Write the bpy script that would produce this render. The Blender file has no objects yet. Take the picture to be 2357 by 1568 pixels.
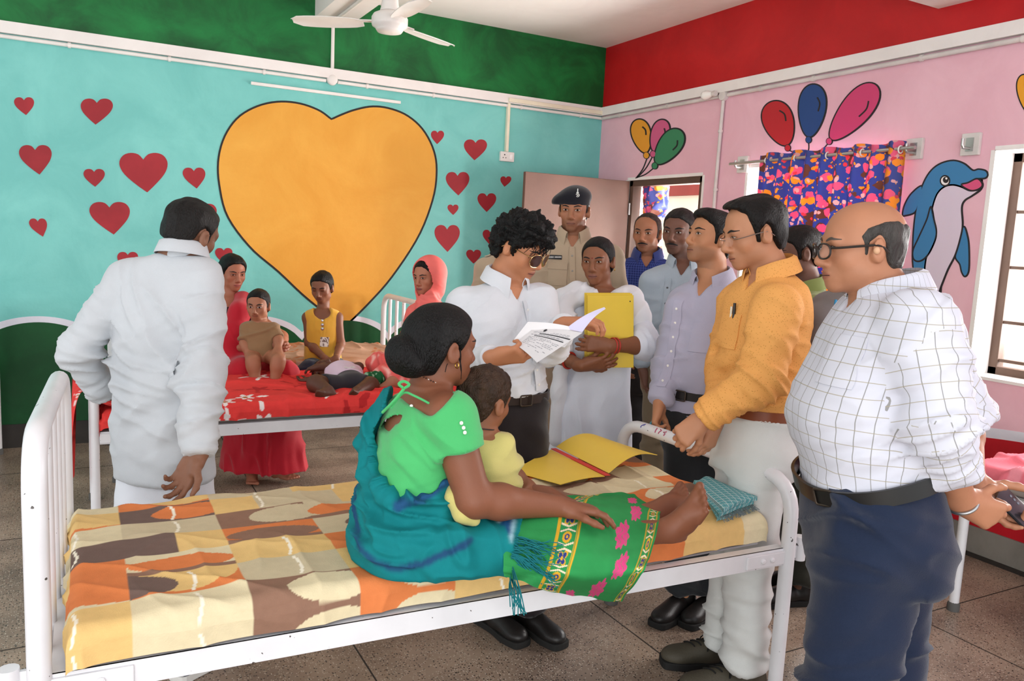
import bpy, bmesh, math, random
import numpy as np
from mathutils import Vector, Matrix, noise as mnoise
from mathutils.bvhtree import BVHTree

SC = bpy.context.scene
COL = SC.collection
random.seed(7); RNG = np.random.RandomState(11)
PI = math.pi

# ------------------------------------------------------------------ camera
IMG_W, IMG_H, FPX = 2357, 1568, 1836.2
CX, CY = 1178.5, 784.0
CAM_H = 1.55
_yaw, _pit, _rol = 0.496801, 0.126999, 0.04865
CAM = np.array([0, 0, CAM_H])
FW = np.array([math.sin(_yaw)*math.cos(_pit), math.cos(_yaw)*math.cos(_pit), -math.sin(_pit)])
_r = np.array([math.cos(_yaw), -math.sin(_yaw), 0.0]); _u = np.cross(_r, FW)
RT = _r*math.cos(_rol)+_u*math.sin(_rol)
UP = -_r*math.sin(_rol)+_u*math.cos(_rol)
cd = bpy.data.cameras.new('camera'); cam = bpy.data.objects.new('camera', cd); COL.objects.link(cam)
cd.sensor_width = 36; cd.lens = FPX*36/IMG_W; cd.clip_start = 0.05; cd.clip_end = 200
cam.matrix_world = Matrix(((RT[0], UP[0], -FW[0], 0), (RT[1], UP[1], -FW[1], 0), (RT[2], UP[2], -FW[2], CAM_H), (0, 0, 0, 1)))
SC.camera = cam

# ------------------------------------------------------------------ light
w = bpy.data.worlds.new('sky'); SC.world = w; w.use_nodes = True
bg = w.node_tree.nodes['Background']; bg.inputs[0].default_value = (0.93, 0.97, 1.0, 1); bg.inputs[1].default_value = 1.25
def area(name, loc, target, sx, sy, power, color=(1, 1, 1)):
    l = bpy.data.lights.new(name, 'AREA'); l.shape = 'RECTANGLE'; l.size = sx; l.size_y = sy; l.energy = power; l.color = color
    o = bpy.data.objects.new(name, l); COL.objects.link(o); o.location = loc
    o.rotation_euler = (Vector(target)-Vector(loc)).to_track_quat('-Z', 'Y').to_euler()
    return o
area('added_fill_behind_camera', (-1.6, -2.8, 0.9), (1.8, 3.6, 2.7), 3.4, 1.4, 66, (1, .97, .93))  # unseen fill lamp added behind the camera, tilted up to brighten the ceiling
area('daylight_at_curtained_window', (4.6, 3.7, 1.6), (1.6, 4.2, 1.9), 1.1, 1.1, 140, (1, .98, .95))
area('daylight_at_right_window', (4.6, 1.85, 1.6), (1.4, 2.6, 1.7), 1.2, 1.1, 70, (1, .98, .95))
area('daylight_at_door', (4.9, 5.2, 1.3), (2.2, 5.0, 1.4), .9, 1.9, 150, (1, .97, .92))
SC.view_settings.view_transform = 'Standard'; SC.view_settings.look = 'None'
SC.view_settings.exposure = 0.62; SC.view_settings.gamma = 1.0; SC.view_settings.use_curve_mapping = False
SC.cycles.max_bounces = 6; SC.cycles.diffuse_bounces = 4; SC.cycles.glossy_bounces = 2; SC.cycles.transmission_bounces = 3
SC.cycles.sample_clamp_indirect = 6

# ------------------------------------------------------------------ pixel rays to points in the room
def ray(px, py): return FW+RT*((px-CX)/FPX)-UP*((py-CY)/FPX)
def at(px, py, d): return CAM+ray(px, py)*d           # d = distance along the optical axis
def on(px, py, ax, v):
    r = ray(px, py); return CAM+r*((v-CAM[ax])/r[ax])
def V3(p): return np.array(p, float)
def nrm(v): v = np.array(v, float); return v/max(1e-9, np.linalg.norm(v))

# ------------------------------------------------------------------ materials
def lin(h):
    if isinstance(h, str):
        h = h.lstrip('#'); c = [int(h[i:i+2], 16)/255 for i in (0, 2, 4)]
    else: c = list(h)
    return np.array([x/12.92 if x <= .04045 else ((x+.055)/1.055)**2.4 for x in c])
def l4(h): return tuple(lin(h))+(1,)
MATS = {}
def nodes_of(name):
    m = bpy.data.materials.new(name); m.use_nodes = True
    nt = m.node_tree; b = nt.nodes['Principled BSDF']
    return m, nt, b
def N(nt, t, **kw):
    n = nt.nodes.new(t)
    for k, v in kw.items(): setattr(n, k, v)
    return n
def mat(name, color, rough=.6, metal=0, var=.06, vscale=6, bump=0, bscale=60, spec=.35, stretch=(1, 1, 1), trans=0, alpha=1, sheen=0):
    """Principled with mottled colour and bumpy noise."""
    if name in MATS: return MATS[name]
    m, nt, b = nodes_of(name); L = nt.links
    c = lin(color)
    b.inputs['Roughness'].default_value = rough; b.inputs['Metallic'].default_value = metal
    b.inputs['Specular IOR Level'].default_value = spec
    if trans: b.inputs['Transmission Weight'].default_value = trans
    if alpha < 1: b.inputs['Alpha'].default_value = alpha
    if sheen: b.inputs['Sheen Weight'].default_value = sheen
    tc = N(nt, 'ShaderNodeTexCoord'); mp = N(nt, 'ShaderNodeMapping'); mp.inputs['Scale'].default_value = stretch
    L.new(tc.outputs['Object'], mp.inputs[0])
    n = N(nt, 'ShaderNodeTexNoise'); n.inputs['Scale'].default_value = vscale; n.inputs['Detail'].default_value = 4
    L.new(mp.outputs[0], n.inputs[0])
    r = N(nt, 'ShaderNodeValToRGB'); r.color_ramp.elements[0].position = .3; r.color_ramp.elements[1].position = .7
    r.color_ramp.elements[0].color = tuple(c*(1-var))+(1,); r.color_ramp.elements[1].color = tuple(np.minimum(c*(1+var), 1))+(1,)
    L.new(n.outputs['Fac'], r.inputs[0]); L.new(r.outputs[0], b.inputs['Base Color'])
    if bump:
        n2 = N(nt, 'ShaderNodeTexNoise'); n2.inputs['Scale'].default_value = bscale; n2.inputs['Detail'].default_value = 3
        L.new(mp.outputs[0], n2.inputs[0])
        bp = N(nt, 'ShaderNodeBump'); bp.inputs['Strength'].default_value = bump; bp.inputs['Distance'].default_value = .01
        L.new(n2.outputs['Fac'], bp.inputs['Height']); L.new(bp.outputs[0], b.inputs['Normal'])
    MATS[name] = m; return m
def attrmat(name, rough=.7, spec=.3, var=.05, vscale=30, bump=0, bscale=80, sss=0):
    """Principled whose base colour is the mesh's own colour attribute 'col' (woven, printed or grown colour)."""
    if name in MATS: return MATS[name]
    m, nt, b = nodes_of(name); L = nt.links
    b.inputs['Roughness'].default_value = rough; b.inputs['Specular IOR Level'].default_value = spec
    a = N(nt, 'ShaderNodeVertexColor', layer_name='col'); tc = N(nt, 'ShaderNodeTexCoord')
    n = N(nt, 'ShaderNodeTexNoise'); n.inputs['Scale'].default_value = vscale; n.inputs['Detail'].default_value = 3
    L.new(tc.outputs['Object'], n.inputs[0])
    mr = N(nt, 'ShaderNodeMapRange'); mr.inputs[1].default_value = .3; mr.inputs[2].default_value = .7
    mr.inputs[3].default_value = 1-var; mr.inputs[4].default_value = 1+var
    L.new(n.outputs['Fac'], mr.inputs[0])
    mx = N(nt, 'ShaderNodeVectorMath', operation='SCALE'); L.new(a.outputs['Color'], mx.inputs[0]); L.new(mr.outputs[0], mx.inputs['Scale'])
    L.new(mx.outputs[0], b.inputs['Base Color'])
    if sss:
        b.inputs['Subsurface Weight'].default_value = sss; b.inputs['Subsurface Radius'].default_value = (.012, .005, .003); b.inputs['Subsurface Scale'].default_value = .5
    if bump:
        n2 = N(nt, 'ShaderNodeTexNoise'); n2.inputs['Scale'].default_value = bscale; n2.inputs['Detail'].default_value = 2
        L.new(tc.outputs['Object'], n2.inputs[0])
        bp = N(nt, 'ShaderNodeBump'); bp.inputs['Strength'].default_value = bump; bp.inputs['Distance'].default_value = .01
        L.new(n2.outputs['Fac'], bp.inputs['Height']); L.new(bp.outputs[0], b.inputs['Normal'])
    MATS[name] = m; return m

# ------------------------------------------------------------------ object helpers
def tag(o, label=None, cat=None, group=None, kind=None):
    if label: o['label'] = label
    if cat: o['category'] = cat
    if group: o['group'] = group
    if kind: o['kind'] = kind
    return o
def empty(name, loc, label=None, cat=None, group=None):
    o = bpy.data.objects.new(name, None); COL.objects.link(o); o.location = tuple(loc); o.empty_display_size = .05
    return tag(o, label, cat, group)
def link(name, me, m=None, parent=None, smooth=True):
    o = bpy.data.objects.new(name, me); COL.objects.link(o)
    if m is not None:
        for q in (m if isinstance(m, (list, tuple)) else [m]): me.materials.append(q)
    if smooth: me.polygons.foreach_set('use_smooth', np.ones(len(me.polygons), bool))
    if parent is not None:
        o.parent = parent
        off = Vector(parent.location) if parent.parent is None else Vector((0, 0, 0))
        o.matrix_parent_inverse = Matrix.Translation(-off)
    return o
def np_mesh(name, V, Fq, col=None, mi=None):
    """Mesh from vertex array and face array (n,3 or n,4)."""
    V = np.asarray(V, np.float32); Fq = np.asarray(Fq, np.int32)
    me = bpy.data.meshes.new(name); k = Fq.shape[1]
    me.vertices.add(len(V)); me.vertices.foreach_set('co', V.ravel())
    me.loops.add(Fq.size); me.loops.foreach_set('vertex_index', Fq.ravel())
    me.polygons.add(len(Fq)); me.polygons.foreach_set('loop_start', np.arange(0, Fq.size, k, dtype=np.int32))
    if mi is not None: me.polygons.foreach_set('material_index', np.asarray(mi, np.int32))
    me.update(calc_edges=True)
    if col is not None:
        ca = me.color_attributes.new('col', 'FLOAT_COLOR', 'POINT')
        c4 = np.ones((len(V), 4), np.float32); c4[:, :3] = col; ca.data.foreach_set('color', c4.ravel())
    return me
class MB:
    """Collects simple solids into one mesh."""
    def __init__(s): s.v = []; s.f = []; s.mi = []
    def add(s, vs, fs, mi=0):
        b = len(s.v); s.v += [tuple(map(float, p)) for p in vs]; s.f += [tuple(i+b for i in f) for f in fs]; s.mi += [mi]*len(fs); return s
    def box(s, lo, hi, mi=0):
        x0, y0, z0 = lo; x1, y1, z1 = hi
        return s.add([(x0, y0, z0), (x1, y0, z0), (x1, y1, z0), (x0, y1, z0), (x0, y0, z1), (x1, y0, z1), (x1, y1, z1), (x0, y1, z1)],
                     [(0, 3, 2, 1), (4, 5, 6, 7), (0, 1, 5, 4), (1, 2, 6, 5), (2, 3, 7, 6), (3, 0, 4, 7)], mi)
    def obox(s, c, ax, half, mi=0):
        c = V3(c); ax = [V3(a) for a in ax]; vs = []
        for dz in (-1, 1):
            for dx, dy in ((-1, -1), (1, -1), (1, 1), (-1, 1)): vs.append(c+ax[0]*half[0]*dx+ax[1]*half[1]*dy+ax[2]*half[2]*dz)
        return s.add(vs, [(0, 3, 2, 1), (4, 5, 6, 7), (0, 1, 5, 4), (1, 2, 6, 5), (2, 3, 7, 6), (3, 0, 4, 7)], mi)
    def tube(s, pts, r, n=12, cap=True, mi=0, closed=False):
        P = [V3(p) for p in pts]; m = len(P); rr = r if hasattr(r, '__len__') else [r]*m
        T = []
        for i in range(m):
            a = P[(i-1) % m] if (i or closed) else P[0]; b = P[(i+1) % m] if (i < m-1 or closed) else P[-1]
            T.append(nrm(b-a))
        u = nrm(np.cross(T[0], (0, 0, 1) if abs(T[0][2]) < .9 else (1, 0, 0))); vs = []
        for i in range(m):
            u = nrm(u-T[i]*np.dot(u, T[i])); w_ = np.cross(T[i], u)
            for k in range(n):
                a = 2*PI*k/n; vs.append(P[i]+(u*math.cos(a)+w_*math.sin(a))*rr[i])
        fs = []
        for i in range(m if closed else m-1):
            j = (i+1) % m
            for k in range(n): fs.append((i*n+k, i*n+(k+1) % n, j*n+(k+1) % n, j*n+k))
        if cap and not closed: fs += [tuple(range(n-1, -1, -1)), tuple((m-1)*n+k for k in range(n))]
        return s.add(vs, fs, mi)
    def lathe(s, c, axis, prof, n=20, mi=0):
        c = V3(c); ax = nrm(axis); u = nrm(np.cross(ax, (0, 0, 1) if abs(ax[2]) < .9 else (1, 0, 0))); w_ = np.cross(ax, u); vs = []
        for r, h in prof:
            for k in range(n):
                a = 2*PI*k/n; vs.append(c+ax*h+(u*math.cos(a)+w_*math.sin(a))*r)
        m = len(prof); fs = []
        for i in range(m-1):
            for k in range(n): fs.append((i*n+k, i*n+(k+1) % n, (i+1)*n+(k+1) % n, (i+1)*n+k))
        fs += [tuple(range(n-1, -1, -1)), tuple((m-1)*n+k for k in range(n))]
        return s.add(vs, fs, mi)
    def prism(s, poly, th, frame=None, mi=0):
        """poly in (u,v); frame = (origin,U,V,W); extruded th along W."""
        o, U_, V_, W_ = [V3(q) for q in frame]; n = len(poly)
        vs = [o+U_*a+V_*b for a, b in poly]+[o+U_*a+V_*b+W_*th for a, b in poly]
        fs = [tuple(range(n-1, -1, -1)), tuple(range(n, 2*n))]+[(i, (i+1) % n, n+(i+1) % n, n+i) for i in range(n)]
        return s.add(vs, fs, mi)
    def grid(s, P, mi=0, th=0):
        """P[i][j] points; optional thickness along averaged normal."""
        P = np.asarray(P, float); a, b = P.shape[:2]; vs = P.reshape(-1, 3)
        fs = [(i*b+j, (i+1)*b+j, (i+1)*b+j+1, i*b+j+1) for i in range(a-1) for j in range(b-1)]
        if th:
            gu = np.gradient(P, axis=0); gv = np.gradient(P, axis=1); nn = np.cross(gu, gv); nn /= np.maximum(np.linalg.norm(nn, axis=2, keepdims=True), 1e-9)
            Q = (P-nn*th).reshape(-1, 3); k = a*b
            fs2 = [(q[3]+k, q[2]+k, q[1]+k, q[0]+k) for q in fs]
            rim = [i*b for i in range(a)]+[(a-1)*b+j for j in range(1, b)]+[i*b+b-1 for i in range(a-2, -1, -1)]+[j for j in range(b-2, 0, -1)]
            fs3 = [(rim[(i+1) % len(rim)], rim[i], rim[i]+k, rim[(i+1) % len(rim)]+k) for i in range(len(rim))]
            return s.add(np.vstack([vs, Q]), fs+fs2+fs3, mi)
        return s.add(vs, fs, mi)
    def build(s, name, m, parent=None, smooth=False, fix=True, bevel=0, auto=True):
        me = bpy.data.meshes.new(name); me.from_pydata(s.v, [], s.f); 
        if any(s.mi): me.polygons.foreach_set('material_index', np.asarray(s.mi, np.int32))
        if fix or bevel:
            bm = bmesh.new(); bm.from_mesh(me)
            if fix: bmesh.ops.recalc_face_normals(bm, faces=bm.faces)
            if bevel: bmesh.ops.bevel(bm, geom=[e for e in bm.edges if len(e.link_faces) == 2 and e.calc_face_angle(0) > .6], offset=bevel, segments=2, profile=.6, affect='EDGES')
            bm.to_mesh(me); bm.free()
        o = link(name, me, m, parent, smooth)
        if smooth and auto: me.set_sharp_from_angle(angle=math.radians(50))
        return o
def arc(c, r, a0, a1, n, u, v):
    return [V3(c)+V3(u)*r*math.cos(a)+V3(v)*r*math.sin(a) for a in np.linspace(a0, a1, n)]
def rounded_path(pts, r, n=6):
    P = [V3(p) for p in pts]; out = [P[0]]
    for i in range(1, len(P)-1):
        a, b, c = P[i-1], P[i], P[i+1]; d0 = nrm(a-b); d1 = nrm(c-b); p0 = b+d0*r; p1 = b+d1*r
        for t in np.linspace(0, 1, n): out.append((1-t)**2*p0+2*t*(1-t)*b+t*t*p1)
    out.append(P[-1]); return out
def spline(pts, n):
    """Catmull-Rom through pts, n samples."""
    P = np.array([pts[0]]+list(pts)+[pts[-1]], float); m = len(pts)-1; out = []
    for t in np.linspace(0, m, n):
        i = min(int(t), m-1); f = t-i; a, b, c, d = P[i:i+4]
        out.append(.5*((2*b)+(-a+c)*f+(2*a-5*b+4*c-d)*f*f+(-a+3*b-3*c+d)*f**3))
    return np.array(out)
_pt = RNG.rand(64, 64, 64).astype(np.float32)
def vnoise(P, sc):
    """Smooth value noise of points (n,3), -1..1."""
    q = np.asarray(P, float)*sc; i = np.floor(q).astype(int); f = q-i; f = f*f*(3-2*f); out = 0
    for dx in (0, 1):
        for dy in (0, 1):
            for dz in (0, 1):
                wgt = (f[:, 0] if dx else 1-f[:, 0])*(f[:, 1] if dy else 1-f[:, 1])*(f[:, 2] if dz else 1-f[:, 2])
                out = out+wgt*_pt[(i[:, 0]+dx) % 64, (i[:, 1]+dy) % 64, (i[:, 2]+dz) % 64]
    return out*2-1
# ------------------------------------------------------------------ room shell
XW, YW, ZC = 4.139, 6.142, 3.27
ZL0, ZL1 = 2.675, 2.747                                  # the white ledge under the coloured frieze
def wallmat(name, c, c2, rough=.55):
    """Hand-rolled paint: two tones mixed by large brushy noise, a little relief."""
    m, nt, b = nodes_of(name); L = nt.links
    tc = N(nt, 'ShaderNodeTexCoord'); n = N(nt, 'ShaderNodeTexNoise'); n.inputs['Scale'].default_value = 2.2; n.inputs['Detail'].default_value = 7; n.inputs['Roughness'].default_value = .62; n.inputs['Distortion'].default_value = .8
    L.new(tc.outputs['Object'], n.inputs[0])
    r = N(nt, 'ShaderNodeValToRGB'); r.color_ramp.elements[0].position = .38; r.color_ramp.elements[1].position = .68
    r.color_ramp.elements[0].color = l4(c); r.color_ramp.elements[1].color = l4(c2)
    L.new(n.outputs['Fac'], r.inputs[0]); L.new(r.outputs[0], b.inputs['Base Color'])
    b.inputs['Roughness'].default_value = rough; b.inputs['Specular IOR Level'].default_value = .3
    n2 = N(nt, 'ShaderNodeTexNoise'); n2.inputs['Scale'].default_value = 14; n2.inputs['Detail'].default_value = 5
    L.new(tc.outputs['Object'], n2.inputs[0]); bp = N(nt, 'ShaderNodeBump'); bp.inputs['Strength'].default_value = .25; bp.inputs['Distance'].default_value = .008
    L.new(n2.outputs['Fac'], bp.inputs['Height']); L.new(bp.outputs[0], b.inputs['Normal'])
    return m
M_teal = wallmat('teal_paint', '70BDB7', '7ECAC3'); M_green = wallmat('green_paint', '0E5026', '187A3C', .45); M_pink = wallmat('pink_paint', 'DFAEBB', 'E7B9C5')
M_red = wallmat('red_paint', 'B0141A', 'C01C20', .45); M_white = wallmat('white_paint', 'E4DFDC', 'EDE9E6'); M_ceil = wallmat('ceiling_paint', 'F0EBE8', 'F5F1EE')
M_dadogreen = wallmat('dado_green', '07431F', '0C5528'); M_dadored = wallmat('dado_red', 'B3101E', 'C41626'); M_dado_white = wallmat('dado_white', 'D8D6E2', 'E4E2EC')
M_skirt = wallmat('skirting_paint', '2A2624', '3A3430'); M_grey = wallmat('grey_cement', '77736D', '8A867F')
M_pvc = mat('pvc_white', 'E6E2DE', .4); M_pvcdirty = mat('pvc_dusty', 'CFC9C5', .5, var=.12); M_brownwood = mat('brown_painted_wood', '6B4E44', .55, var=.12, vscale=3, bump=.1, bscale=20)
M_brownframe = mat('brown_frame', '5B463B', .5, var=.1); M_white_steel = mat('white_enamel_steel', 'DEDDE0', .32, var=.05, vscale=9, spec=.5)

def chipped(m):
    nt = m.node_tree; L = nt.links; b = nt.nodes['Principled BSDF']; old = b.inputs['Base Color'].links[0].from_socket; tc = N(nt, 'ShaderNodeTexCoord'); v = N(nt, 'ShaderNodeTexNoise'); v.inputs['Scale'].default_value = 55; v.inputs['Detail'].default_value = 2; L.new(tc.outputs['Object'], v.inputs[0]); g = N(nt, 'ShaderNodeMath', operation='GREATER_THAN'); L.new(v.outputs['Fac'], g.inputs[0]); g.inputs[1].default_value = .735
    x = N(nt, 'ShaderNodeMix', data_type='RGBA'); L.new(g.outputs[0], x.inputs[0]); L.new(old, x.inputs[6]); x.inputs[7].default_value = l4('4A4442'); L.new(x.outputs[2], b.inputs['Base Color'])
chipped(M_white_steel)
M_darkline = mat('mural_black_line', '231F20', .6); M_steel = mat('brushed_steel', 'B8B6B4', .35, metal=.9)

# terrazzo floor
def floor_mat():
    m, nt, b = nodes_of('terrazzo'); L = nt.links; tc = N(nt, 'ShaderNodeTexCoord')
    def noise(sc, d=4):
        n = N(nt, 'ShaderNodeTexNoise'); n.inputs['Scale'].default_value = sc; n.inputs['Detail'].default_value = d; L.new(tc.outputs['Object'], n.inputs[0]); return n
    def mix(fac, a, c):
        x = N(nt, 'ShaderNodeMix', data_type='RGBA'); L.new(fac, x.inputs[0])
        if isinstance(a, tuple): x.inputs[6].default_value = a
        else: L.new(a, x.inputs[6])
        if isinstance(c, tuple): x.inputs[7].default_value = c
        else: L.new(c, x.inputs[7])
        return x.outputs[2]
    n1 = noise(3, 6); r = N(nt, 'ShaderNodeValToRGB'); r.color_ramp.elements[0].position = .35; r.color_ramp.elements[1].position = .7
    r.color_ramp.elements[0].color = l4('7C6A5D'); r.color_ramp.elements[1].color = l4('A8927F'); L.new(n1.outputs['Fac'], r.inputs[0])
    out = r.outputs[0]
    for sc, thr, c1 in ((95, .30, '2E2622'), (70, .24, 'A89684'), (120, .26, 'C9BEB0'), (60, .17, '6E5038')):
        v = N(nt, 'ShaderNodeTexVoronoi'); v.inputs['Scale'].default_value = sc; v.inputs['Randomness'].default_value = 1
        mp = N(nt, 'ShaderNodeMapping'); mp.inputs['Location'].default_value = (sc*.37, sc*.11, 0); L.new(tc.outputs['Object'], mp.inputs[0]); L.new(mp.outputs[0], v.inputs[0])
        wn = N(nt, 'ShaderNodeMath', operation='LESS_THAN'); L.new(v.outputs['Distance'], wn.inputs[0]); wn.inputs[1].default_value = thr
        sp = N(nt, 'ShaderNodeSeparateColor'); L.new(v.outputs['Color'], sp.inputs[0]); g = N(nt, 'ShaderNodeMath', operation='GREATER_THAN'); L.new(sp.outputs[0], g.inputs[0]); g.inputs[1].default_value = .45
        mu = N(nt, 'ShaderNodeMath', operation='MULTIPLY'); L.new(wn.outputs[0], mu.inputs[0]); L.new(g.outputs[0], mu.inputs[1])
        out = mix(mu.outputs[0], out, l4(c1))
    L.new(out, b.inputs['Base Color']); b.inputs['Roughness'].default_value = .38; b.inputs['Specular IOR Level'].default_value = .4
    return m
M_terr = floor_mat(); M_joint = mat('floor_joint', '3A332E', .8)
def struct(name, mb, m, parent=None, **k):
    o = mb.build(name, m, parent, **k)
    if parent is None: o['kind'] = 'structure'
    return o
fl = struct('floor', MB().box((-4, -2, -.1), (XW+.3, YW+.2, 0)), M_terr)
j = MB()
for x in (-.17, .877, 1.925, 3.17): j.box((x-.003, -1.5, -.002), (x+.003, YW, .0006))
for y in (.9, 2.05, 3.2, 4.35, 5.5): j.box((-3, y-.003, -.002), (XW, y+.003, .0006))
j.build('floor_joint', M_joint, fl)
struct('ceiling', MB().box((-4, .2, ZC), (XW+.3, YW+.2, ZC+.12)), M_ceil)
wl = MB(); wl.box((-4, YW, 0), (XW, YW+.2, ZL0), 0); wl.box((-4, YW-.035, ZL0), (XW, YW+.2, ZL1), 1); wl.box((-4, YW, ZL1), (XW, YW+.2, ZC), 2)
WL = struct('wall_left', wl, [M_teal, M_white, M_green])
# right wall with door and two window openings
OPEN = [(4.74, 5.69, 0, 2.095), (3.14, 4.275, .95, 2.125), (1.22, 2.535, .95, 2.12)]
wr = MB(); TW = .24
cuts = sorted({-2, YW+.2}|{o[0] for o in OPEN}|{o[1] for o in OPEN})
for a, b_ in zip(cuts[:-1], cuts[1:]):
    mid = (a+b_)/2; h = [o for o in OPEN if o[0] < mid < o[1]]
    spans = [(0, ZL0)] if not h else [(0, h[0][2]), (h[0][3], ZL0)]
    for z0, z1 in spans:
        if z1 > z0: wr.box((XW, a, z0), (XW+TW, b_, z1), 0)
wr.box((XW-.035, -2, ZL0), (XW+TW, YW-.035, ZL1), 1); wr.box((XW, -2, ZL1), (XW+TW, YW, ZC), 2)
WR = struct('wall_right', wr, [M_pink, M_white, M_red])
# white plaster reveals of the openings
rv = MB()
for (a, b_, z0, z1) in OPEN:
    e = .004
    rv.box((XW-.002, b_-e, z0), (XW+TW+.002, b_+.02, z1)); rv.box((XW-.002, a-.02, z0), (XW+TW+.002, a+e, z1)); rv.box((XW-.002, a, z1-e), (XW+TW+.002, b_, z1+.02))
    if z0 > .1: rv.box((XW-.004, a, z0-.012), (XW+TW+.002, b_, z0+e))
rv.build('window_reveal', M_white, WR)
# ceiling beams
bm_ = MB().box((1.545, .3, 3.10), (1.83, YW, ZC)); struct('trim_1', bm_, M_white)
bm_ = MB().box((.6, 2.72, 2.905), (XW, 2.94, ZC)); bm_ = MB().box((3.0, 2.4, 2.905), (XW, 2.944, ZC)); struct('trim_2', bm_, M_white)
# skirtings
sk = MB().box((-4, YW-.012, 0), (XW, YW, .16)); o = struct('baseboard_left', sk, M_skirt)
sk = MB(); sk.box((XW-.015, -2, .02), (XW, 4.74, .16), 0); sk.box((XW-.03, -2, 0), (XW, 4.74, .02), 1); o = struct('baseboard_right', sk, [M_grey, M_skirt])

# ------------------------------------------------------------------ paintings on the walls
def onL(px, py): return on(px, py, 1, YW)
def onR(px, py): return on(px, py, 0, XW)
def offset_poly(P, d):
    P = np.asarray(P, float); a = np.roll(P, 1, 0); b = np.roll(P, -1, 0); t = b-a; t /= np.maximum(np.linalg.norm(t, axis=1, keepdims=True), 1e-9)
    n = np.stack([t[:, 1], -t[:, 0]], 1); area_ = np.sum(P[:, 0]*np.roll(P[:, 1], -1)-P[:, 1]*np.roll(P[:, 0], -1))
    return P+n*d*(1 if area_ > 0 else -1)
def wall_poly(mb, pts, th, side, mi=0):
    """paint film: pixel outline carried on to a wall, th thick."""
    if side == 'L':
        Q = [onL(*p) for p in pts]; mb.prism([(q[0], q[2]) for q in Q], -th, ((0, YW, 0), (1, 0, 0), (0, 0, 1), (0, 1, 0)), mi)
    else:
        Q = [onR(*p) for p in pts]; mb.prism([(q[1], q[2]) for q in Q], -th, ((XW, 0, 0), (0, 1, 0), (0, 0, 1), (1, 0, 0)), mi)
def closed_spline(pts, n):
    P = np.array(list(pts)+list(pts[:1]), float); m = len(pts); Pp = np.array([pts[-1]]+list(pts)+[pts[0], pts[1]], float); out = []
    for t in np.linspace(0, m, n, endpoint=False):
        i = int(t); f = t-i; a, b, c, d = Pp[i:i+4]
        out.append(.5*((2*b)+(-a+c)*f+(2*a-5*b+4*c-d)*f*f+(-a+3*b-3*c+d)*f**3))
    return np.array(out)
def stroke(mb, pts, w, th, side, mi):
    P = np.asarray(pts, float); t = np.gradient(P, axis=0); t /= np.maximum(np.linalg.norm(t, axis=1, keepdims=True), 1e-9); n = np.stack([-t[:, 1], t[:, 0]], 1)*w/2
    for i in range(len(P)-1): wall_poly(mb, [P[i]-n[i], P[i+1]-n[i+1], P[i+1]+n[i+1], P[i]+n[i]], th, side, mi)
M_heart = wallmat('heart_red_paint', '93242C', 'A52B33'); M_yellow = wallmat('heart_yellow_paint', 'DA9A38', 'E2A644')
HEARTS = [(32, 78, 224, 265, 60), (186, 260, 227, 287, 220), (43, 118, 334, 402, 91), (192, 241, 389, 430, 219), (274, 385, 352, 443, 339), (420, 472, 386, 434, 453), (205, 298, 465, 540, 262), (66, 107, 503, 545, 99), (428, 499, 469, 534, 460), (270, 318, 580, 622, 292), (495, 535, 571, 607, 515), (992, 1022, 301, 332, 1006), (1068, 1121, 321, 369, 1092), (1026, 1080, 396, 450, 1055), (1152, 1177, 406, 430, 1161), (1099, 1142, 445, 488, 1120), (1030, 1055, 471, 495, 1043), (1000, 1058, 518, 580, 1030), (1111, 1145, 529, 563, 1127), (1073, 1107, 575, 607, 1090)]
for (x0, x1, y0, y1, tx) in HEARTS:
    w_, h_ = x1-x0, y1-y0; c = (x0+x1)/2; k = []
    R_ = [(0, .17), (.10, .04), (.25, 0), (.40, .05), (.49, .19), (.49, .36), (.40, .56), (.20, .80), (0, 1), (-.20, .80), (-.40, .56), (-.49, .36), (-.49, .19), (-.40, .05), (-.25, 0), (-.10, .04)]
    r_ = np.array(R_); pts = [(c+u*w_+(tx-c)*v*v, y0+v*h_) for u, v in r_]
    a = spline(pts[0:9], 24); b_ = spline(pts[8:]+[pts[0]], 24)
    mb = MB(); wall_poly(mb, np.vstack([a[:-1], b_[:-1]]), .002, 'L'); mb.build('painted_heart', M_heart, WL)
BH = [(763, 272), (735, 252), (690, 236), (640, 232), (590, 243), (545, 270), (514, 315), (500, 370), (503, 430), (522, 500), (575, 572), (640, 628), (704, 688), (792, 757)]
BH2 = [(792, 757), (850, 700), (905, 637), (965, 545), (998, 460), (1007, 395), (1000, 345), (975, 297), (938, 264), (895, 247), (855, 243), (815, 251), (785, 262), (763, 272)]
bh = np.vstack([spline(BH, 60)[:-1], spline(BH2, 60)[:-1]])
mb = MB(); wall_poly(mb, bh, .002, 'L', 0); wall_poly(mb, offset_poly(bh, -4.5), .0035, 'L', 1)
mb.build('painted_yellow_heart', [M_darkline, M_yellow], WL)
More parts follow.
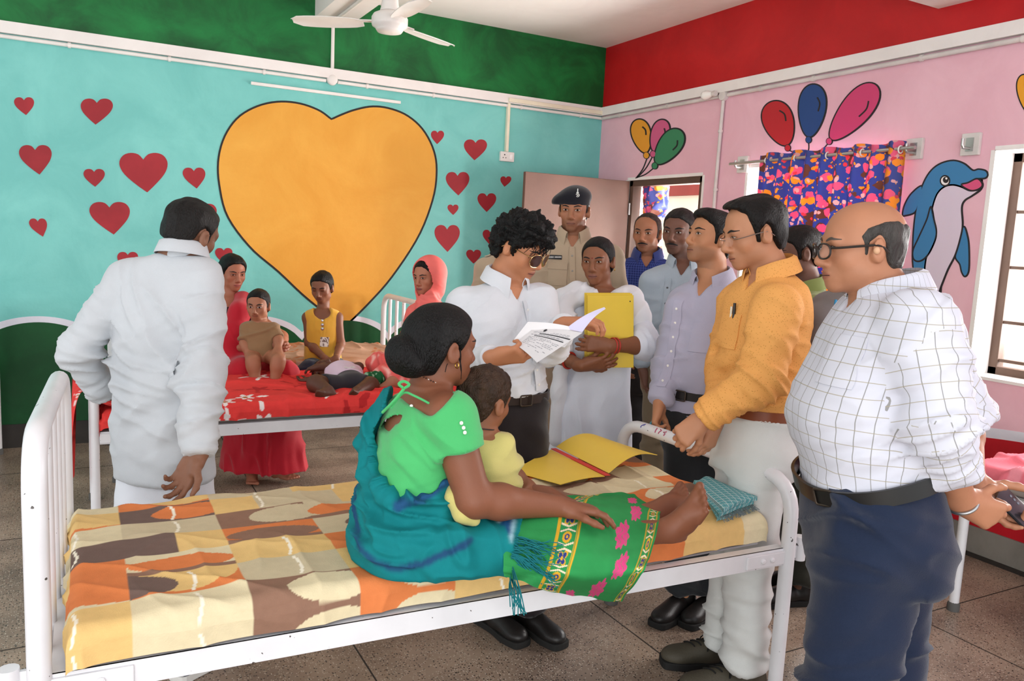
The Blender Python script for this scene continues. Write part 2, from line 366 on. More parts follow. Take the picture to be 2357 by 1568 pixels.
# scalloped dado on the left wall: white rim round green
def scallops(mb, x0, x1, step, ph, zt, zb, zdip, th, side, mi, lift=0):
    n = int((x1-x0)/.03); xs = np.linspace(x0, x1, n); top = []
    for x in xs:
        u = ((x-ph)/step) % 1; top.append(zdip+(zt-zdip)*math.sqrt(max(0, math.sin(PI*u))))
    for i in range(n-1):
        if side == 'L': mb.prism([(xs[i], zb), (xs[i+1], zb), (xs[i+1], top[i+1]), (xs[i], top[i])], -th, ((0, YW, 0), (1, 0, 0), (0, 0, 1), (0, 1, 0)), mi)
        else: mb.prism([(xs[i], zb), (xs[i+1], zb), (xs[i+1], top[i+1]), (xs[i], top[i])], -th, ((XW, 0, 0), (0, 1, 0), (0, 0, 1), (1, 0, 0)), mi)
mb = MB(); scallops(mb, -4, XW, .70, -.62, .885, .15, .73, .002, 'L', 0); scallops(mb, -4, XW, .70, -.62, .845, .15, .66, .004, 'L', 1)
mb.build('painted_scalloped_dado', [M_dado_white, M_dadogreen], WL)
mb = MB()
for y0, y1 in ((-2, 4.70),):
    scallops(mb, y0, y1, 2.9, -.35, .745, .15, .66, .002, 'R', 0); scallops(mb, y0, y1, 2.9, -.35, .70, .15, .60, .004, 'R', 1)
mb.build('painted_wavy_dado', [M_dado_white, M_dadored], WR)
# balloons
BN = [0]
def balloon(K, T, w_, c, end, name='painted_balloon'):
    h = .0016*(BN[0] % 3); BN[0] += 1
    K = np.array(K, float); T = np.array(T, float); ax = T-K; Ln = np.linalg.norm(ax); ax /= Ln; nn = np.array([-ax[1], ax[0]]); P = []
    for a in np.linspace(0, 2*PI, 48, endpoint=False):
        t = (1-math.cos(a))/2; P.append(K+ax*Ln*t+nn*(w_/2)*math.sin(a)*(.70+.42*t))
    mb = MB(); P = np.array(P); wall_poly(mb, offset_poly(P, 2.2), .002+h, 'R', 0); wall_poly(mb, offset_poly(P, -1.2), .0032+h, 'R', 1)
    kn = K-ax*6; circ = [(kn[0]+6*math.cos(a), kn[1]+7*math.sin(a)) for a in np.linspace(0, 2*PI, 14, endpoint=False)]
    wall_poly(mb, offset_poly(circ, 1.5), .0042+h, 'R', 0); wall_poly(mb, circ, .0047+h, 'R', 1)
    stroke(mb, spline([kn-ax*6, (kn-ax*6+np.array(end))/2+np.array([2, 3]), end], 10), 2.6, .002, 'R', 0)
    gl = K+ax*Ln*.62+nn*w_*.22; stroke(mb, spline([gl-ax*Ln*.12, gl+nn*w_*.03+ax*Ln*.03, gl+ax*Ln*.14-nn*w_*.08], 10), 3.5, .0040+h, 'R', 0)
    mb.build(name, [M_darkline, wallmat('balloon_'+c, c, c)], WR)
balloon((1487, 352), (1468, 275), 48, 'DE962A', (1466, 408)); balloon((1506, 349), (1530, 276), 44, 'C85A82', (1468, 408)); balloon((1512, 377), (1568, 300), 56, '3C7F58', (1463, 410))
balloon((1812, 335), (1776, 234), 76, 'B3242C', (1858, 356)); balloon((1863, 316), (1876, 194), 68, '24457C', (1858, 352)); balloon((1914, 321), (2018, 196), 74, 'C8406E', (1878, 350)); balloon((2372, 262), (2356, 172), 44, 'E09A26', (2372, 300))
# dolphin
def dz(L): return [(2040+x/2.53, 340+y/2.53) for x, y in L]
D_blue, D_belly, D_tongue = [wallmat('dolphin_'+n_, c, c) for n_, c in (('blue', '3C7BAA'), ('belly', 'D3C4D4'), ('tongue', 'D2527A'))]
body = dz([(158, 690), (157, 560), (165, 440), (180, 340), (205, 240), (250, 150), (310, 97), (390, 75), (455, 93), (505, 132), (540, 126), (580, 135), (592, 160), (575, 178), (528, 182), (556, 200), (562, 222), (545, 250), (500, 281), (458, 308), (441, 350), (446, 440), (438, 505), (405, 620), (360, 710), (320, 810), (330, 920), (400, 1050), (465, 1120), (440, 1180), (330, 1150), (250, 1050), (190, 860)])
mb = MB()
def piece(pts, c, h, n=90):
    P = closed_spline(pts, n); wall_poly(mb, offset_poly(P, 2.3), .002+h, 'R', 0); wall_poly(mb, offset_poly(P, -1.6), .0032+h, 'R', c)
piece(dz([(210, 225), (150, 265), (110, 330), (97, 390), (115, 395), (165, 378), (190, 330)]), 1, 0); piece(dz([(450, 462), (475, 520), (483, 600), (481, 715), (460, 750), (441, 725), (430, 680), (405, 640), (415, 590)]), 1, 0)
piece(body, 1, .001, 150)
piece(dz([(228, 740), (240, 630), (288, 525), (295, 470), (272, 390), (275, 340), (300, 270), (340, 230), (390, 218), (440, 230), (490, 252), (540, 250), (500, 281), (458, 308), (441, 350), (446, 440), (438, 505), (405, 620), (360, 710), (320, 810), (300, 860), (250, 830)]), 2, .0022, 110)
piece(dz([(442, 217), (480, 205), (530, 182), (556, 200), (560, 225), (530, 246), (490, 248)]), 3, .0034, 40)
piece(dz([(264, 345), (240, 420), (190, 530), (160, 600), (165, 650), (200, 660), (245, 625), (283, 550), (295, 490), (281, 420)]), 1, .0034)
for r_, q, c in ((31, .0046, 0), (23, .0054, 4), (17, .006, 0), (6, .0066, 4)):
    cx_, cy_ = (345, 193) if r_ > 20 else ((350, 188) if r_ > 10 else (354, 180)); wall_poly(mb, dz([(cx_+r_*math.cos(a), cy_+r_*math.sin(a)*1.08) for a in np.linspace(0, 2*PI, 24, endpoint=False)]), q, 'R', c)
mb.build('painted_dolphin', [M_darkline, D_blue, D_belly, D_tongue, M_white], WR)

# ------------------------------------------------------------------ door, windows
df = MB(); D0, D1, DZ = 4.745, 5.685, 2.09; xf = XW+.02
df.box((xf, D0, 0), (xf+.09, D0+.05, DZ)); df.box((xf, D1-.05, 0), (xf+.09, D1, DZ)); df.box((xf, D0, DZ-.05), (xf+.09, D1, DZ))
d1 = struct('door_1', df, M_brownframe, bevel=.004)
lf = MB().box((3.12, 5.665, .02), (XW+.005, 5.70, 2.085)); o = lf.build('door_leaf', M_brownwood, d1, bevel=.004)
hh = MB()
for z in (.3, 1.05, 1.85): hh.tube([(XW+.01, 5.655, z-.05), (XW+.01, 5.655, z+.05)], .009, 8)
hh.build('door_hinge', M_steel, d1, smooth=True)
def window(name, a, b_, z0, z1, vbars, hbars):
    f = MB(); x0 = XW+TW-.075; x1 = XW+TW-.015
    f.box((x0, a, z0), (x1, a+.05, z1)); f.box((x0, b_-.05, z0), (x1, b_, z1)); f.box((x0, a, z1-.05), (x1, b_, z1)); f.box((x0, a, z0), (x1, b_, z0+.045))
    o = struct(name, f, M_brownframe, bevel=.004); g = MB()
    for y in vbars: g.box((x0+.012, y-.009, z0+.04), (x0+.03, y+.009, z1-.04))
    for z in hbars: g.box((x0+.008, a+.04, z-.008), (x0+.026, b_-.04, z+.008))
    g.build('window_grille', M_brownframe, o)
    gm, nt, bs = nodes_of('window_glass_'+name); bs.inputs['Base Color'].default_value = (.95, .97, .96, 1); bs.inputs['Alpha'].default_value = .12; bs.inputs['Roughness'].default_value = .05
    MB().box((x1-.02, a+.05, z0+.045), (x1-.016, b_-.05, z1-.05)).build('window_pane', gm, o)
    return o
window('window_1', 3.14, 4.275, .95, 2.125, (3.5, 3.9), (1.2, 1.5, 1.8)); window('window_2', 1.22, 2.535, .95, 2.12, (1.55, 1.9, 2.12), (1.03, 1.235, 1.525, 1.815))
# curtain rods, brackets
def bracket(y, z, name='curtain_bracket', label=None):
    e = empty(name, (XW, y, z), label, 'bracket', 'curtain rod brackets on the pink wall')
    MB().box((XW-.022, y-.05, z-.055), (XW, y+.05, z+.06)).build('mounting_block', M_pvcdirty, e, bevel=.004)
    mb = MB(); mb.tube(rounded_path([(XW-.02, y, z-.02), (XW-.085, y, z-.02), (XW-.085, y, z+.025)], .015), .008, 8); mb.box((XW-.027, y-.02, z-.035), (XW-.021, y+.02, z+.035)); mb.build('hook', M_steel, e, smooth=True); return e
bracket(4.315, 2.145, label='curtain bracket beside the left end of the steel curtain rod'); bracket(2.985, 2.155, label='curtain bracket at the right end of the rod, above the dolphin'); bracket(2.66, 2.155, label='empty curtain bracket above the dolphin beside the right-hand window')
rd = MB().tube([(XW-.085, 4.37, 2.147), (XW-.085, 2.93, 2.155)], .011, 12).build('curtain_rod', M_steel, smooth=True); tag(rd, 'thin steel rod holding the blue patterned curtain', 'curtain rod')
# ------------------------------------------------------------------ wiring, fan, switch
def clip_(mb, p, axis, r=.017):
    p = V3(p); mb.tube([p-V3(axis)*.009, p+V3(axis)*.009], r, 10)
def pipe(pts, r, name, label, m, clips=(), grp=None, cat='conduit'):
    e = empty(name, pts[0], label, cat, grp); MB().tube(pts, r, 10).build('tube', m, e, smooth=True)
    for p, a in clips:
        mb = MB(); clip_(mb, p, a, r+.005); mb.build('saddle_clip', m, e, smooth=True)
    return e
yp = YW-.016
pipe([(-3.2, yp, 2.655), (1.63, yp, 2.655)], .013, 'conduit_pipe', 'white conduit running under the ledge left of the round junction box on the teal wall', M_pvc, [((x, yp, 2.655), (1, 0, 0)) for x in (-.05, .55, 1.18)])
pipe([(1.72, yp, 2.655), (XW-.02, yp, 2.655)], .013, 'conduit_pipe', 'white conduit running under the ledge right of the round junction box on the teal wall', M_pvc, [((x, yp, 2.655), (1, 0, 0)) for x in (1.95, 2.5, 3.3, 3.9)])
pipe([(1.677, yp, 2.70), (1.677, yp, 3.085), (1.677, 3.5, 3.085)], .013, 'conduit_pipe', 'white conduit rising over the green frieze and on along the ceiling beam', M_pvc, [((1.677, yp, 2.735), (0, 0, 1))])
tag(MB().lathe((1.677, YW, 2.668), (0, -1, 0), [(.038, 0), (.042, .012), (.040, .03), (.03, .037)], 24).build('junction_box', M_pvc, smooth=True), 'round white junction box on the teal wall under the ledge', 'junction box')
tag(MB().box((1.09, YW-.02, 2.556), (2.225, YW, 2.578)).build('cable_trunking', M_pvc, bevel=.003), 'thin white strip of trunking on the teal wall above the yellow heart', 'trunking')
M_tr = mat('trunking_cream', 'E6DFC8', .45)
tag(MB().box((3.165, YW-.054, 2.682), (XW-.002, YW-.0355, 2.715)).build('cable_trunking', M_tr, bevel=.003), 'cream trunking lying along the white ledge towards the corner', 'trunking')
tag(MB().box((3.165, YW-.034, 2.276), (3.19, YW, 2.674)).build('cable_trunking', M_tr, bevel=.003), 'cream trunking dropping from the ledge to the switch board on the teal wall', 'trunking')
sb = empty('switch_board', (3.185, YW, 2.235), 'small white socket and switch board on the teal wall left of the brown door', 'switch')
MB().box((3.12, YW-.03, 2.195), (3.25, YW, 2.275)).build('back_box', M_pvc, sb, bevel=.005); MB().obox((3.215, YW-.034, 2.235), ((1, 0, 0), nrm((0, 1, .12)), nrm((0, -.12, 1))), (.012, .006, .02)).build('switch_rocker', mat('rocker_white', 'F2F0EE', .3), sb, bevel=.002)
mb = MB()
for dx, dz_, r_ in ((-.028, .014, .006), (-.041, -.011, .0045), (-.015, -.011, .0045)): mb.lathe((3.185+dx, YW-.0295, 2.235+dz_), (0, -1, 0), [(r_, 0), (r_, .001)], 10)
mb.build('socket_hole', M_darkline, sb)
xp = XW-.016
pipe([(xp, YW-.02, 2.652), (xp, 4.61, 2.652)], .014, 'conduit_pipe', 'dusty white conduit under the ledge on the pink wall between the corner and the bulb', M_pvcdirty, [((xp, y, 2.652), (0, 1, 0)) for y in (5.85, 5.2)])
pipe([(xp, 4.52, 2.652), (xp, -1.5, 2.652)], .014, 'conduit_pipe', 'dusty white conduit under the ledge on the pink wall above the window and dolphin', M_pvcdirty, [((xp, y, 2.652), (0, 1, 0)) for y in (4.2, 3.75, 3.0, 2.45)])
pipe([(xp, 4.52, 2.683), (xp, -1.5, 2.683)], .008, 'cable', 'thin grey cable running just above the conduit on the pink wall', mat('cable_grey', 'A9A4A2', .5))
pipe([(xp, 4.565, 2.62), (xp, 4.575, 2.0), (xp, 4.575, .02)], .013, 'conduit_pipe', 'white conduit dropping down the pink wall between the door and the window', M_pvcdirty, [((xp, 4.573, 1.98), (0, 0, 1)), ((xp, 4.57, 2.4), (0, 0, 1))])
tag(MB().lathe((XW, 4.565, 2.652), (-1, 0, 0), [(.036, 0), (.038, .02), (.034, .034)], 20).build('junction_box', M_pvcdirty, smooth=True), 'round dusty junction box on the pink wall beside the bulb', 'junction box')
lb = empty('light_bulb', (XW-.06, 4.63, 2.665), 'white glass bulb in a holder beside the junction box on the pink wall', 'bulb')
MB().lathe((XW-.06, 4.60, 2.668), (0, 1, 0), [(.019, 0), (.022, .02), (.018, .035)], 14).build('bulb_holder', M_pvcdirty, lb, smooth=True)
MB().lathe((XW-.06, 4.635, 2.668), (0, 1, 0), [(.014, 0), (.02, .02), (.03, .05), (.034, .075), (.028, .1), (.012, .113)], 18).build('bulb_glass', mat('bulb_milk', 'F0EEEA', .25), lb, smooth=True)
fx, fy, fz = 1.71, 4.95, 2.85
fan = empty('ceiling_fan', (fx, fy, fz), 'white three-bladed ceiling fan hanging in front of the green frieze', 'fan'); M_fan = mat('fan_white', 'DEDAD6', .35)
MB().tube([(fx, fy, fz+.08), (fx, fy, ZC)], .012, 10).build('down_rod', M_fan, fan, smooth=True); MB().lathe((fx, fy, ZC), (0, 0, -1), [(.065, 0), (.06, .03), (.02, .075)], 20).build('ceiling_canopy', M_fan, fan, smooth=True)
MB().lathe((fx, fy, fz+.06), (0, 0, 1), [(.062, 0), (.055, .03), (.045, .1), (.02, .14)], 20).build('rod_cup', M_fan, fan, smooth=True)
MB().lathe((fx, fy, fz-.07), (0, 0, 1), [(.02, 0), (.075, .006), (.085, .02), (.088, .028), (.108, .04), (.112, .055), (.112, .09), (.1, .11), (.06, .13)], 32).build('motor_housing', M_fan, fan, smooth=True)
for k in range(3):
    a = math.radians(28+120*k); d_ = V3((math.cos(a), math.sin(a), 0)); s_ = V3((-math.sin(a), math.cos(a), 0)); P = []
    for t_ in np.linspace(0, 1, 10):
        wd = .045+.03*math.sin(PI*min(1, t_*1.05))**.5+.012*t_-(.03 if t_ == 1 else 0); c = V3((fx, fy, fz))+d_*(.17+.45*t_); P.append([c+s_*wd*u+V3((0, 0, .16*wd*u-.012*u*u)) for u in np.linspace(-1, 1, 7)])
    bl = MB().grid(P, th=.004).build('blade', M_fan, fan, smooth=True)
    MB().box((-.0, -.02, -.004), (.12, .02, .004)).add([], []).build('blade_arm', M_fan, bl).data.transform(Matrix.Translation((fx, fy, fz)) @ Matrix.Rotation(a, 4, 'Z') @ Matrix.Translation((.09, 0, 0)))

# ------------------------------------------------------------------ steel hospital beds
def bed_frame(label, hf, hb, ff, fb, zh, zf, zr=.585, bars=5, r=.021, fbars=0, sock=True):
    """hf/hb: head posts front & back (x,y); ff/fb: foot posts."""
    e = empty('hospital_bed', (hf[0], hf[1], 0), label, 'bed', 'white steel hospital beds')
    def end(a, b, z, nb, name):
        A = V3((a[0], a[1], 0)); B = V3((b[0], b[1], 0)); up = V3((0, 0, 1))
        p = rounded_path([A, A+up*z, B+up*z, B], .13, 8); o = MB().tube(p, r, 14).build(name, M_white_steel, e, smooth=True)
        for k in range(nb):
            q = A+(B-A)*(k+1)/(nb+1); MB().tube([q+up*(zr-.03), q+up*(z-.012)], r*.62, 10).build('bar', M_white_steel, o, smooth=True)
        MB().tube([A+up*(zr-.04), B+up*(zr-.04)], r*.7, 8).build('cross_tube', M_white_steel, o, smooth=True)
        for q in (A, B): MB().lathe(q, (0, 0, 1), [(r*1.25, 0), (r*1.25, .03), (r, .04)], 12).build('rubber_foot', mat('rubber_grey', '5A5856', .8), o, smooth=True)
        if sock:
            for q, sg in ((A, -1), (B, 1)):
                d_ = nrm(A-B)*(1 if sg < 0 else -1); c = q+d_*(.0)+(V3((-1, 0, 0)) if name == 'head_frame' else V3((1, 0, 0)))*.055
                MB().tube([c+up*(zr-.05), c+up*(zr+.03)], r*.85, 12).build('drip_pole_socket', M_white_steel, o, smooth=True)
                MB().obox((c+q)/2+up*(zr-.01), (nrm(q-c), np.cross(nrm(q-c), up), up), (.03, .005, .03)).build('socket_plate', M_white_steel, o)
        return o
    end(hf, hb, zh, bars, 'head_frame'); end(ff, fb, zf, fbars, 'foot_frame')
    for a, b, sg in ((hf, ff, -1), (hb, fb, 1)):
        A = V3((a[0]+.015, a[1], 0)); B = V3((b[0]-.015, b[1], 0)); dx = nrm(B-A); dy = np.cross((0, 0, 1), dx)
        mb = MB(); c = (A+B)/2; Ln = np.linalg.norm(B-A)/2; mb.obox(c+V3((0, 0, zr-.029)), (dx, dy, (0, 0, 1)), (Ln, .003, .029)); mb.obox(c+V3((0, 0, zr-.003))-dy*sg*.016, (dx, dy, (0, 0, 1)), (Ln, .018, .003))
        o = mb.build('side_rail', M_white_steel, e)
        for q, s2 in ((A, 1), (B, -1)):
            pl = MB().obox(q+dx*s2*.085+V3((0, 0, zr-.03))+dy*sg*.006, (dx, dy, (0, 0, 1)), (.08, .004, .022)).build('bracket_plate', M_white_steel, o, bevel=.003)
            for k in (.06, .1):
                MB().lathe(q+dx*s2*k+V3((0, 0, zr-.03))+dy*sg*.009, dy*sg, [(.009, 0), (.009, .005), (.005, .007)], 8).build('bolt', M_white_steel, o)
    A = V3((hf[0]+.02, hf[1]+.01, 0)); B = V3((fb[0]-.02, fb[1]-.01, 0)); MB().box((A[0], A[1], zr-.012), (B[0], B[1], zr-.006)).build('bed_base', M_white_steel, e)
    return e
def rounded_box(name, lo, hi, m, r, label, cat, grp=None):
    o = MB().box(lo, hi).build(name, m, None, True, bevel=0)
    bm = bmesh.new(); bm.from_mesh(o.data); bmesh.ops.bevel(bm, geom=list(bm.edges), offset=r, segments=4, profile=.5, affect='EDGES'); bm.to_mesh(o.data); bm.free()
    o.data.polygons.foreach_set('use_smooth', np.ones(len(o.data.polygons), bool)); return tag(o, label, cat, grp)
def fold_edge(s, Ln, r):
    """arc coordinate -> (position, drop) over two rounded edges."""
    s = np.asarray(s, float); pos = s.copy(); drop = np.zeros_like(s)
    for sg, q in ((-1, -s), (1, s-Ln)):
        a = np.clip(q, 0, r*PI/2)/r; ex = np.maximum(0, q-r*PI/2); m = q > 0
        pos = np.where(m, (0 if sg < 0 else Ln)+sg*r*np.sin(a), pos); drop = np.where(m, r*(1-np.cos(a))+ex, drop)
    return pos, drop
def sheet(name, org, L_, W_, ztop, hangs, step, colfn, m, label, wr=.006, seed=0, th=None, flare=0.0):
    """bedsheet over a mattress: org (x0,y0) corner, hangs=(x0,x1,y0,y1) overhang lengths."""
    r = .035; Li, Wi = L_-2*r, W_-2*r
    S = np.arange(-hangs[0]-r*.57, Li+hangs[1]+r*.57, step); T = np.arange(-hangs[2]-r*.57, Wi+hangs[3]+r*.57, step)
    ps, ds = fold_edge(S, Li, r); pt, dt = fold_edge(T, Wi, r); X, Y = np.meshgrid(ps, pt, indexing='ij'); D = np.maximum(ds[:, None], dt[None, :])+.35*np.minimum(ds[:, None], dt[None, :])
    Sg, Tg = np.meshgrid(S, T, indexing='ij'); P = np.stack([Sg.ravel(), Tg.ravel(), np.full(Sg.size, seed*3.7)], 1)
    rot = P@np.array([[.8, .6, 0], [-.6, .8, 0], [0, 0, 1.]]); 
    f1 = 1-np.abs(vnoise(rot*np.array([1.2, 6.0, 1]), 1.6)); f2 = 1-np.abs(vnoise(P*np.array([5, 1.5, 1])+9, 1.5)); f3 = vnoise(P, 5)
    h = (wr*(.9*f1**4+.8*f2**5+.35*f3)).reshape(Sg.shape)
    onx = (ds[:, None] > r)*1.0; ony = (dt[None, :] > r)*1.0
    Z = ztop-D+h*(D < r); out = h*1.2+flare*np.minimum(D, .4)
    X = X+np.where(onx > 0, np.sign(Sg)*out, 0); Y = Y+np.where(ony > 0, np.sign(Tg)*out, 0)
    V = np.stack([org[0]+r+X, org[1]+r+Y, Z], 2).reshape(-1, 3); a, b = Sg.shape
    idx = np.arange(a*b).reshape(a, b); F_ = np.stack([idx[:-1, :-1], idx[1:, :-1], idx[1:, 1:], idx[:-1, 1:]], 2).reshape(-1, 4)
    me = np_mesh(name, V, F_, colfn(Sg.ravel()+r, Tg.ravel()+r)); o = link(name, me, m)
    return tag(o, label, 'bedsheet')
C_cr, C_ye, C_tan, C_br, C_db, C_or = [lin(h) for h in ('D9CAA6', 'DDB878', 'C7B797', '8C6A58', '715C54', 'D67C48')]
PAL = dict(c=C_cr, y=C_ye, t=C_tan, b=C_br, d=C_db, o=C_or)
ROWS = ['Sy Sc Gbc Goc Sy Scc Soc Sy Sc'.split(), 'Aco Loy St Sy Goy Sc Sb Aco Sy'.split(), 'Hyo Eco Sy Hoo Lbo Sc Sy Goc Sb'.split(), 'Htd Hdy Eob Gtd Hod Sy Gbt Sc Hoy'.split(), 'Hyc St Gbt Eto St Sy Eoc Hbt Sc'.split(), 'Aoy Gdo Hyt Hty Sbo Eob Sc Gbo Aob'.split(), 'Scb Goy St Sy Hob Sc Sbo Eto Sy'.split(), 'Sy Sc Sb So Sy Sc Sb So Sc'.split()]
def retro(S, T):
    S = S+.13; T = T+.03
    cw, rh = .258, .128; ci = np.floor(S/cw).astype(int); ri = np.clip(np.floor(T/rh).astype(int), 0, 7); u = S/cw-ci; v = T/rh-np.floor(T/rh); ci = np.clip(ci, 0, 8)
    out = np.tile(C_cr, (len(S), 1))
    for i in range(8):
        for k in range(9):
            m = (ri == i) & (ci == k)
            if not m.any(): continue
            code = ROWS[i][k]; a = PAL[code[1]]; b = PAL[code[2]] if len(code) > 2 else a; uu, vv = u[m], v[m]; c = np.tile(a, (m.sum(), 1))
            if code[0] == 'H': c[uu > .5] = b
            if code[0] == 'A': c[(uu-1)**2+(1-vv)**2*.95 < .9] = b
            if code[0] == 'L': c[((uu-.5)/.5)**2+((vv-1)/.9)**2 < 1] = b; c[(uu < .42) & (((uu)/.42)**2+((vv-.5)/.5)**2 < 1)] = C_db
            if code[0] == 'E': c[((uu-.5)/.5)**2+((vv-.42)/.36)**2 < 1] = b; c[(vv < .16)] = C_br
            if code[0] == 'G': c[((uu-.75)/.42)**2+((vv-.5)/.45)**2 < 1] = b
            c[(np.abs(uu-.52-.05*np.sin(vv*3)) < .016) & (((i*3+k*5) % 4) < 2) & (vv > .05) & (vv < .93)] = lin('EFE6D2')
            out[m] = c
    return out
def florals(base, dark, pet, seed, n=26, nd=40, L_=2.0, W_=1.3, center='B0602A'):
    rs = np.random.RandomState(seed); fl_ = [(rs.uniform(-.3, L_), rs.uniform(-.35, W_), rs.uniform(.03, .06), rs.uniform(0, 6), 0) for _ in range(n)]; dk = [(rs.uniform(-.3, L_), rs.uniform(-.35, W_), rs.uniform(.04, .08), rs.uniform(0, 6), 1) for _ in range(nd)]
    def fn(S, T):
        out = np.tile(lin(base), (len(S), 1))
        for (a, b, r, ph, k) in dk+fl_:
            m = (np.abs(S-a) < r*2.6) & (np.abs(T-b) < r*2.6)
            if not m.any(): continue
            x, y = S[m]-a, T[m]-b; d = np.hypot(x, y); an = np.arctan2(y, x); q = d < r*(.72+.28*np.cos(5*an+ph)); c = out[m]
            c[q] = lin(dark if k else pet)
            if not k:
                c[d < r*.28] = lin(center)
            for s_ in (0, 1, 2):
                aa = ph+s_*1.3; lx = x*math.cos(aa)+y*math.sin(aa)-r*1.7; ly = -x*math.sin(aa)+y*math.cos(aa); c[(lx/(r*.6))**2+(ly/(r*.22))**2 < 1] = lin(pet if not k else dark)
            out[m] = c
        return out
    return fn
M_cloth = attrmat('printed_cotton', .85, .15, .04, 40, .15, 300)
M_mattress = mat('mattress_cover', 'A89B93', .8)
# near bed
NB = bed_frame('white hospital bed nearest the camera, under the orange and brown sheet', (-.095, 1.845), (-.06, 2.66), (2.035, 1.775), (2.0, 2.67), 1.095, .81, r=.024)
rs = np.random.RandomState(8)
for y0, c_ in ((2.52, 'violet'), (2.44, 'red'), (2.415, 'red'), (2.39, 'red'), (2.33, 'violet'), (2.30, 'violet')):
    xx = 2.035-.035*(y0-1.775)/.895; pts = [(xx-.0248*math.cos(a_), y0+rs.uniform(-.008, .008), .81+.0248*math.sin(a_)) for a_ in np.linspace(.25, 1.1, 6)]; MB().tube(pts, .0022, 5).build('ink_mark', mat('ink_'+c_, '4A4A9A' if c_ == 'violet' else 'B04A6A', .5), NB, True)
rounded_box('mattress', (-.035, 1.85, .581), (1.985, 2.64, .672), M_mattress, .02, 'thin mattress on the nearest bed under the orange and brown sheet', 'mattress')
sheet('bedsheet', (-.045, 1.835), 2.045, .82, .679, (.07, .05, .085, .06), .0042, retro, M_cloth, 'cotton sheet with orange, brown and cream geometric print on the nearest bed', .010, 1)
# middle bed
bed_frame('white hospital bed in the middle under the red flowered sheet', (.035, 4.0), (.035, 4.85), (2.06, 4.0), (2.06, 4.85), 1.0, .80, sock=False)
rounded_box('mattress', (.09, 4.03, .581), (2.0, 4.83, .672), M_mattress, .02, 'mattress of the middle bed under the red flowered sheet', 'mattress')
sheet('bedsheet', (.065, 3.995), 1.96, .86, .681, (.09, .03, .075, .03), .0055, florals('DE3F3C', 'B52A2C', 'EADFDD', 5), M_cloth, 'bright red cotton sheet with white and dark red flowers on the middle bed', .016, 2)
RS = bpy.context.scene.objects['bedsheet.001']; prof = [(.13, .697), (.06, .725), (.0, .775), (-.03, .765), (-.044, .70), (-.050, .58), (-.054, .46), (-.058, .36)]; G = []
for t in np.linspace(0, 1, 40):
    row = spline([(x+.010*math.sin(7*t*PI+i*.7)*(i > 2), 3.985+.80*t-.02*(i > 3), z+(.13*t*(i-3)/4 if i > 3 else -.05*t*(i > 1))) for i, (x, z) in enumerate(prof)], 44); G.append(row)
G = np.array(G); idx = np.arange(40*44).reshape(40, 44); Fh = np.stack([idx[:-1, :-1], idx[1:, :-1], idx[1:, 1:], idx[:-1, 1:]], 2).reshape(-1, 4); uu, vv = np.meshgrid(np.linspace(0, .62, 40), np.linspace(0, .6, 44), indexing='ij')
finish_h = np_mesh('hanging_end', G.reshape(-1, 3), Fh, florals('DE3F3C', 'B52A2C', 'EADFDD', 21, 4, 14, .7, .7)(uu.ravel(), vv.ravel())); link('hanging_end', finish_h, M_cloth, RS)
# wall bed
bed_frame('white hospital bed against the teal wall, the boy sits on it', (.16, 5.14), (.16, 6.03), (2.10, 5.14), (2.10, 6.03), 1.0, 1.06, fbars=5, sock=False)
rounded_box('mattress', (.2, 5.17, .581), (2.06, 6.0, .672), M_mattress, .02, 'mattress of the bed against the teal wall', 'mattress')
sheet('bedsheet', (.19, 5.15), 1.88, .87, .681, (.03, .03, .08, .03), .008, florals('C79F86', 'C98058', 'CFB29C', 8, 10, 60), M_cloth, 'faded peach sheet with orange blotches on the bed against the teal wall', .014, 3)
# bed at the left edge, only its end post shows
bed_frame('white steel bed at the left edge of the picture, only an end post showing', (-2.45, 5.25), (-2.45, 6.03), (-.50, 5.25), (-.50, 5.99), 1.0, .93, fbars=4, sock=False)
# bed under the right-hand window
bed_frame('white steel bed under the right-hand window with the pink sheet', (3.40, -.1), (4.08, -.1), (3.40, 2.02), (4.08, 2.02), 1.0, .60, sock=False)
rounded_box('mattress', (3.42, -.06, .581), (4.08, 2.0, .672), M_mattress, .02, 'mattress of the bed under the right-hand window', 'mattress')
def pinkfn(S, T):
    out = florals('DE6F7D', 'D4495B', 'E79AA6', 12, 20, 40, 1, 2.2, '6A7A3A')(S, T); q = vnoise(np.stack([S*3, T*14, 0*S], 1), 1.2); out[q > .35] = out[q > .35]*.5+lin('EBA3AE')*.5; return out
sheet('bedsheet', (3.405, -.07), .68, 2.085, .684, (.055, .02, .02, .03), .010, pinkfn, M_cloth, 'rumpled pink flowered sheet on the bed under the right-hand window', .025, 4)
# green bench-bed under the curtained window
bed_frame('white steel bed under the curtained window behind the man in orange', (3.50, 2.55), (4.08, 2.55), (3.50, 4.45), (4.08, 4.45), .62, .62, sock=False)
rounded_box('mattress', (3.5, 2.6, .581), (4.08, 4.4, .672), M_mattress, .02, 'mattress of the bed under the curtained window', 'mattress')
sheet('bedsheet', (3.47, 2.57), .63, 1.86, .69, (.20, .02, .02, .02), .012, florals('4E6B2C', '3B5420', '8C9A52', 15, 26, 50, 1, 2.0, 'C9A63A'), M_cloth, 'dark green patterned sheet on the bed behind the man in orange', .014, 5)
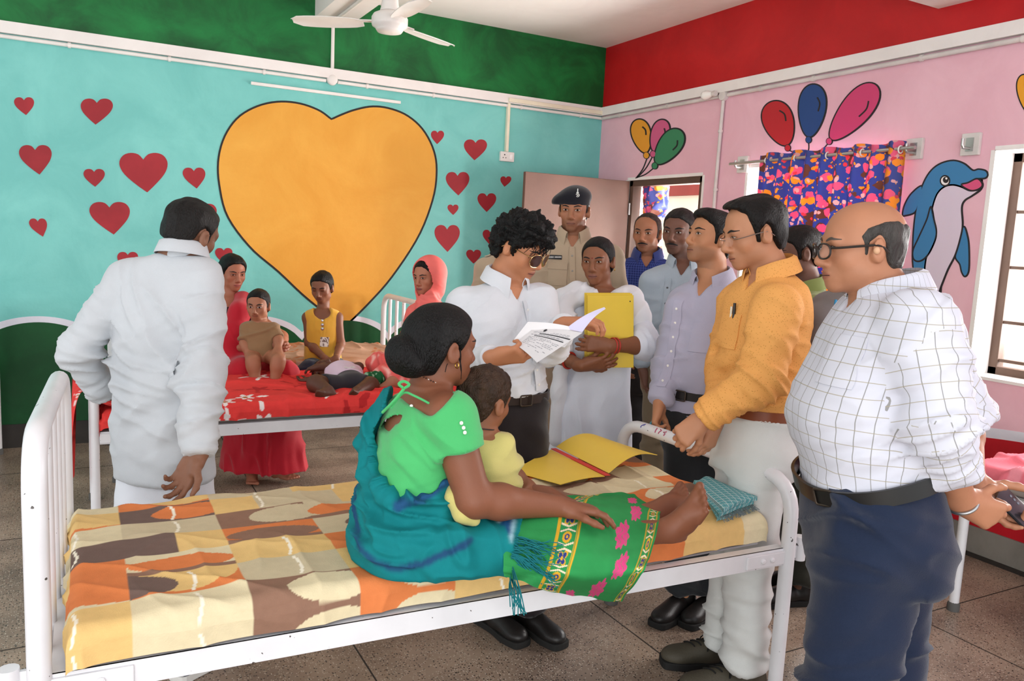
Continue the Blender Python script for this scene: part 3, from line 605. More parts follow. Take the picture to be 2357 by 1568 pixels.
# ------------------------------------------------------------------ smooth-blended solids (signed distance fields -> one continuous mesh)
def smin(a, b, k):
    if k <= 0: return np.minimum(a, b)
    h = np.maximum(k-np.abs(a-b), 0)/k; return np.minimum(a, b)-h*h*k*.25
class Sdf:
    def __init__(s): s.p = []; s.fine = []
    def _add(s, op, lo, hi, fn, k): s.p.append((op, np.array(lo, float), np.array(hi, float), fn, k)); return s
    def cone(s, a, b, ra, rb, k=.02, op='u', flat=None, cap=False):
        a, b = V3(a), V3(b); ab = b-a; L2 = max(1e-9, ab@ab); m = max(ra, rb)+.01
        def fn(X, Y, Z):
            x, y, z = X-a[0], Y-a[1], Z-a[2]; t = np.clip((x*ab[0]+y*ab[1]+z*ab[2])/L2, 0, 1)
            x, y, z = x-ab[0]*t, y-ab[1]*t, z-ab[2]*t
            if flat is not None:
                ax, sc = flat; q = (x*ax[0]+y*ax[1]+z*ax[2])*(1/sc-1); x, y, z = x+ax[0]*q, y+ax[1]*q, z+ax[2]*q
            d = np.sqrt(x*x+y*y+z*z)-(ra+(rb-ra)*t)
            if cap: n_ = ab/math.sqrt(L2); d = np.maximum(d, (X-b[0])*n_[0]+(Y-b[1])*n_[1]+(Z-b[2])*n_[2])
            return d*(min(1, flat[1]) if flat is not None else 1)
        f = 1 if flat is None else max(1, flat[1])
        return s._add(op, np.minimum(a, b)-m*f, np.maximum(a, b)+m*f, fn, k)
    def chain(s, pts, rs, k=.02, **kw):
        for i in range(len(pts)-1): s.cone(pts[i], pts[i+1], rs[i], rs[i+1], k, **kw)
        return s
    def ell(s, c, r, rot=None, k=.02, op='u'):
        c = V3(c); r = V3(r if hasattr(r, '__len__') else (r, r, r)); Rm = np.eye(3) if rot is None else np.asarray(rot, float); m = r.max()+.01; mn = r.min()
        def fn(X, Y, Z):
            x, y, z = X-c[0], Y-c[1], Z-c[2]; q = [(x*Rm[i, 0]+y*Rm[i, 1]+z*Rm[i, 2])/r[i] for i in range(3)]
            k0 = np.sqrt(q[0]**2+q[1]**2+q[2]**2); k1 = np.sqrt((q[0]/r[0])**2+(q[1]/r[1])**2+(q[2]/r[2])**2)
            return np.where(k1 > 1e-6, k0*(k0-1)/np.maximum(k1, 1e-6), -mn)
        return s._add(op, c-m, c+m, fn, k)
    def loft(s, C, ab, right, front, k=.02, op='u', e=2.3, grow=0):
        """stack of superelliptic slices along z: C (n,3), ab (n,2)."""
        C = np.array(C, float); ab = np.array(ab, float)+grow; o = np.argsort(C[:, 2]); C = C[o]; ab = ab[o]; n = 48
        Q = spline(np.hstack([C, ab]), n); Q = Q[np.argsort(Q[:, 2])]; zz = Q[:, 2]; right, front = V3(right), V3(front); m = ab.max()+.02
        def fn(X, Y, Z):
            z = Z+0*Z; cx_, cy_, a, b = [np.interp(z.ravel(), zz, Q[:, i]).reshape(z.shape) for i in (0, 1, 3, 4)]
            x, y = X-cx_, Y-cy_; u = np.abs(x*right[0]+y*right[1])/a; v = np.abs(x*front[0]+y*front[1])/b
            q = (u**e+v**e)**(1/e); rho = np.sqrt(x*x+y*y); d = rho*(1-1/np.maximum(q, 1e-3)); d = np.where(q < .25, -np.minimum(a, b)*.75, d)
            return np.maximum(d, np.maximum(zz[0]-z, z-zz[-1]))
        return s._add(op, C.min(0)-(m, m, .012), C.max(0)+(m, m, .012), fn, k)
    def cut(s, fn, k=0): s.p.append(('x', None, None, fn, k)); return s
    def plane(s, p, n, k=0):
        """keep the side the normal points away from."""
        p, n = V3(p), nrm(n); return s.cut(lambda X, Y, Z: (X-p[0])*n[0]+(Y-p[1])*n[1]+(Z-p[2])*n[2])
    def refine(s, c, r, h): s.fine.append((V3(c)-r, V3(c)+r, h)); return s
    def mesh(s, h, smooth=1, clip=None):
        B = [(l, u) for op, l, u, f, k in s.p if op == 'u']; lo = np.min([b[0] for b in B], 0)-.02; hi = np.max([b[1] for b in B], 0)+.02
        if clip is not None: lo = np.maximum(lo, clip[0]); hi = np.minimum(hi, clip[1])
        ax = []
        for i in range(3):
            x = lo[i]; xs = [x]
            while x < hi[i]:
                st = h
                for l, u, hf in s.fine:
                    if l[i] <= x <= u[i]: st = min(st, hf)
                    elif x < l[i] < x+st: st = max(hf, l[i]-x+1e-4)
                x += st; xs.append(x)
            ax.append(np.array(xs, np.float32))
        D = np.full([len(a) for a in ax], .2, np.float32)
        for op, l, u, fn, k in s.p:
            if op == 'x': sl = [slice(0, len(a)) for a in ax]
            else:
                mg = k+.012; sl = []
                for i in range(3): sl.append(slice(max(0, np.searchsorted(ax[i], l[i]-mg)-1), min(len(ax[i]), np.searchsorted(ax[i], u[i]+mg)+1)))
            if any(q.stop <= q.start for q in sl): continue
            X, Y, Z = ax[0][sl[0]][:, None, None], ax[1][sl[1]][None, :, None], ax[2][sl[2]][None, None, :]
            d = fn(X, Y, Z); R = D[sl[0], sl[1], sl[2]]
            if op == 'u': R = smin(R, d, k)
            elif op == 's': R = -smin(-R, d, k)
            else: R = -smin(-R, -d, k)
            D[sl[0], sl[1], sl[2]] = R
        return surfnet(ax, D, smooth)
def surfnet(ax, D, smooth=1):
    I = D < 0; I[0] = I[-1] = False; I[:, 0] = I[:, -1] = False; I[:, :, 0] = I[:, :, -1] = False
    D = np.where(I, D, np.maximum(D, 1e-6)); c = np.zeros([n-1 for n in D.shape], np.uint8)
    cor = [(a, b, d) for a in (0, 1) for b in (0, 1) for d in (0, 1)]
    for a, b, d in cor: c += I[a:a+c.shape[0], b:b+c.shape[1], d:d+c.shape[2]]
    A = np.argwhere((c > 0) & (c < 8)); idx = np.full(c.shape, -1, np.int32); idx[A[:, 0], A[:, 1], A[:, 2]] = np.arange(len(A))
    vals = np.stack([D[A[:, 0]+a, A[:, 1]+b, A[:, 2]+d] for a, b, d in cor], 1); S = np.zeros((len(A), 3)); n = np.zeros(len(A))
    for i in range(8):
        for k in range(i+1, 8):
            pi, pk = np.array(cor[i]), np.array(cor[k])
            if np.abs(pi-pk).sum() != 1: continue
            m = (vals[:, i] < 0) != (vals[:, k] < 0); t = vals[m, i]/(vals[m, i]-vals[m, k]); S[m] += pi+(pk-pi)*t[:, None]; n[m] += 1
    S /= n[:, None]; V = np.stack([ax[i][A[:, i]]+S[:, i]*(ax[i][A[:, i]+1]-ax[i][A[:, i]]) for i in range(3)], 1); Fs = []
    for axi in range(3):
        sh = [slice(1, -1)]*3; s0 = list(sh); s1 = list(sh); s0[axi] = slice(0, -1); s1[axi] = slice(1, None); a, b = I[tuple(s0)], I[tuple(s1)]
        E = np.argwhere(a != b); fl_ = a[E[:, 0], E[:, 1], E[:, 2]]; off = np.ones(3, int); off[axi] = 0; E = E+off; o1, o2 = [(axi+1) % 3, (axi+2) % 3]; q = []
        for d1, d2 in ((-1, -1), (0, -1), (0, 0), (-1, 0)):
            e = E.copy(); e[:, o1] += d1; e[:, o2] += d2; q.append(idx[e[:, 0], e[:, 1], e[:, 2]])
        q = np.stack(q, 1); q[~fl_] = q[~fl_][:, ::-1]; Fs.append(q)
    F_ = np.vstack(Fs)
    for _ in range(smooth): V = relax(V, F_, .5)
    return V, F_
def relax(V, F_, w_):
    a = F_.ravel(); b = np.roll(F_, -1, 1).ravel(); i = np.concatenate([a, b]); j_ = np.concatenate([b, a]); n = np.bincount(i, minlength=len(V))
    M = np.stack([np.bincount(i, V[j_, k], len(V)) for k in range(3)], 1)/np.maximum(n, 1)[:, None]; return V*(1-w_)+M*w_
def vnormals(V, F_):
    n = np.cross(V[F_[:, 2]]-V[F_[:, 0]], V[F_[:, 3]]-V[F_[:, 1]]); O = np.zeros_like(V)
    for k in range(4):
        for c in range(3): O[:, c] += np.bincount(F_[:, k], n[:, c], len(V))
    return O/np.maximum(np.linalg.norm(O, axis=1, keepdims=True), 1e-12)
def folds(V, F_, specs, base=.0015, seed=0):
    """cloth: soft lumps everywhere plus creases: (centre, radius, direction across creases, wavelength, depth)."""
    Nn = vnormals(V, F_); d = base*vnoise(V+seed, 9)+base*.6*vnoise(V+seed+3, 22)
    for i, (c, r, u, wl, am) in enumerate(specs):
        u = nrm(u); v = nrm(np.cross(u, (.31, .52, .79))); w_ = np.cross(u, v); R_ = V-V3(c); q = np.exp(-np.sum(R_**2, 1)/(r*r)); wp = .45*vnoise(V+seed+i, 5)
        n = vnoise(np.stack([(R_@u)/wl+wp+13.3*i, (R_@v)/(wl*4.5)+7.7, (R_@w_)/(wl*4.5)+3.1], 1), 1); n2 = vnoise(np.stack([(R_@u)/(wl*.55)+wp+5.3*i, (R_@v)/(wl*2.2), (R_@w_)/(wl*2.2)], 1), 1); d += am*1.9*q*(np.clip(1-np.abs(n)*2.0, 0, 1)**1.4-.25)+am*.35*q*n2
    return V+Nn*d[:, None]

# ------------------------------------------------------------------ people
def facing(phi):
    t = _yaw+math.radians(phi); return V3((math.sin(t), math.cos(t), 0)), V3((math.cos(t), -math.sin(t), 0))   # front, right   (phi: 0 away from the camera, 90 to the right)
def head_frame(phi, pitch, roll):
    f, r = facing(phi); p = math.radians(pitch); u = V3((0, 0, 1)); f2 = f*math.cos(p)-u*math.sin(p); u2 = u*math.cos(p)+f*math.sin(p); a = math.radians(roll)
    return np.stack([r*math.cos(a)-u2*math.sin(a), f2, u2*math.cos(a)+r*math.sin(a)])     # rows: right, front, up (roll>0 leans to own right)
def hand(S, wrist, to, palm, s=1.0, curl=(20, 30, 25), spread=4, thumb=(.75, -.35), tc=25, left=False, fc=None, h=.0032):
    """five-fingered hand; `to`: towards the fingers, `palm`: way the palm faces."""
    Y = nrm(to); Z = -nrm(V3(palm)-Y*np.dot(palm, Y)); X = np.cross(Y, Z)*(-1 if left else 1); w_ = V3(wrist); T = lambda x, y, z: w_+(X*x+Y*y+Z*z)*s
    xs = (.029, .0095, -.0105, -.029); Ls = (.070, .078, .072, .056); kb = (.088, .092, .088, .080); rr = (.0092, .0095, .009, .0082)
    S.cone(w_-Y*.03*s, T(0, .02, 0), .026*s, .027*s, .02, flat=(Z, .72))
    for i in range(4): S.cone(T(xs[i]*.55, .012, 0), T(xs[i], kb[i], 0), .0165*s, .0125*s, .014)
    S.cone(T(.022, .02, -.010), T(.03, .045, -.012), .017*s, .012*s, .014); S.cone(T(-.022, .02, -.008), T(-.025, .05, -.008), .014*s, .011*s, .012)
    tips = []
    for i in range(4):
        c = (fc[i] if fc else curl); a = math.radians(spread*(1.5-i)); p = V3((xs[i], kb[i], 0)); ang = 0
        for q, (fr, r0, r1) in enumerate(((.45, 1.05, .95), (.30, .95, .86), (.25, .86, .72))):
            ang += math.radians(c[q]); dv = V3((math.sin(a)*math.cos(ang), math.cos(a)*math.cos(ang), -math.sin(ang))); p2 = p+dv*Ls[i]*fr
            S.cone(T(*p), T(*p2), rr[i]*r0*s, rr[i]*r1*s, .005); p = p2
        tips.append(T(*p))
    p = V3((.030, .032, -.010)); d0 = nrm((thumb[0], .75, thumb[1]))
    for q, (ln, r0, r1) in enumerate(((.036, .0135, .011), (.030, .0108, .0098), (.024, .0098, .0075))):
        if q: a = math.radians(tc); d0 = nrm(d0*math.cos(a)+V3((-.55, .6, -.25))*math.sin(a))
        p2 = p+d0*ln; S.cone(T(*p), T(*p2), r0*s, r1*s, .006); p = p2
    tips.append(T(*p)); S.refine(T(0, .08, -.01), .115*s, h); return tips
def foot(S, ankle, heel_z, toe_dir, s=1.0, h=.004, toes=True):
    """bare foot: ankle joint, sole height, direction of the toes (with up = sole normal)."""
    a = V3(ankle); Y = nrm(toe_dir); U = V3(heel_z); U = nrm(U-Y*(U@Y)); X = np.cross(Y, U); T = lambda x, y, z: a+(X*x+Y*y+U*z)*s
    S.ell(T(0, -.035, -.045), V3((.03, .035, .032))*s, np.stack([X, Y, U]), .02); S.cone(T(0, -.02, -.03), T(.0, .08, -.048), .034*s, .03*s, .025); S.cone(T(-.012, .05, -.05), T(-.02, .115, -.06), .024*s, .02*s, .02); S.cone(T(.012, .04, -.052), T(.022, .10, -.062), .022*s, .016*s, .02); S.cone(T(0, 0, 0), T(0, .06, -.03), .036*s, .028*s, .02)
    if toes:
        for x, y, L_, r in ((-.032, .122, .040, .0135), (-.011, .126, .034, .0095), (.006, .122, .030, .009), (.022, .114, .027, .0085), (.037, .102, .024, .0085)): S.cone(T(x*.9, y-.03, -.061), T(x, y+L_-.01, -.064), r*1.05*s, r*s, .008)
    S.refine(T(0, .05, -.03), .13*s, h); return T
HP = dict(male=[(.20, .20), (.13, .092), (.078, .078), (.062, .060), (.046, .044), (.034, .014), (.028, -.024), (.012, -.026), (.010, .012), (-.010, .030), (-.026, .012), (-.034, -.030), (-.055, -.066), (-.2, -.072), (-.2, .2)],
          bald_side=[(.02, .052), (.040, .03), (.030, .012), (.026, -.018), (.012, -.02), (.010, .014), (-.010, .030), (-.026, .012), (-.034, -.034), (-.055, -.07), (-.2, -.075), (-.2, .062), (-.10, .062), (-.06, .072), (-.02, .066)],
          recede=[(.20, .20), (.10, .105), (.060, .100), (.045, .070), (.040, .044), (.034, .014), (.028, -.024), (.012, -.026), (.010, .012), (-.010, .030), (-.026, .012), (-.034, -.030), (-.055, -.066), (-.2, -.072), (-.2, .2)],
          woman=[(.20, .20), (.12, .088), (.080, .082), (.068, .062), (.052, .034), (.036, .006), (.022, -.010), (.008, .004), (-.006, .016), (-.018, .0), (-.03, -.03), (-.05, -.06), (-.2, -.075), (-.2, .2)])
HP['child'] = [(.20, .20), (.13, .09), (.082, .082), (.066, .066), (.048, .046), (.036, .016), (.028, -.012), (.012, -.012), (.010, .012), (-.010, .028), (-.026, .012), (-.034, -.03), (-.055, -.06), (-.2, -.066), (-.2, .2)]
def poly_sd(y, z, P):
    P = np.array(P, float); d = np.full(np.broadcast(y, z).shape, 1e9); s_ = np.ones(d.shape); n = len(P); k = n-1
    for i in range(n):
        ex, ey = P[k]-P[i]; wx, wy = y-P[i, 0], z-P[i, 1]; t = np.clip((wx*ex+wy*ey)/(ex*ex+ey*ey), 0, 1); bx, by = wx-ex*t, wy-ey*t; d = np.minimum(d, bx*bx+by*by)
        c1, c2, c3 = z >= P[i, 1], z < P[k, 1], ex*wy > ey*wx; s_ = np.where((c1 & c2 & c3) | (~c1 & ~c2 & ~c3), -s_, s_); k = i
    return s_*np.sqrt(d)
def head(S, c, Rm, s=1.0, fat=0, child=0, h=.0034, nose=1.0):
    """adds a face-bearing head; Rm rows right/front/up."""
    T = lambda x, y, z: V3(c)+(Rm[0]*x+Rm[1]*y+Rm[2]*z)*s; E = lambda p, r, k=.02, op='u': S.ell(T(*p), V3(r)*s, Rm, k*s, op); f = fat
    E((0, -.012, .040+.004*child), (.073+.003*child, .096, .083), .02); E((0, .028, .045), (.060, .060, .058), .03)
    E((0, .034, -.018), (.061+.006*f, .056, .066-.006*child), .03); E((0, .028, -.058+.012*child), (.049+.011*f, .054, .044+.006*f), .025)
    E((0, .072-.006*child, -.090+.016*child), (.024, .017, .016), .026)
    for q in (-1, 1):
        E((q*.040, .006, -.056), (.018+.008*f, .022, .022), .03); E((q*.041, .060, -.018), (.020, .018, .020+.004*f), .02)
        E((q*.033, .104, .010), (.019, .018, .0135), .014, 's'); E((q*.032, .0765, .009), (.0150, .0125, .0135), .005)
        E((q*.0125, .097, -.033), (.0085*nose, .010, .0075), .007)
        er = np.stack([Rm[0]*math.cos(.35)-q*Rm[1]*math.sin(.35)*1, Rm[1]*math.cos(.35)+q*Rm[0]*math.sin(.35), Rm[2]])
        S.ell(T(q*.080, -.008, .0), V3((.0085, .0185, .031))*s, er, .006*s); E((q*.074, .0, -.012), (.010, .012, .016), .008); S.ell(T(q*.0905, -.002, .003), V3((.0075, .010, .016))*s, er, .006*s, 's')
    S.cone(T(-.036, .082, .027), T(.036, .082, .027), .0115*s, .0115*s, .018*s)
    S.cone(T(0, .088, .018), T(0, .110*nose**.2, -.026), .0085*s*nose, .0118*s*nose, .012*s); E((0, .098, -.036), (.007, .012, .006), .006)
    E((0, .073, -.058+.008*child), (.030, .021, .028), .018); E((0, .0915, -.0565+.008*child), (.023, .0085, .0058), .006); E((0, .0895, -.0675+.008*child), (.0195, .0095, .0072), .006)
    S.refine(T(0, .0, .005), .125*s, h)
    return T
SKINM = attrmat('skin', .52, .35, .05, 14, .05, 160)
EYEM = {}
def patch(bvh, P, D, off):
    """drop points P (n,m,3) along direction D on to a surface."""
    D = Vector(tuple(D)); out = np.array(P, float).reshape(-1, 3)
    for i, p in enumerate(out):
        hit = bvh.ray_cast(Vector(p), D, 1.0)
        if hit[0] is None: hit = bvh.find_nearest(Vector(p)+D*.1)
        out[i] = np.array(hit[0])-np.array(D)*off
    return out.reshape(np.shape(P))
def face_parts(par, bvh, T, Rm, s, brow='1A1412', stache=None, eye=1.0, lash=True, look=(0, 0), browz=.0, lid=0, lipline=True, sc=1.0, child=0, beard=None, bindi=None, iris='2A1710', sindoor=None):
    D = -Rm[1]; drop = lambda pts, off: patch(bvh, np.array([[T(x, .19, z) for x, z in row] for row in pts]), D, off*s)
    me, mb_, mst = mat('eye_white', 'C4BAB2', .3), mat('iris_'+iris, iris, .2), mat('brow_'+brow, brow, .8)
    for q in (-1, 1):
        ex, ez = q*.032, .009; hw, hu, hl = .0144*sc, .0055*eye*sc, .0038*eye*sc
        def lid_z(x, up): return ez-.0006*q*0+(hu*(1-abs(x/hw)**2.2) if up else -hl*(1-abs(x/hw)**2.4))-.0012*(abs(x)/hw)*(1 if x*q < 0 else -.6)
        if eye > .12:
            xs = np.linspace(-hw, hw, 13); g = [[(ex+x, lid_z(x, 0)+(lid_z(x, 1)-lid_z(x, 0))*t) for t in np.linspace(0, 1, 6)] for x in xs]
            eo = MB().grid(drop(g, .0007)).build('eye', me, par, True, fix=False); ir = .0061*sc; px, pz = look[0]*.0075+0*q, look[1]*.003; g = []
            for x in np.linspace(-ir, ir, 9):
                xx = px+x; hh = math.sqrt(max(0, ir*ir-x*x)); a, b = max(pz-hh+ez, lid_z(xx, 0)), min(pz+hh+ez, lid_z(xx, 1)); g.append([(ex+xx, a+(b-a)*t) for t in np.linspace(0, 1, 5)])
            MB().grid(drop(g, .0014)).build('iris', mb_, eo, True, fix=False)
        else: eo = par
        if lash:
            g = [[(ex+x, lid_z(x, 1)+(.0015+.0005*q*x/hw*0)*t-.0004) for t in (0, 1)] for x in np.linspace(-hw*1.08, hw*1.08, 12)]
            if eye <= .12: g = [[(ex+x, ez-.004*(1-(x/hw)**2)-.001+.0016*t) for t in (0, 1)] for x in np.linspace(-hw, hw, 12)]
            MB().grid(drop(g, .0018)).build('eyelash', mat('lash_black', '15100F', .7), eo, True, fix=False)
        g = []
        for u in np.linspace(0, 1, 12):
            x = q*(.013+.040*u); z = .0255+browz+.0065*math.sin(PI*min(1, u*1.25)*.62)-.006*max(0, u-.6); th = .0036*(math.sin(PI*(.12+.83*u)))**.7*sc; g.append([(x, z+th*t) for t in (-1, 0, 1)])
        MB().grid(drop(g, .0016)).build('eyebrow', mst, par, True, fix=False)
    if stache:
        g = []
        for u in np.linspace(-1, 1, 15): g.append([(u*.031, -.0445-.0085*abs(u)**1.6+(-.0105+.005*abs(u))*t) for t in (0, .35, .7, 1)])
        P = drop(g, .0012); P2 = drop(g, .0052); P2[:, 0] = P[:, 0]; P2[:, -1] = P[:, -1]; P2[0] = P[0]; P2[-1] = P[-1]; MB().grid(P2).build('moustache', mat('brow_'+stache, stache, .85, bump=.6, bscale=500), par, True, fix=False)
    if lipline:
        zo = -.0618+.008*child; g = [[(u*.0235, zo-.0012*(1-abs(u))+.0018*abs(u)**3*0+.0011*t) for t in (-1, 1)] for u in np.linspace(-1, 1, 11)]; MB().grid(drop(g, .0006)).build('mouth_line', mat('mouth_dark', '43201B', .6), par, True, fix=False)
    if bindi:
        g = [[(bindi*math.cos(a)*r_, .028+bindi*math.sin(a)*r_) for a in np.linspace(0, 2*PI, 11)] for r_ in (.05, 1)]; MB().grid(drop(g, .0018)).build('bindi', mat('bindi_red', '7A1616', .5), par, True, fix=False)
def skin_col(V, skin, T=None, Rm=None, c=None, s=1, lips=None, beard=0, child=0):
    b = np.minimum(lin(skin)*1.35, 1); col = np.tile(b, (len(V), 1))*(1+.05*vnoise(V, 18))[:, None]
    if Rm is not None:
        L_ = ((V-V3(c))@np.asarray(Rm).T)/s; x, y, z = L_[:, 0], L_[:, 1], L_[:, 2]; zo = -.062+.008*child
        hd = (np.abs(x) < .12) & (np.abs(y) < .16) & (np.abs(z) < .16)
        q = np.clip(1.15-np.sqrt((x/.024)**2+((z-zo)/.0105)**2), 0, .35)/.35*(y > .06)*hd; lc = lin(lips) if lips else b*np.array([.78, .55, .55]); col = col*(1-q[:, None]*.75)+lc*q[:, None]*.75
        q = np.exp(-((np.abs(x)-.032)/.02)**2-((z-.010)/.012)**2)*(y > .05)*hd*.28; col *= (1-q)[:, None]
        q = np.exp(-((np.abs(x)-.042)/.02)**2-((z+.02)/.02)**2)*(y > .03)*hd*.12; col = col*(1-q[:, None])+lin('C0704E')*q[:, None]
        if beard: q = np.clip((-.036-z)/.015, 0, 1)*np.clip((y+.01)/.03, 0, 1)*(z > -.125)*hd*beard; col = col*(1-q[:, None])+lin('3A302C')*q[:, None]
    return np.clip(col, 0, 1)
def hair_mesh(c, Rm, s, poly, th=.010, extra=(), amp=.002, freq=90, h=.004, front=0, curl=0, widow=0, child=0):
    S = Sdf(); T = lambda x, y, z: V3(c)+(Rm[0]*x+Rm[1]*y+Rm[2]*z)*s
    S.ell(T(0, -.012, .040+.004*child), (V3((.073+.003*child, .096, .083))+th)*s, Rm, .02); S.ell(T(0, .028, .045), (V3((.060, .060, .058))+th*1.05)*s, Rm, .03*s); S.ell(T(0, -.03, -.02), V3((.066, .066, .066))*s+th*.6, Rm, .03*s)
    for p, r in ((( .066, .012, .0), (.010, .03, .03)), ((-.066, .012, .0), (.010, .03, .03))): S.ell(T(*p), V3(r)*s, Rm, .012*s)
    if front: S.ell(T(0, .055, .085), V3((.055, .045, .035))*s+front, Rm, .03*s)
    def cutf(X, Y, Z):
        x, y, z = [(X-c[0])*Rm[i, 0]+(Y-c[1])*Rm[i, 1]+(Z-c[2])*Rm[i, 2] for i in range(3)]; return poly_sd(y/s, z/s+widow*(np.abs(x/s)/.06)**2*.012-.006*np.maximum(0, np.abs(x/s)-.045)/.03, poly)*s
    S.cut(cutf, .016*s)
    for kind, *a in extra:
        if kind == 'ell': S.ell(T(*a[0]), V3(a[1])*s, Rm, a[2] if len(a) > 2 else .01)
        if kind == 'chain': S.chain([T(*p) for p in a[0]], [r*s for r in a[1]], .01)
        if kind == 'wchain': S.chain([V3(p) for p in a[0]], list(a[1]), .01)
    V, F_ = S.mesh(h, 1); Nn = vnormals(V, F_); L_ = (V-V3(c))@Rm.T/s
    d = amp*vnoise(L_*np.array([1, .35, .35]), freq)+amp*.8*vnoise(L_*np.array([1.4, .5, .5])+5, freq*.5)
    if curl: d = d+curl*(np.abs(vnoise(L_+2, 42))*1.6-.5)+curl*.7*np.abs(vnoise(L_+8, 80))
    return V+Nn*d[:, None]*s, F_
M_hair = {}
def hairmat(c):
    return mat('hair_'+c, np.array([int(c[i:i+2],16)/255 for i in (0,2,4)])*.72, .5, var=.35, vscale=60, bump=.7, bscale=260, spec=.22, stretch=(1, 1, .35))
def finish(name, V, F_, m, par=None, col=None, pat=None, origin=None):
    if origin is not None: V = V-V3(origin)
    me = np_mesh(name, V, F_, col)
    if pat is not None:
        lab, maps = pat; fl_ = lab[F_].max(1); c3 = np.zeros((F_.size, 3), np.float32); fi = np.repeat(np.arange(len(F_)), F_.shape[1]); vi = F_.ravel()
        for k, mp in enumerate(maps):
            m_ = fl_[fi] == k; c3[m_, :2] = mp[vi[m_], :2]
        per = np.array([mp[0, 2] for mp in maps])[fl_]; u = c3[:, 0].reshape(-1, F_.shape[1]); du = u-u[:, :1]; u -= np.round(du/per[:, None])*per[:, None]; c3[:, 0] = u.ravel()
        a = me.attributes.new('pat', 'FLOAT_VECTOR', 'CORNER'); a.data.foreach_set('vector', c3.ravel())
    o = link(name, me, m, par)
    if origin is not None: o.location = tuple(origin)
    return o
def bvh_of(V, F_): return BVHTree.FromPolygons([tuple(v) for v in V.tolist()], [tuple(f) for f in F_.tolist()])
ALLP = []
class Person:
    """one figure: body mesh at top level, hair and clothing as its children."""
    def __init__(s, label, d, phi, skin, hb=.014, group=None):
        s.label, s.d, s.phi, s.skin, s.hb = label, d, phi, skin, hb; s.f, s.r = facing(phi); s.S = Sdf(); s.arms = {}; s.secs = None; s.hd = None; s.legs = {}; s.group = group
    def pt(s, px, py, dd=0): return at(px, py, s.d+dd)
    def P(s, q): return s.pt(*q) if (len(q) < 3 or abs(q[0]) > 30) else V3(q)
    def head(s, px, py, dd, phi, pitch=0, roll=0, sz=1.0, **kw):
        s.hc = s.pt(px, py, dd); s.Rm = head_frame(phi, pitch, roll); s.sz = sz; s.child = kw.get('child', 0); s.T = head(s.S, s.hc, s.Rm, sz, **kw); return s
    def neck(s, base, r0=.050, r1=.057):
        s.nb = s.P(base); q = s.sz; s.S.chain([s.T(0, -.022, -.045), (s.T(0, -.03, -.10)+s.nb)/2, s.nb+V3((0, 0, -.03))], [r0*q, r0*q, r1*q], .03); return s
    def torso(s, secs, body=-.013, k=.03):
        """rows: px, py, half width, half depth [, dd]"""
        s.C = np.array([s.pt(q[0], q[1], q[4] if len(q) > 4 else 0) for q in secs]); s.ab = np.array([(q[2], q[3]) for q in secs]); s.S.loft(s.C, s.ab, s.r, s.f, k, grow=body); return s
    def arm(s, side, sh, el, wr, r=(.050, .040, .027), bulge=True):
        p = [s.P(sh), s.P(el), s.P(wr)]; s.arms[side] = p; m = p[1]+(p[2]-p[1])*.3; s.S.chain([p[0], p[1]], r[:2], .03); s.S.chain([p[1], m, p[2]], [r[1]*.97, r[1]*.98, r[2]], .02); s.S.cone(s.nb-V3((0, 0, .035)), p[0], r[0]*.95, r[0]*.98, .03); return s
    def hand(s, side, to=None, palm=(0, 0, -1), **kw):
        p = s.arms[side]; to = nrm(p[2]-p[1]) if to is None else to; hs = kw.pop('sz', s.sz); s.tips = hand(s.S, p[2]+nrm(to)*.012, to, palm, hs, left=(side == 'L'), **kw); return s
    def leg(s, side, hip, knee, ankle, r=(.075, .052, .036), floor=True):
        p = [s.P(hip), s.P(knee), s.P(ankle)]
        if floor: p[2][2] = .085; p[1][2] = .5*p[0][2]+.5*.085
        s.legs[side] = p; m = p[1]+(p[2]-p[1])*.3; s.S.chain([p[0], p[1]], r[:2], .03); s.S.chain([p[1], m, p[2]], [r[1], r[1]*.98, r[2]], .02); return s
    def build(s, origin, lips=None, beard=0, smooth=1, paint=None):
        V, F_ = s.S.mesh(s.hb, smooth); col = skin_col(V, s.skin, s.T, s.Rm, s.hc, s.sz, lips, beard, s.child)
        if paint: col = paint(V, col)
        s.o = finish('person', V, F_, SKINM, None, col, origin=origin); tag(s.o, s.label, 'person', s.group); s.V, s.F_ = V, F_
        q = np.linalg.norm(V-s.hc, axis=1) < .16*s.sz; fm = q[F_].all(1); s.hbvh = bvh_of(V, F_[fm]); ALLP.append(s); return s
    def face(s, **kw): kw.setdefault('child', s.child); face_parts(s.o, s.hbvh, s.T, s.Rm, s.sz, **kw); return s
    def hair(s, color='16110F', style='male', name='hair', **kw):
        V, F_ = hair_mesh(s.hc, s.Rm, s.sz, HP[style] if isinstance(style, str) else style, child=s.child, **kw); s.ho = finish(name, V, F_, hairmat(color), s.o); return s
    def garment(s, name, S, h, m, specs=(), base=.0018, seed=0, col=None, pat=False, parent=None, smooth=1, label=None, clip=None):
        V, F_ = S.mesh(h, smooth, clip); V = folds(V, F_, specs, base, seed); c = relax(relax(col(V), F_, .6), F_, .6) if callable(col) else (None if col is None else np.tile(lin(col), (len(V), 1)))
        o = finish(name, V, F_, m, parent or s.o, c, s.pat(V, True) if pat else None)
        if label: o['label'] = label
        s.last = bvh_of(V, F_); s.lo = o; return o
    slv = (.074, .062)
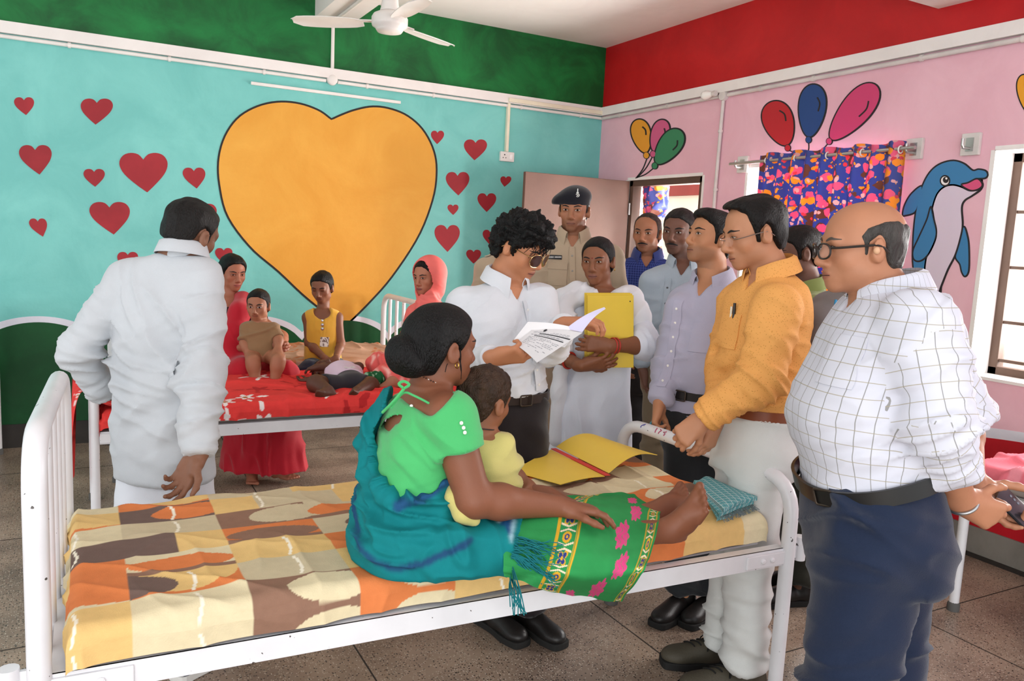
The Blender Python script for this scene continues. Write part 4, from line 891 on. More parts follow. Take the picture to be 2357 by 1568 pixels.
    def pat(s, V, full=False):
        C, ab = s.C[np.argsort(s.C[:, 2])], s.ab[np.argsort(s.C[:, 2])]; z = V[:, 2]; cx_, cy_ = np.interp(z, C[:, 2], C[:, 0]), np.interp(z, C[:, 2], C[:, 1]); dx, dy = V[:, 0]-cx_, V[:, 1]-cy_
        x, y = dx*s.r[0]+dy*s.r[1], dx*s.f[0]+dy*s.f[1]; a = np.interp(z, C[:, 2], ab[:, 0]); b = np.interp(z, C[:, 2], ab[:, 1]); maps = [np.stack([np.arctan2(x/a, y/b)*.175, z, np.full(len(V), 2*PI*.175)], 1)]; lab = np.zeros(len(V), int); best = np.full(len(V), 1e9); out = maps[0][:, :2].copy()
        for sd, p in s.arms.items():
            ax = nrm(p[2]-p[0]); u0 = nrm(np.cross(ax, s.r+.3*s.f)); v0 = np.cross(ax, u0); mp = np.zeros((len(V), 3)); mp[:, 2] = 2*PI*.072; off = 0; bd = np.full(len(V), 1e9)
            for i in (0, 1):
                A, B = p[i], p[i+1]; e = nrm(B-A); L_ = np.linalg.norm(B-A); t = (V-A)@e; rel = V-A-np.clip(t, 0, L_)[:, None]*e; dd = np.linalg.norm(rel, axis=1); m = dd < bd; mp[m, 0] = np.arctan2(rel[m]@v0, rel[m]@u0)*.072; mp[m, 1] = np.clip(t[m], -.1, L_+.1)+off; bd[m] = dd[m]
                q = (dd < (s.slv[i]*1.10)) & (dd < best) & ((t > .035) | (i == 1)); lab[q] = len(maps); best[q] = dd[q]; out[q] = mp[q, :2]; off += L_
            maps.append(mp)
        return (lab, maps) if full else out
    # ---- clothing
    def shirt(s, m, h=.009, sleeve=(.068, .060, .047), send=1.0, hem=None, top=.028, specs=(), base=.002, name='shirt', pat=False, col=None, yoke=.058, seed=0, armfold=.010, waistfold=.008, short=None, k=.022, vneck=.062, hemplane=None):
        S = Sdf(); S.loft(s.C, s.ab, s.r, s.f, .03); sp = list(specs); s.slv = sleeve[:2]
        for sd, p in s.arms.items():
            S.cone(s.nb-V3((0, 0, .045)), p[0]+V3((0, 0, -.006)), yoke*.95, sleeve[0]*.93, k)
            if short:
                e = p[0]+(p[1]-p[0])*short; S.cone(p[0], e, sleeve[0], sleeve[1], k, cap=True)
            else:
                S.cone(p[0], p[1], sleeve[0], sleeve[1], k); e = p[1]+(p[2]-p[1])*send; mid = p[1]+(e-p[1])*.82; S.cone(p[1], mid, sleeve[1], sleeve[2]*1.12, .03); S.cone(mid, e, sleeve[2]*1.05, sleeve[2], .012, cap=True)
                sp.append((p[1], .11, nrm(p[2]-p[0])+V3((0, 0, .3)), .032, armfold)); sp.append((mid, .09, nrm(p[2]-p[1]), .024, armfold*.6))
            sp.append((p[0]+(p[1]-p[0])*.3, .10, nrm(p[1]-p[0])+s.f*.5, .045, armfold*.7))
        S.plane(s.nb+V3((0, 0, top)), nrm(V3((0, 0, 1))+s.f*.25))
        if vneck:
            nb, r_, f_ = s.nb, s.r, s.f; zv = nb[2]-vneck; S.cut(lambda X, Y, Z: -np.maximum(np.abs((X-nb[0])*r_[0]+(Y-nb[1])*r_[1])-.55*(Z-zv), .015-((X-nb[0])*f_[0]+(Y-nb[1])*f_[1])), .006)
        if hemplane is not None: S.plane(*hemplane)
        if hem is not None: S.plane((0, 0, hem), (0, 0, -1))
        zl = s.C[:, 2].min(); cb = s.C[np.argmin(s.C[:, 2])]; sp.append((cb+V3((0, 0, .12)), .22, nrm(V3((0, 0, 1))+s.r*.4), .05, waistfold))
        s.garment(name, S, h, m, sp, base, seed, col, pat); s.so = s.lo; s.sb = s.last; return s.so
    def addpat(s, o):
        n = len(o.data.vertices); V = np.zeros(n*3, np.float32); o.data.vertices.foreach_get('co', V); p3 = np.zeros((n, 3), np.float32); p3[:, :2] = s.pat(V.reshape(-1, 3).astype(float)); o.data.attributes.new('pat', 'FLOAT_VECTOR', 'POINT').data.foreach_set('vector', p3.ravel()); return o
    def collar(s, m, r=(.068, .074), open_=.32, hgt=.046, drop=.050, lean=.25, par=None, tipw=.03, dz=.02, col=None, name='collar'):
        c = s.nb+V3((0, 0, dz)); up = nrm(V3((0, 0, 1))+s.f*lean); f = nrm(s.f-up*(s.f@up)); r_ = np.cross(f, up); th = np.linspace(open_, 2*PI-open_, 40); rows = []
        for q, (dr, z) in enumerate(((.0, -.03), (-.001, .0), (-.003, hgt*.6), (.002, hgt), (.010, hgt*.85), (.018, hgt*.3), (.024, -.006))):
            row = []
            for t in th:
                fr = max(0, math.cos(t)); tip = fr**3; zz = z-(.020*tip if q > 1 else 0)-(drop*tip*(.6 if q == 5 else 1) if q > 4 else 0); rr = dr+(tipw*tip*.5 if q > 4 else 0)
                row.append(c+f*math.cos(t)*(r[1]+rr)+r_*math.sin(t)*(r[0]+rr)+up*zz)
            rows.append(row)
        return MB().grid(rows, th=.0025).build(name, m, par or s.so, True)
    def strip(s, bvh, px0, px1, w_, m, name, par=None, off=.003, n=24, buttons=0, bm=None, U=None, dd=-.5):
        """placket: strip from a point to another, dropped on to the cloth along the body's front."""
        a, b = s.P(px0), s.P(px1); U = s.r if U is None else U; g = [[a+(b-a)*t+U*u+s.f*.4 for u in np.linspace(-w_/2, w_/2, 4)] for t in np.linspace(0, 1, n)]; Pq = patch(bvh, np.array(g), -s.f, off); o = MB().grid(Pq, th=.002).build(name, m, par or s.so, True)
        for i in range(buttons):
            t = (i+.6)/buttons; q = patch(bvh, np.array([[a+(b-a)*t+s.f*.4]]), -s.f, off+.002)[0, 0]; MB().lathe(q, s.f, [(.0055, 0), (.0055, .0022), (.004, .003)], 10).build('button', bm or mat('button_pearl', 'D8D4CE', .3), o, True)
        return o
    def panel(s, bvh, c, w_, h_, m, name, par=None, off=.003, D=None, th=.002, n=8):
        """pocket or badge: rectangle dropped on to the cloth."""
        D = -s.f if D is None else nrm(D); U = nrm(np.cross(D, (0, 0, 1))); c = s.P(c)-D*.3; g = [[c+U*(u*w_/2)+V3((0, 0, v*h_/2)) for u in np.linspace(-1, 1, n)] for v in np.linspace(1, -1, n)]; return MB().grid(patch(bvh, np.array(g), D, off), th=th).build(name, m, par or s.so, True)
    def trousers(s, m, secs, rad=(.095, .078, .066), h=.012, name='trousers', cuff=1.0, specs=(), base=.0025, seed=3, fold=.010, col=None, topplane=None):
        S = Sdf(); C = np.array([s.pt(q[0], q[1], q[4] if len(q) > 4 else 0) for q in secs]); ab = np.array([(q[2], q[3]) for q in secs]); S.loft(C, ab, s.r, s.f, .03); sp = list(specs)
        for sd, p in s.legs.items():
            S.cone(p[0], p[1], rad[0], rad[1], .03); e = p[1]+(p[2]-p[1])*cuff; S.cone(p[1], e, rad[1], rad[2], .03, cap=True); sp += [(p[1], .14, (0, .3, 1), .05, fold), (e+V3((0, 0, .05)), .14, (0.2, 0, 1), .042, fold*1.3), (p[0], .16, (.4, .2, 1), .07, fold)]
        if topplane is not None: S.plane(*topplane)
        o = s.garment(name, S, h, m, sp, base, seed, col); s.tC, s.tab = C, ab; return o
    def belt(s, m, px, py, a, b, w_=.034, dd=0, name='belt', tilt=0, buckle=True, bang=0):
        c = s.pt(px, py, dd); up = nrm(V3((0, 0, 1))+s.f*tilt); f = nrm(s.f-up*(s.f@up)); rows = []
        for q, (g, z) in enumerate(((-.004, -1), (.004, -1), (.004, 1), (-.004, 1))):
            rows.append([c+up*(z*w_/2)+(lambda t: f*(b+g)*np.sign(math.cos(t))*abs(math.cos(t))**.87+s.r*(a+g)*np.sign(math.sin(t))*abs(math.sin(t))**.87)(t) for t in np.linspace(0, 2*PI, 49)])
        o = MB().grid(rows).build(name, m, s.o, True)
        if buckle:
            rb = nrm(f*math.cos(bang)+s.r*math.sin(bang)); cc = c+f*(b+.009)*math.cos(bang)+s.r*(a+.009)*math.sin(bang); sd = np.cross(rb, up); MB().tube(rounded_path([cc+sd*.026+up*.004, cc+sd*.026+up*.02, cc-sd*.026+up*.02, cc-sd*.026-up*.02, cc+sd*.026-up*.02, cc+sd*.026+up*.004], .006, 4), .0032, 8).build('buckle', mat('buckle_dark', '4A4038', .35, metal=.7), o, True)
        return o
    def shoe(s, ankle, to, m, sole, sz=1.0, laces=None, name='shoe'):
        a = s.P(ankle) if len(ankle) != 3 or abs(ankle[0]) > 30 else V3(ankle); Y = nrm((to[0], to[1], 0)); X = np.cross(Y, (0, 0, 1)); g = V3((a[0], a[1], 0)); T = lambda x, y, z: g+(X*x+Y*y)*sz+V3((0, 0, z*sz)); S = Sdf(); R_ = np.stack([X, Y, V3((0, 0, 1))])
        S.ell(T(0, -.035, .045), V3((.038, .045, .05))*sz, R_, .03); S.ell(T(0, .06, .045), V3((.042, .085, .045))*sz, R_, .03); S.ell(T(0.0, .15, .036), V3((.046, .062, .034))*sz, R_, .03); S.cone(T(0, -.02, .06), T(0, -.02, .10), .042*sz, .044*sz, .02, cap=True); S.plane(T(0, 0, .02), (0, 0, -1))
        V, F_ = S.mesh(.006, 1); o = finish(name, V, F_, m, s.o); S = Sdf(); pr = [(-.07, .036), (-.02, .040), (.05, .040), (.12, .050), (.18, .045), (.21, .03)]
        pl = [T(w_, y, 0) for y, w_ in pr]+[T(-w_, y, 0) for y, w_ in pr[::-1]]; mb = MB(); n = len(pl); q = closed_spline([(p[0], p[1]) for p in pl], 44); mb.prism([tuple(p) for p in q], .026*sz, ((0, 0, .001), (1, 0, 0), (0, 1, 0), (0, 0, 1))); mb.build('sole', sole, o, bevel=.004)
        if laces is not None:
            b = bvh_of(V, F_)
            for i in range(4):
                y = .05+.022*i; q = patch(b, np.array([[T(x, y+.012*(x/.02), .2) for x in np.linspace(-.022, .022, 7)]]), (0, 0, -1), .003)[0]; MB().tube(q, .0026, 6).build('lace', laces, o, True)
            for sg in (-1, 1): MB().tube(spline([T(0, .05, .088), T(sg*.03, .05, .10), T(sg*.045, .065, .075), T(sg*.02, .055, .085)], 14), .0022, 6).build('lace', laces, o, True)
        return o
def glasses(p, lensm, framem, rim=.0016, w_=.0265, h_=.020, y=.112, z=.006, rimless=False, drop=0, name='glasses', gap=.0335, temple=.0022):
    T, s = p.T, p.sz; o = None; mb = MB(); L_ = []
    for q in (-1, 1):
        pts = [T(q*gap+w_*math.copysign(abs(math.cos(a))**.75, math.cos(a))*(1+.0*q), y-.012*(abs(q*gap+w_*math.cos(a))/.06)**2, z+h_*math.copysign(abs(math.sin(a))**.8, math.sin(a))-drop*.004*(math.sin(a) < 0)) for a in np.linspace(0, 2*PI, 28, endpoint=False)]; L_.append(pts)
        if not rimless: mb.tube(pts, rim, 6, closed=True)
        mb.tube(spline([T(q*(gap+w_*.97), y-.014, z+h_*.45), T(q*.072, y-.03, z+h_*.45), T(q*.082, .03, z+.012), T(q*.083, -.008, z+.012), T(q*.082, -.03, z-.006)], 14), temple, 6)
    mb.tube([T(-gap+w_*.85, y-.002, z+h_*.3), T(0, y+.004, z+h_*.4), T(gap-w_*.85, y-.002, z+h_*.3)], rim*1.1, 6); o = mb.build(name, framem, p.o, True)
    for pts in L_:
        m = MB(); c = np.mean(pts, 0); m.v = [tuple(c)]+[tuple(q) for q in pts]; n = len(pts); m.f = [(0, i+1, (i+1) % n+1) for i in range(n)]; m.mi = [0]*n; m.build('lens', lensm, o, True)
    return o
def ring(mb, c, ax, R_, r, n=28):
    ax = nrm(ax); u = nrm(np.cross(ax, (0, 0, 1) if abs(ax[2]) < .9 else (1, 0, 0))); v = np.cross(ax, u); return mb.tube([V3(c)+u*R_*math.cos(a)+v*R_*math.sin(a) for a in np.linspace(0, 2*PI, n, endpoint=False)], r, 8, closed=True)
def clothmat(name, c, rough=.8, var=.05, bump=.18, bscale=420, sheen=.2, vscale=5): return mat(name, c, rough, var=var, vscale=vscale, bump=bump, bscale=bscale, spec=.2, sheen=sheen)
def patmat(name, base, line, sx, sy, wd, line2=None, rough=.8):
    """woven check drawn on the cloth's own (u,v) metres."""
    m, nt, b = nodes_of(name); L = nt.links; b.inputs['Roughness'].default_value = rough; b.inputs['Specular IOR Level'].default_value = .2; a = N(nt, 'ShaderNodeAttribute', attribute_name='pat'); sp = N(nt, 'ShaderNodeSeparateXYZ'); L.new(a.outputs['Vector'], sp.inputs[0]); fs = []
    for o_, st in ((sp.outputs[0], sx), (sp.outputs[1], sy)):
        d = N(nt, 'ShaderNodeMath', operation='DIVIDE'); L.new(o_, d.inputs[0]); d.inputs[1].default_value = st; f = N(nt, 'ShaderNodeMath', operation='FRACT'); L.new(d.outputs[0], f.inputs[0]); q = N(nt, 'ShaderNodeMath', operation='LESS_THAN'); L.new(f.outputs[0], q.inputs[0]); q.inputs[1].default_value = wd/st; fs.append(q)
    mx = None; prev = l4(base)
    for q, c, fac in ((fs[0], line, .8), (fs[1], line2 or line, .8)):
        mu = N(nt, 'ShaderNodeMath', operation='MULTIPLY'); L.new(q.outputs[0], mu.inputs[0]); mu.inputs[1].default_value = fac; x = N(nt, 'ShaderNodeMix', data_type='RGBA'); L.new(mu.outputs[0], x.inputs[0])
        if mx is None: x.inputs[6].default_value = prev
        else: L.new(mx.outputs[2], x.inputs[6])
        x.inputs[7].default_value = l4(c); mx = x
    L.new(mx.outputs[2], b.inputs['Base Color']); return m
# ------------------------------------------------------------------ the standing people
WHITE_BTN = mat('button_white', 'E6E3DF', .3); BLACK_LEATHER = mat('black_leather', '1D1A19', .4, bump=.1, bscale=300); SOLE_DARK = mat('sole_dark', '1E1D1C', .8)
# --- man in white kurta, back view
M_kurta = clothmat('kurta_white', 'BEC2C7')
p = Person('man in a long white kurta seen from behind between the two front beds', 2.84, 8, '6E4A38')
p.head(436, 540, .02, 22, 14, 10, 1.0).neck((420, 585, 0)).torso([(417, 585, .085, .07), (405, 612, .165, .088), (390, 690, .185, .112), (380, 780, .178, .118), (376, 870, .176, .122), (377, 960, .180, .128), (379, 1040, .178, .128), (381, 1098, .174, .126)])
p.arm('L', (292, 640, 0), (180, 812, -.04), (240, 905, .10)).hand('L', to=nrm(-FW*-.5+RT*.9-UP*.1), palm=(0, 0, -1), curl=(25, 40, 30)).arm('R', (468, 652, -.03), (466, 860, -.12), (458, 1045, -.21)).hand('R', to=nrm(-UP-RT*.55-FW*.25), palm=nrm(-RT*.2+UP*.3-FW*.9), curl=(18, 30, 25), fc=[(10, 25, 20), (20, 32, 25), (32, 38, 30), (42, 45, 30)], thumb=(1.0, -.2), sz=1.03)
p.leg('L', (330, 1090, 0), (338, 1330, .05), (345, 1600, .06)).leg('R', (425, 1090, 0), (440, 1330, 0), (455, 1560, -.05))
p.build(p.pt(381, 1560)*V3((1, 1, 0))).hair('1B1715', [(.20, .20), (.13, .092), (.078, .078), (.062, .060), (.046, .044), (.034, .014), (.028, -.02), (.012, -.022), (.010, .012), (-.010, .030), (-.026, .014), (-.036, -.018), (-.06, -.040), (-.2, -.044), (-.2, .2)], amp=.0025, th=.007)
Sx = p.arms
p.shirt(M_kurta, .008, (.066, .060, .050), specs=[(p.pt(400, 820), .25, nrm(V3((0, 0, 1))+p.r*.9), .08, .018), (p.pt(440, 900, -.1), .20, nrm(V3((0, 0, 1))-p.r*.5), .06, .020), (p.pt(300, 860), .16, nrm(V3((0, 0, 1))+p.r*.3), .045, .018), (p.pt(410, 700), .2, nrm(p.r+V3((0, 0, .6))), .07, .012)], vneck=0, name='kurta', armfold=.011, hem=None); p.collar(M_kurta, (.067, .071), .5, .044, .03, lean=.18, dz=.0)
for sd in 'LR':
    a = p.arms[sd]; S = Sdf(); S.cone(a[1]+(a[2]-a[1])*.80, a[1]+(a[2]-a[1])*1.03, .052, .050, .01, cap=True); p.garment('cuff', S, .006, M_kurta, base=.002, parent=p.so)
p.trousers(clothmat('pyjama_white', 'DFE2EA'), [(381, 1040, .150, .10), (381, 1110, .150, .104), (381, 1180, .160, .112)], (.092, .098, .10), cuff=.97)
for a, sg in ((p.legs['L'][2], 0), (p.legs['R'][2], 1)):
    g = V3((a[0], a[1], 0)); to = nrm(p.f*.9+p.r*.35); mb = MB(); X = np.cross(to, (0, 0, 1)); o = [(-.09, .036), (-.03, .04), (.06, .044), (.13, .05), (.175, .03)]; q = closed_spline([tuple((g+X*w_+to*y)[:2]) for y, w_ in o]+[tuple((g-X*w_+to*y)[:2]) for y, w_ in o[::-1]], 36); mb.prism([tuple(t) for t in q], .028, ((0, 0, .001), (1, 0, 0), (0, 1, 0), (0, 0, 1)), 0)
    so = mb.build('slipper', mat('slipper_white', 'D8D6D2', .6), p.o, bevel=.004); mb = MB(); mb.prism([tuple((t-np.mean(q, 0))*.93+np.mean(q, 0)) for t in q], .006, ((0, 0, .028), (1, 0, 0), (0, 1, 0), (0, 0, 1))); mb.build('insole', mat('slipper_navy', '232A3A', .7), so)
# --- man in white shirt reading
M_wshirt = clothmat('shirt_white', 'D2D4DA')
p = Person('man in white shirt and gold-rimmed sunglasses reading the papers he holds', 3.2, 140, 'A06A4C')
p.head(1196, 572, -.01, 122, 24, 2, 1.02, fat=.6).neck((1163, 655, 0), .056, .062).torso([(1163, 655, .085, .068), (1152, 682, .165, .09), (1152, 750, .182, .118), (1158, 820, .175, .130), (1166, 880, .168, .132), (1168, 905, .160, .125), (1168, 960, .165, .122)])
p.arm('R', (1068, 700, -.04), (1070, 845, -.10), (1134, 824, -.43)).hand('R', to=nrm(RT*.85+UP*.12-FW*.3), palm=nrm(FW*.5+UP*.55+RT*.1), fc=[(35, 60, 35), (45, 65, 40), (50, 68, 40), (55, 70, 40)], thumb=(.55, -.55), tc=20, sz=1.0).arm('L', (1243, 690, .03), (1268, 800, -.08), (1298, 746, -.27), r=(.048, .038, .026)).hand('L', to=nrm(RT*.95+UP*.1-FW*.1), palm=nrm(-UP*.75+FW*.2), curl=(30, 45, 30), thumb=(.6, -.5))
p.leg('L', (1205, 950, 0), (1210, 1160, -.05), (1215, 1400, 0)).leg('R', (1130, 950, 0), (1130, 1160, -.05), (1130, 1400, 0))
p.build(p.pt(1168, 1400)*V3((1, 1, 0)), beard=.12, lips='8E5248').face(eye=.9, brow='15100E').hair('0F0D0D', [(.20, .20), (.16, .055), (.094, .058), (.075, .052), (.05, .040), (.036, .010), (.03, -.022), (.012, -.026), (.010, .012), (-.010, .030), (-.026, .012), (-.034, -.034), (-.055, -.066), (-.2, -.072), (-.2, .2)], th=.022, front=.012, curl=.016, amp=.003, freq=110)
mb = MB(); rs = np.random.RandomState(4)
for i in range(46):
    u = rs.uniform(-1, 1); b0 = V3((u*.06, .075+.02*(1-u*u)+rs.uniform(-.02, .01), .085+rs.uniform(-.02, .03))); pts = [p.T(*(b0+V3((u*.004*t+.006*math.cos(4.5*t*PI/2+i), .020*t-.010*t*t+.005*math.sin(5*t+i), -.024*t*t-.006*t)))) for t in np.linspace(0, 1.5, 10)]; mb.tube(pts, [.0034*(1-.08*k) for k in range(10)], 5)
mb.build('curl_strands', hairmat('0F0D0D'), p.ho, True)
glasses(p, mat('sunglass_lens', '3A241C', .08, spec=.8, alpha=.88), mat('gold_rim', 'C9A070', .25, metal=.9), rim=.0016, w_=.030, h_=.024, y=.113, z=.002, drop=1)
p.shirt(M_wshirt, .0075, (.070, .062, .046), armfold=.008, specs=[(p.pt(1190, 870, -.1), .14, nrm(V3((0, 0, 1))+p.r*.2), .03, .012), (p.pt(1110, 760, -.1), .12, nrm(V3((0, 0, 1))+p.r*.8), .05, .010)]); p.collar(M_wshirt, (.074, .080), .50, .048, .05, dz=.012)
S = Sdf(); S.loft(p.C, p.ab, p.r, p.f, .03, grow=.004); p.strip(bvh_of(*S.mesh(.012)), (1190, 690, 0), (1206, 890, 0), .032, M_wshirt, 'placket', buttons=6, bm=WHITE_BTN)
for sd in 'R':
    a = p.arms[sd]; S = Sdf(); S.cone(a[1]+(a[2]-a[1])*.72, a[1]+(a[2]-a[1])*1.0, .050, .046, .01, cap=True); p.garment('cuff', S, .006, M_wshirt, base=.001, parent=p.so)
p.trousers(clothmat('trousers_black_brown', '1C1517'), [(1168, 890, .163, .124), (1168, 960, .172, .128), (1168, 1040, .175, .125)], (.100, .085, .07)); p.belt(mat('belt_dark_brown', '2A1D18', .4), 1170, 906, .170, .135, bang=.15)
for sd in 'LR': p.shoe(p.legs[sd][2], p.f, BLACK_LEATHER, SOLE_DARK)
a = p.arms['L']; ax = nrm(a[2]-a[1]); mb = MB(); ring(mb, a[2]-ax*.005, ax, .031, .005); wo = mb.build('wrist_watch', mat('watch_steel', 'A8A8A8', .3, metal=.9), p.o, True)
WS = p
# --- woman in white with folders
M_kameez = clothmat('kameez_white', 'D6D9E4'); M_dup = clothmat('dupatta_white', 'DCDCE2')
p = Person('woman in white kameez and dupatta hugging yellow folders to her chest', 3.75, 188, '70452F')
p.head(1377, 604, -.01, 203, 4, 2, .93).neck((1386, 668, 0), .045, .052).torso([(1386, 665, .075, .058), (1382, 692, .150, .082), (1378, 750, .162, .112), (1374, 830, .158, .116), (1368, 900, .168, .122), (1363, 980, .185, .130), (1358, 1060, .198, .135), (1352, 1140, .205, .14)])
p.arm('R', (1300, 712, 0), (1268, 812, -.04), (1338, 842, -.215), r=(.046, .038, .025)).hand('R', to=nrm(RT*.9+UP*.12-FW*.1), palm=nrm(FW*.7+UP*.6), sz=.92, fc=[(8, 12, 8), (12, 18, 10), (14, 20, 12), (18, 25, 15)], thumb=(.9, -.2)).arm('L', (1462, 715, 0), (1486, 795, -.13), (1404, 796, -.225), r=(.046, .039, .026)).hand('L', to=nrm(-RT*.95+UP*.10), palm=nrm(FW*.95+UP*.1), sz=.92, fc=[(15, 25, 15), (20, 30, 20), (24, 34, 20), (28, 38, 20)], thumb=(.95, -.1))
p.leg('L', (1395, 1000, 0), (1395, 1140, 0), (1390, 1330, 0)).leg('R', (1325, 1000, 0), (1325, 1140, 0), (1325, 1330, 0))
p.build(p.pt(1358, 1330)*V3((1, 1, 0)), lips='7A4A44').face(eye=.95, sc=.95, brow='140F0E', bindi=.0032, look=(.1, -.1)).hair('100D0D', 'woman', th=.007, amp=.0012, extra=[('ell', (0, -.11, .0), (.045, .04, .045))])
p.shirt(M_kameez, .008, (.062, .058, .050), send=.12, base=.002, armfold=.008, waistfold=.0, top=.0, vneck=.05, specs=[(p.pt(1360, 1010, -.1), .22, p.r, .075, .014), (p.pt(1370, 900, -.1), .14, nrm(p.r+V3((0, 0, .4))), .06, .010)], name='kameez')
S = Sdf(); q = p.pt; S.chain([q(1300, 690, -.05), q(1330, 672, -.03), q(1366, 690, -.085), q(1392, 712, -.105), q(1424, 690, -.07), q(1450, 682, -.02)], [.05, .045, .03, .03, .04, .05], .04); S.chain([q(1298, 690, -.05), q(1300, 740, -.13), q(1296, 800, -.10), q(1288, 900, -.06), q(1282, 1010, -.05)], [.05, .035, .03, .035, .04], .04); S.chain([q(1450, 690, -.02), q(1466, 730, -.06), q(1470, 780, -.02)], [.055, .06, .05], .04); p.garment('dupatta', S, .0075, M_dup, [(q(1330, 740, -.1), .25, nrm(p.r+V3((0, 0, .7))), .035, .012)], .002)
mb = MB(); mbr = mat('bangle_red', 'B0342A', .3); ax = nrm(p.arms['L'][2]-p.arms['L'][1])
for k in (.92, .84): mb = MB(); ring(mb, p.arms['L'][1]+(p.arms['L'][2]-p.arms['L'][1])*k, ax, .034, .0035); mb.build('bangle', mbr, p.o, True)
ax = nrm(p.arms['R'][2]-p.arms['R'][1]); mb = MB(); ring(mb, p.arms['R'][1]+(p.arms['R'][2]-p.arms['R'][1])*.62, ax, .037, .005); mb.build('bangle', mbr, p.o, True)
mb = MB(); mb.lathe(p.T(-.083, -.0, -.036), -p.Rm[0], [(.002, 0), (.006, .003), (.004, .006)], 10); mb.build('earring', mat('gold', 'C9A050', .25, metal=1), p.o, True)
p.trousers(M_kameez, [(1358, 1060, .15, .11), (1358, 1120, .15, .11)], (.085, .08, .06)); WF = p
# folders she holds
M_fold = mat('folder_yellow', 'DDBB2C', .45, var=.05)
U_, W_ = nrm(RT*.985-UP*.0), nrm(UP*.995+RT*.0); n_ = nrm(np.cross(U_, W_))
for k, (dx, dy, lab) in enumerate(((-3, -3, 'yellow folder at the back of the stack held by the woman in white'), (1, -1, 'yellow folder in the middle of the stack held by the woman in white'), (4, 3, 'front yellow folder of the stack held by the woman in white'))):
    c = p.pt(1401+dx, 760+dy, -.140-.010*k); mb = MB(); mb.obox(c, (U_, W_, n_), (.104, .163, .0035)); o = mb.build('folder', M_fold, None, bevel=.0015); tag(o, lab, 'folder', 'yellow folders held by the woman in white')
    if k == 2: mb = MB(); h = c+U_*.088+W_*.135; mb.lathe(h-n_*.0036 if (n_@FW) > 0 else h+n_*.0036, -FW, [(.003, 0), (.003, .0008)], 10); mb.build('eyelet', M_darkline, o)
# --- police officers
M_khaki = clothmat('khaki', 'AC9880'); M_khakit = clothmat('khaki_trousers', '8F7A66')
def officer(lab, d, off, phi, hphi, hpx, skin, det=True):
    ox, oy = off; p = Person(lab, d, phi, skin); p.head(hpx[0], hpx[1], 0, hphi, 2, 0, 1.0, fat=-.1).neck((1320+ox, 545+oy, 0), .054, .06).torso([(1320+ox, 547+oy, .085, .068), (1326+ox, 572+oy, .172, .09), (1328+ox, 640+oy, .186, .115), (1328+ox, 710+oy, .174, .118), (1326+ox, 760+oy, .168, .118), (1326+ox, 830+oy, .17, .12)])
    p.arm('R', (1254+ox, 590+oy, 0), (1240+ox, 700+oy, .02), (1236+ox, 800+oy, -.03)).hand('R').arm('L', (1406+ox, 592+oy, 0), (1424+ox, 705+oy, .02), (1432+ox, 805+oy, -.03)).hand('L', palm=RT)
    p.leg('L', (1362+ox, 810+oy, 0), (1362+ox, 960+oy, 0), (1362+ox, 1150+oy, 0)).leg('R', (1285+ox, 810+oy, 0), (1282+ox, 960+oy, 0), (1280+ox, 1150+oy, 0)); p.build(p.pt(1326+ox, 1150+oy)*V3((1, 1, 0)), beard=.3); p.face(brow='1A1412', look=(-.1, -.2)); p.hair('1A1614', [(.20, .20), (.12, .075), (.05, .055), (.034, .020), (.028, -.012), (.012, -.012), (.010, .012), (-.010, .030), (-.026, .012), (-.034, -.030), (-.055, -.062), (-.2, -.066), (-.2, .2)], th=.006)
    p.shirt(M_khaki, .009, (.070, .064, .054), short=.9, hem=p.pt(1326+ox, 778+oy)[2]); p.collar(M_khaki, (.070, .076), .45, .042, .05, dz=.012); p.trousers(M_khakit, [(1326+ox, 735+oy, .166, .116), (1326+ox, 800+oy, .172, .122), (1326+ox, 870+oy, .17, .12)], (.098, .085, .075), cuff=.97); p.belt(mat('belt_redbrown', '6E2E22', .45), 1326+ox, 738+oy, .176, .126, .045)
    for sd in 'LR':
        p.shoe(p.legs[sd][2], p.f, BLACK_LEATHER, SOLE_DARK); a = p.arms[sd][0]; q = p.nb+(a-p.nb)*.45; ax = nrm(a-p.nb); up = nrm(V3((0, 0, 1))-ax*ax[2]); g = [[q+ax*(.075*u)+np.cross(ax, up)*(.022*v)+up*.3 for v in (-1, 0, 1)] for u in np.linspace(-1, 1, 8)]; o = MB().grid(patch(p.sb, np.array(g), -up, .005), th=.003).build('epaulette', M_khaki, p.so, True); mb = MB(); mb.lathe(patch(p.sb, np.array([[q-ax*.055+up*.3]]), -up, .008)[0, 0], up, [(.006, 0), (.004, .004)], 10); mb.build('button', mat('button_brass', '8A7048', .4, metal=.7), o, True)
    return p
p = officer('policeman in khaki uniform and dark blue beret standing before the brown door', 4.3, (0, 0), 186, 194, (1322, 488), '8A5B42')
S = Sdf(); T = p.T; S.ell(T(-.006, .0, .082), (.084, .106, .060), p.Rm, .02); S.ell(T(.050, -.005, .068), (.058, .095, .034), p.Rm, .03); S.ell(T(.092, .0, .048), (.030, .07, .020), p.Rm, .04); S.ell(T(0, .0, .04), (.080, .102, .022), p.Rm, .02)
S.plane(T(0, 0, .036), -p.Rm[2]); bo = p.garment('beret', S, .005, clothmat('beret_navy', '16161E', .85), base=.001); q = patch(p.last, np.array([[T(-.030, .3, .095)]]), -p.Rm[1], .002)[0, 0]; sil = mat('badge_silver', 'C8C6C0', .3, metal=.6); mb = MB(); ring(mb, q-p.Rm[2]*.008, p.Rm[1], .0085, .0025, 14); mb.obox(q+p.Rm[2]*.012, p.Rm, (.0022, .002, .014)); mb.obox(q+p.Rm[2]*.006, p.Rm, (.006, .002, .0022)); mb.lathe(q-p.Rm[2]*.008, p.Rm[1], [(.0045, 0), (.003, .004)], 10); mb.build('cap_badge', sil, bo, True)
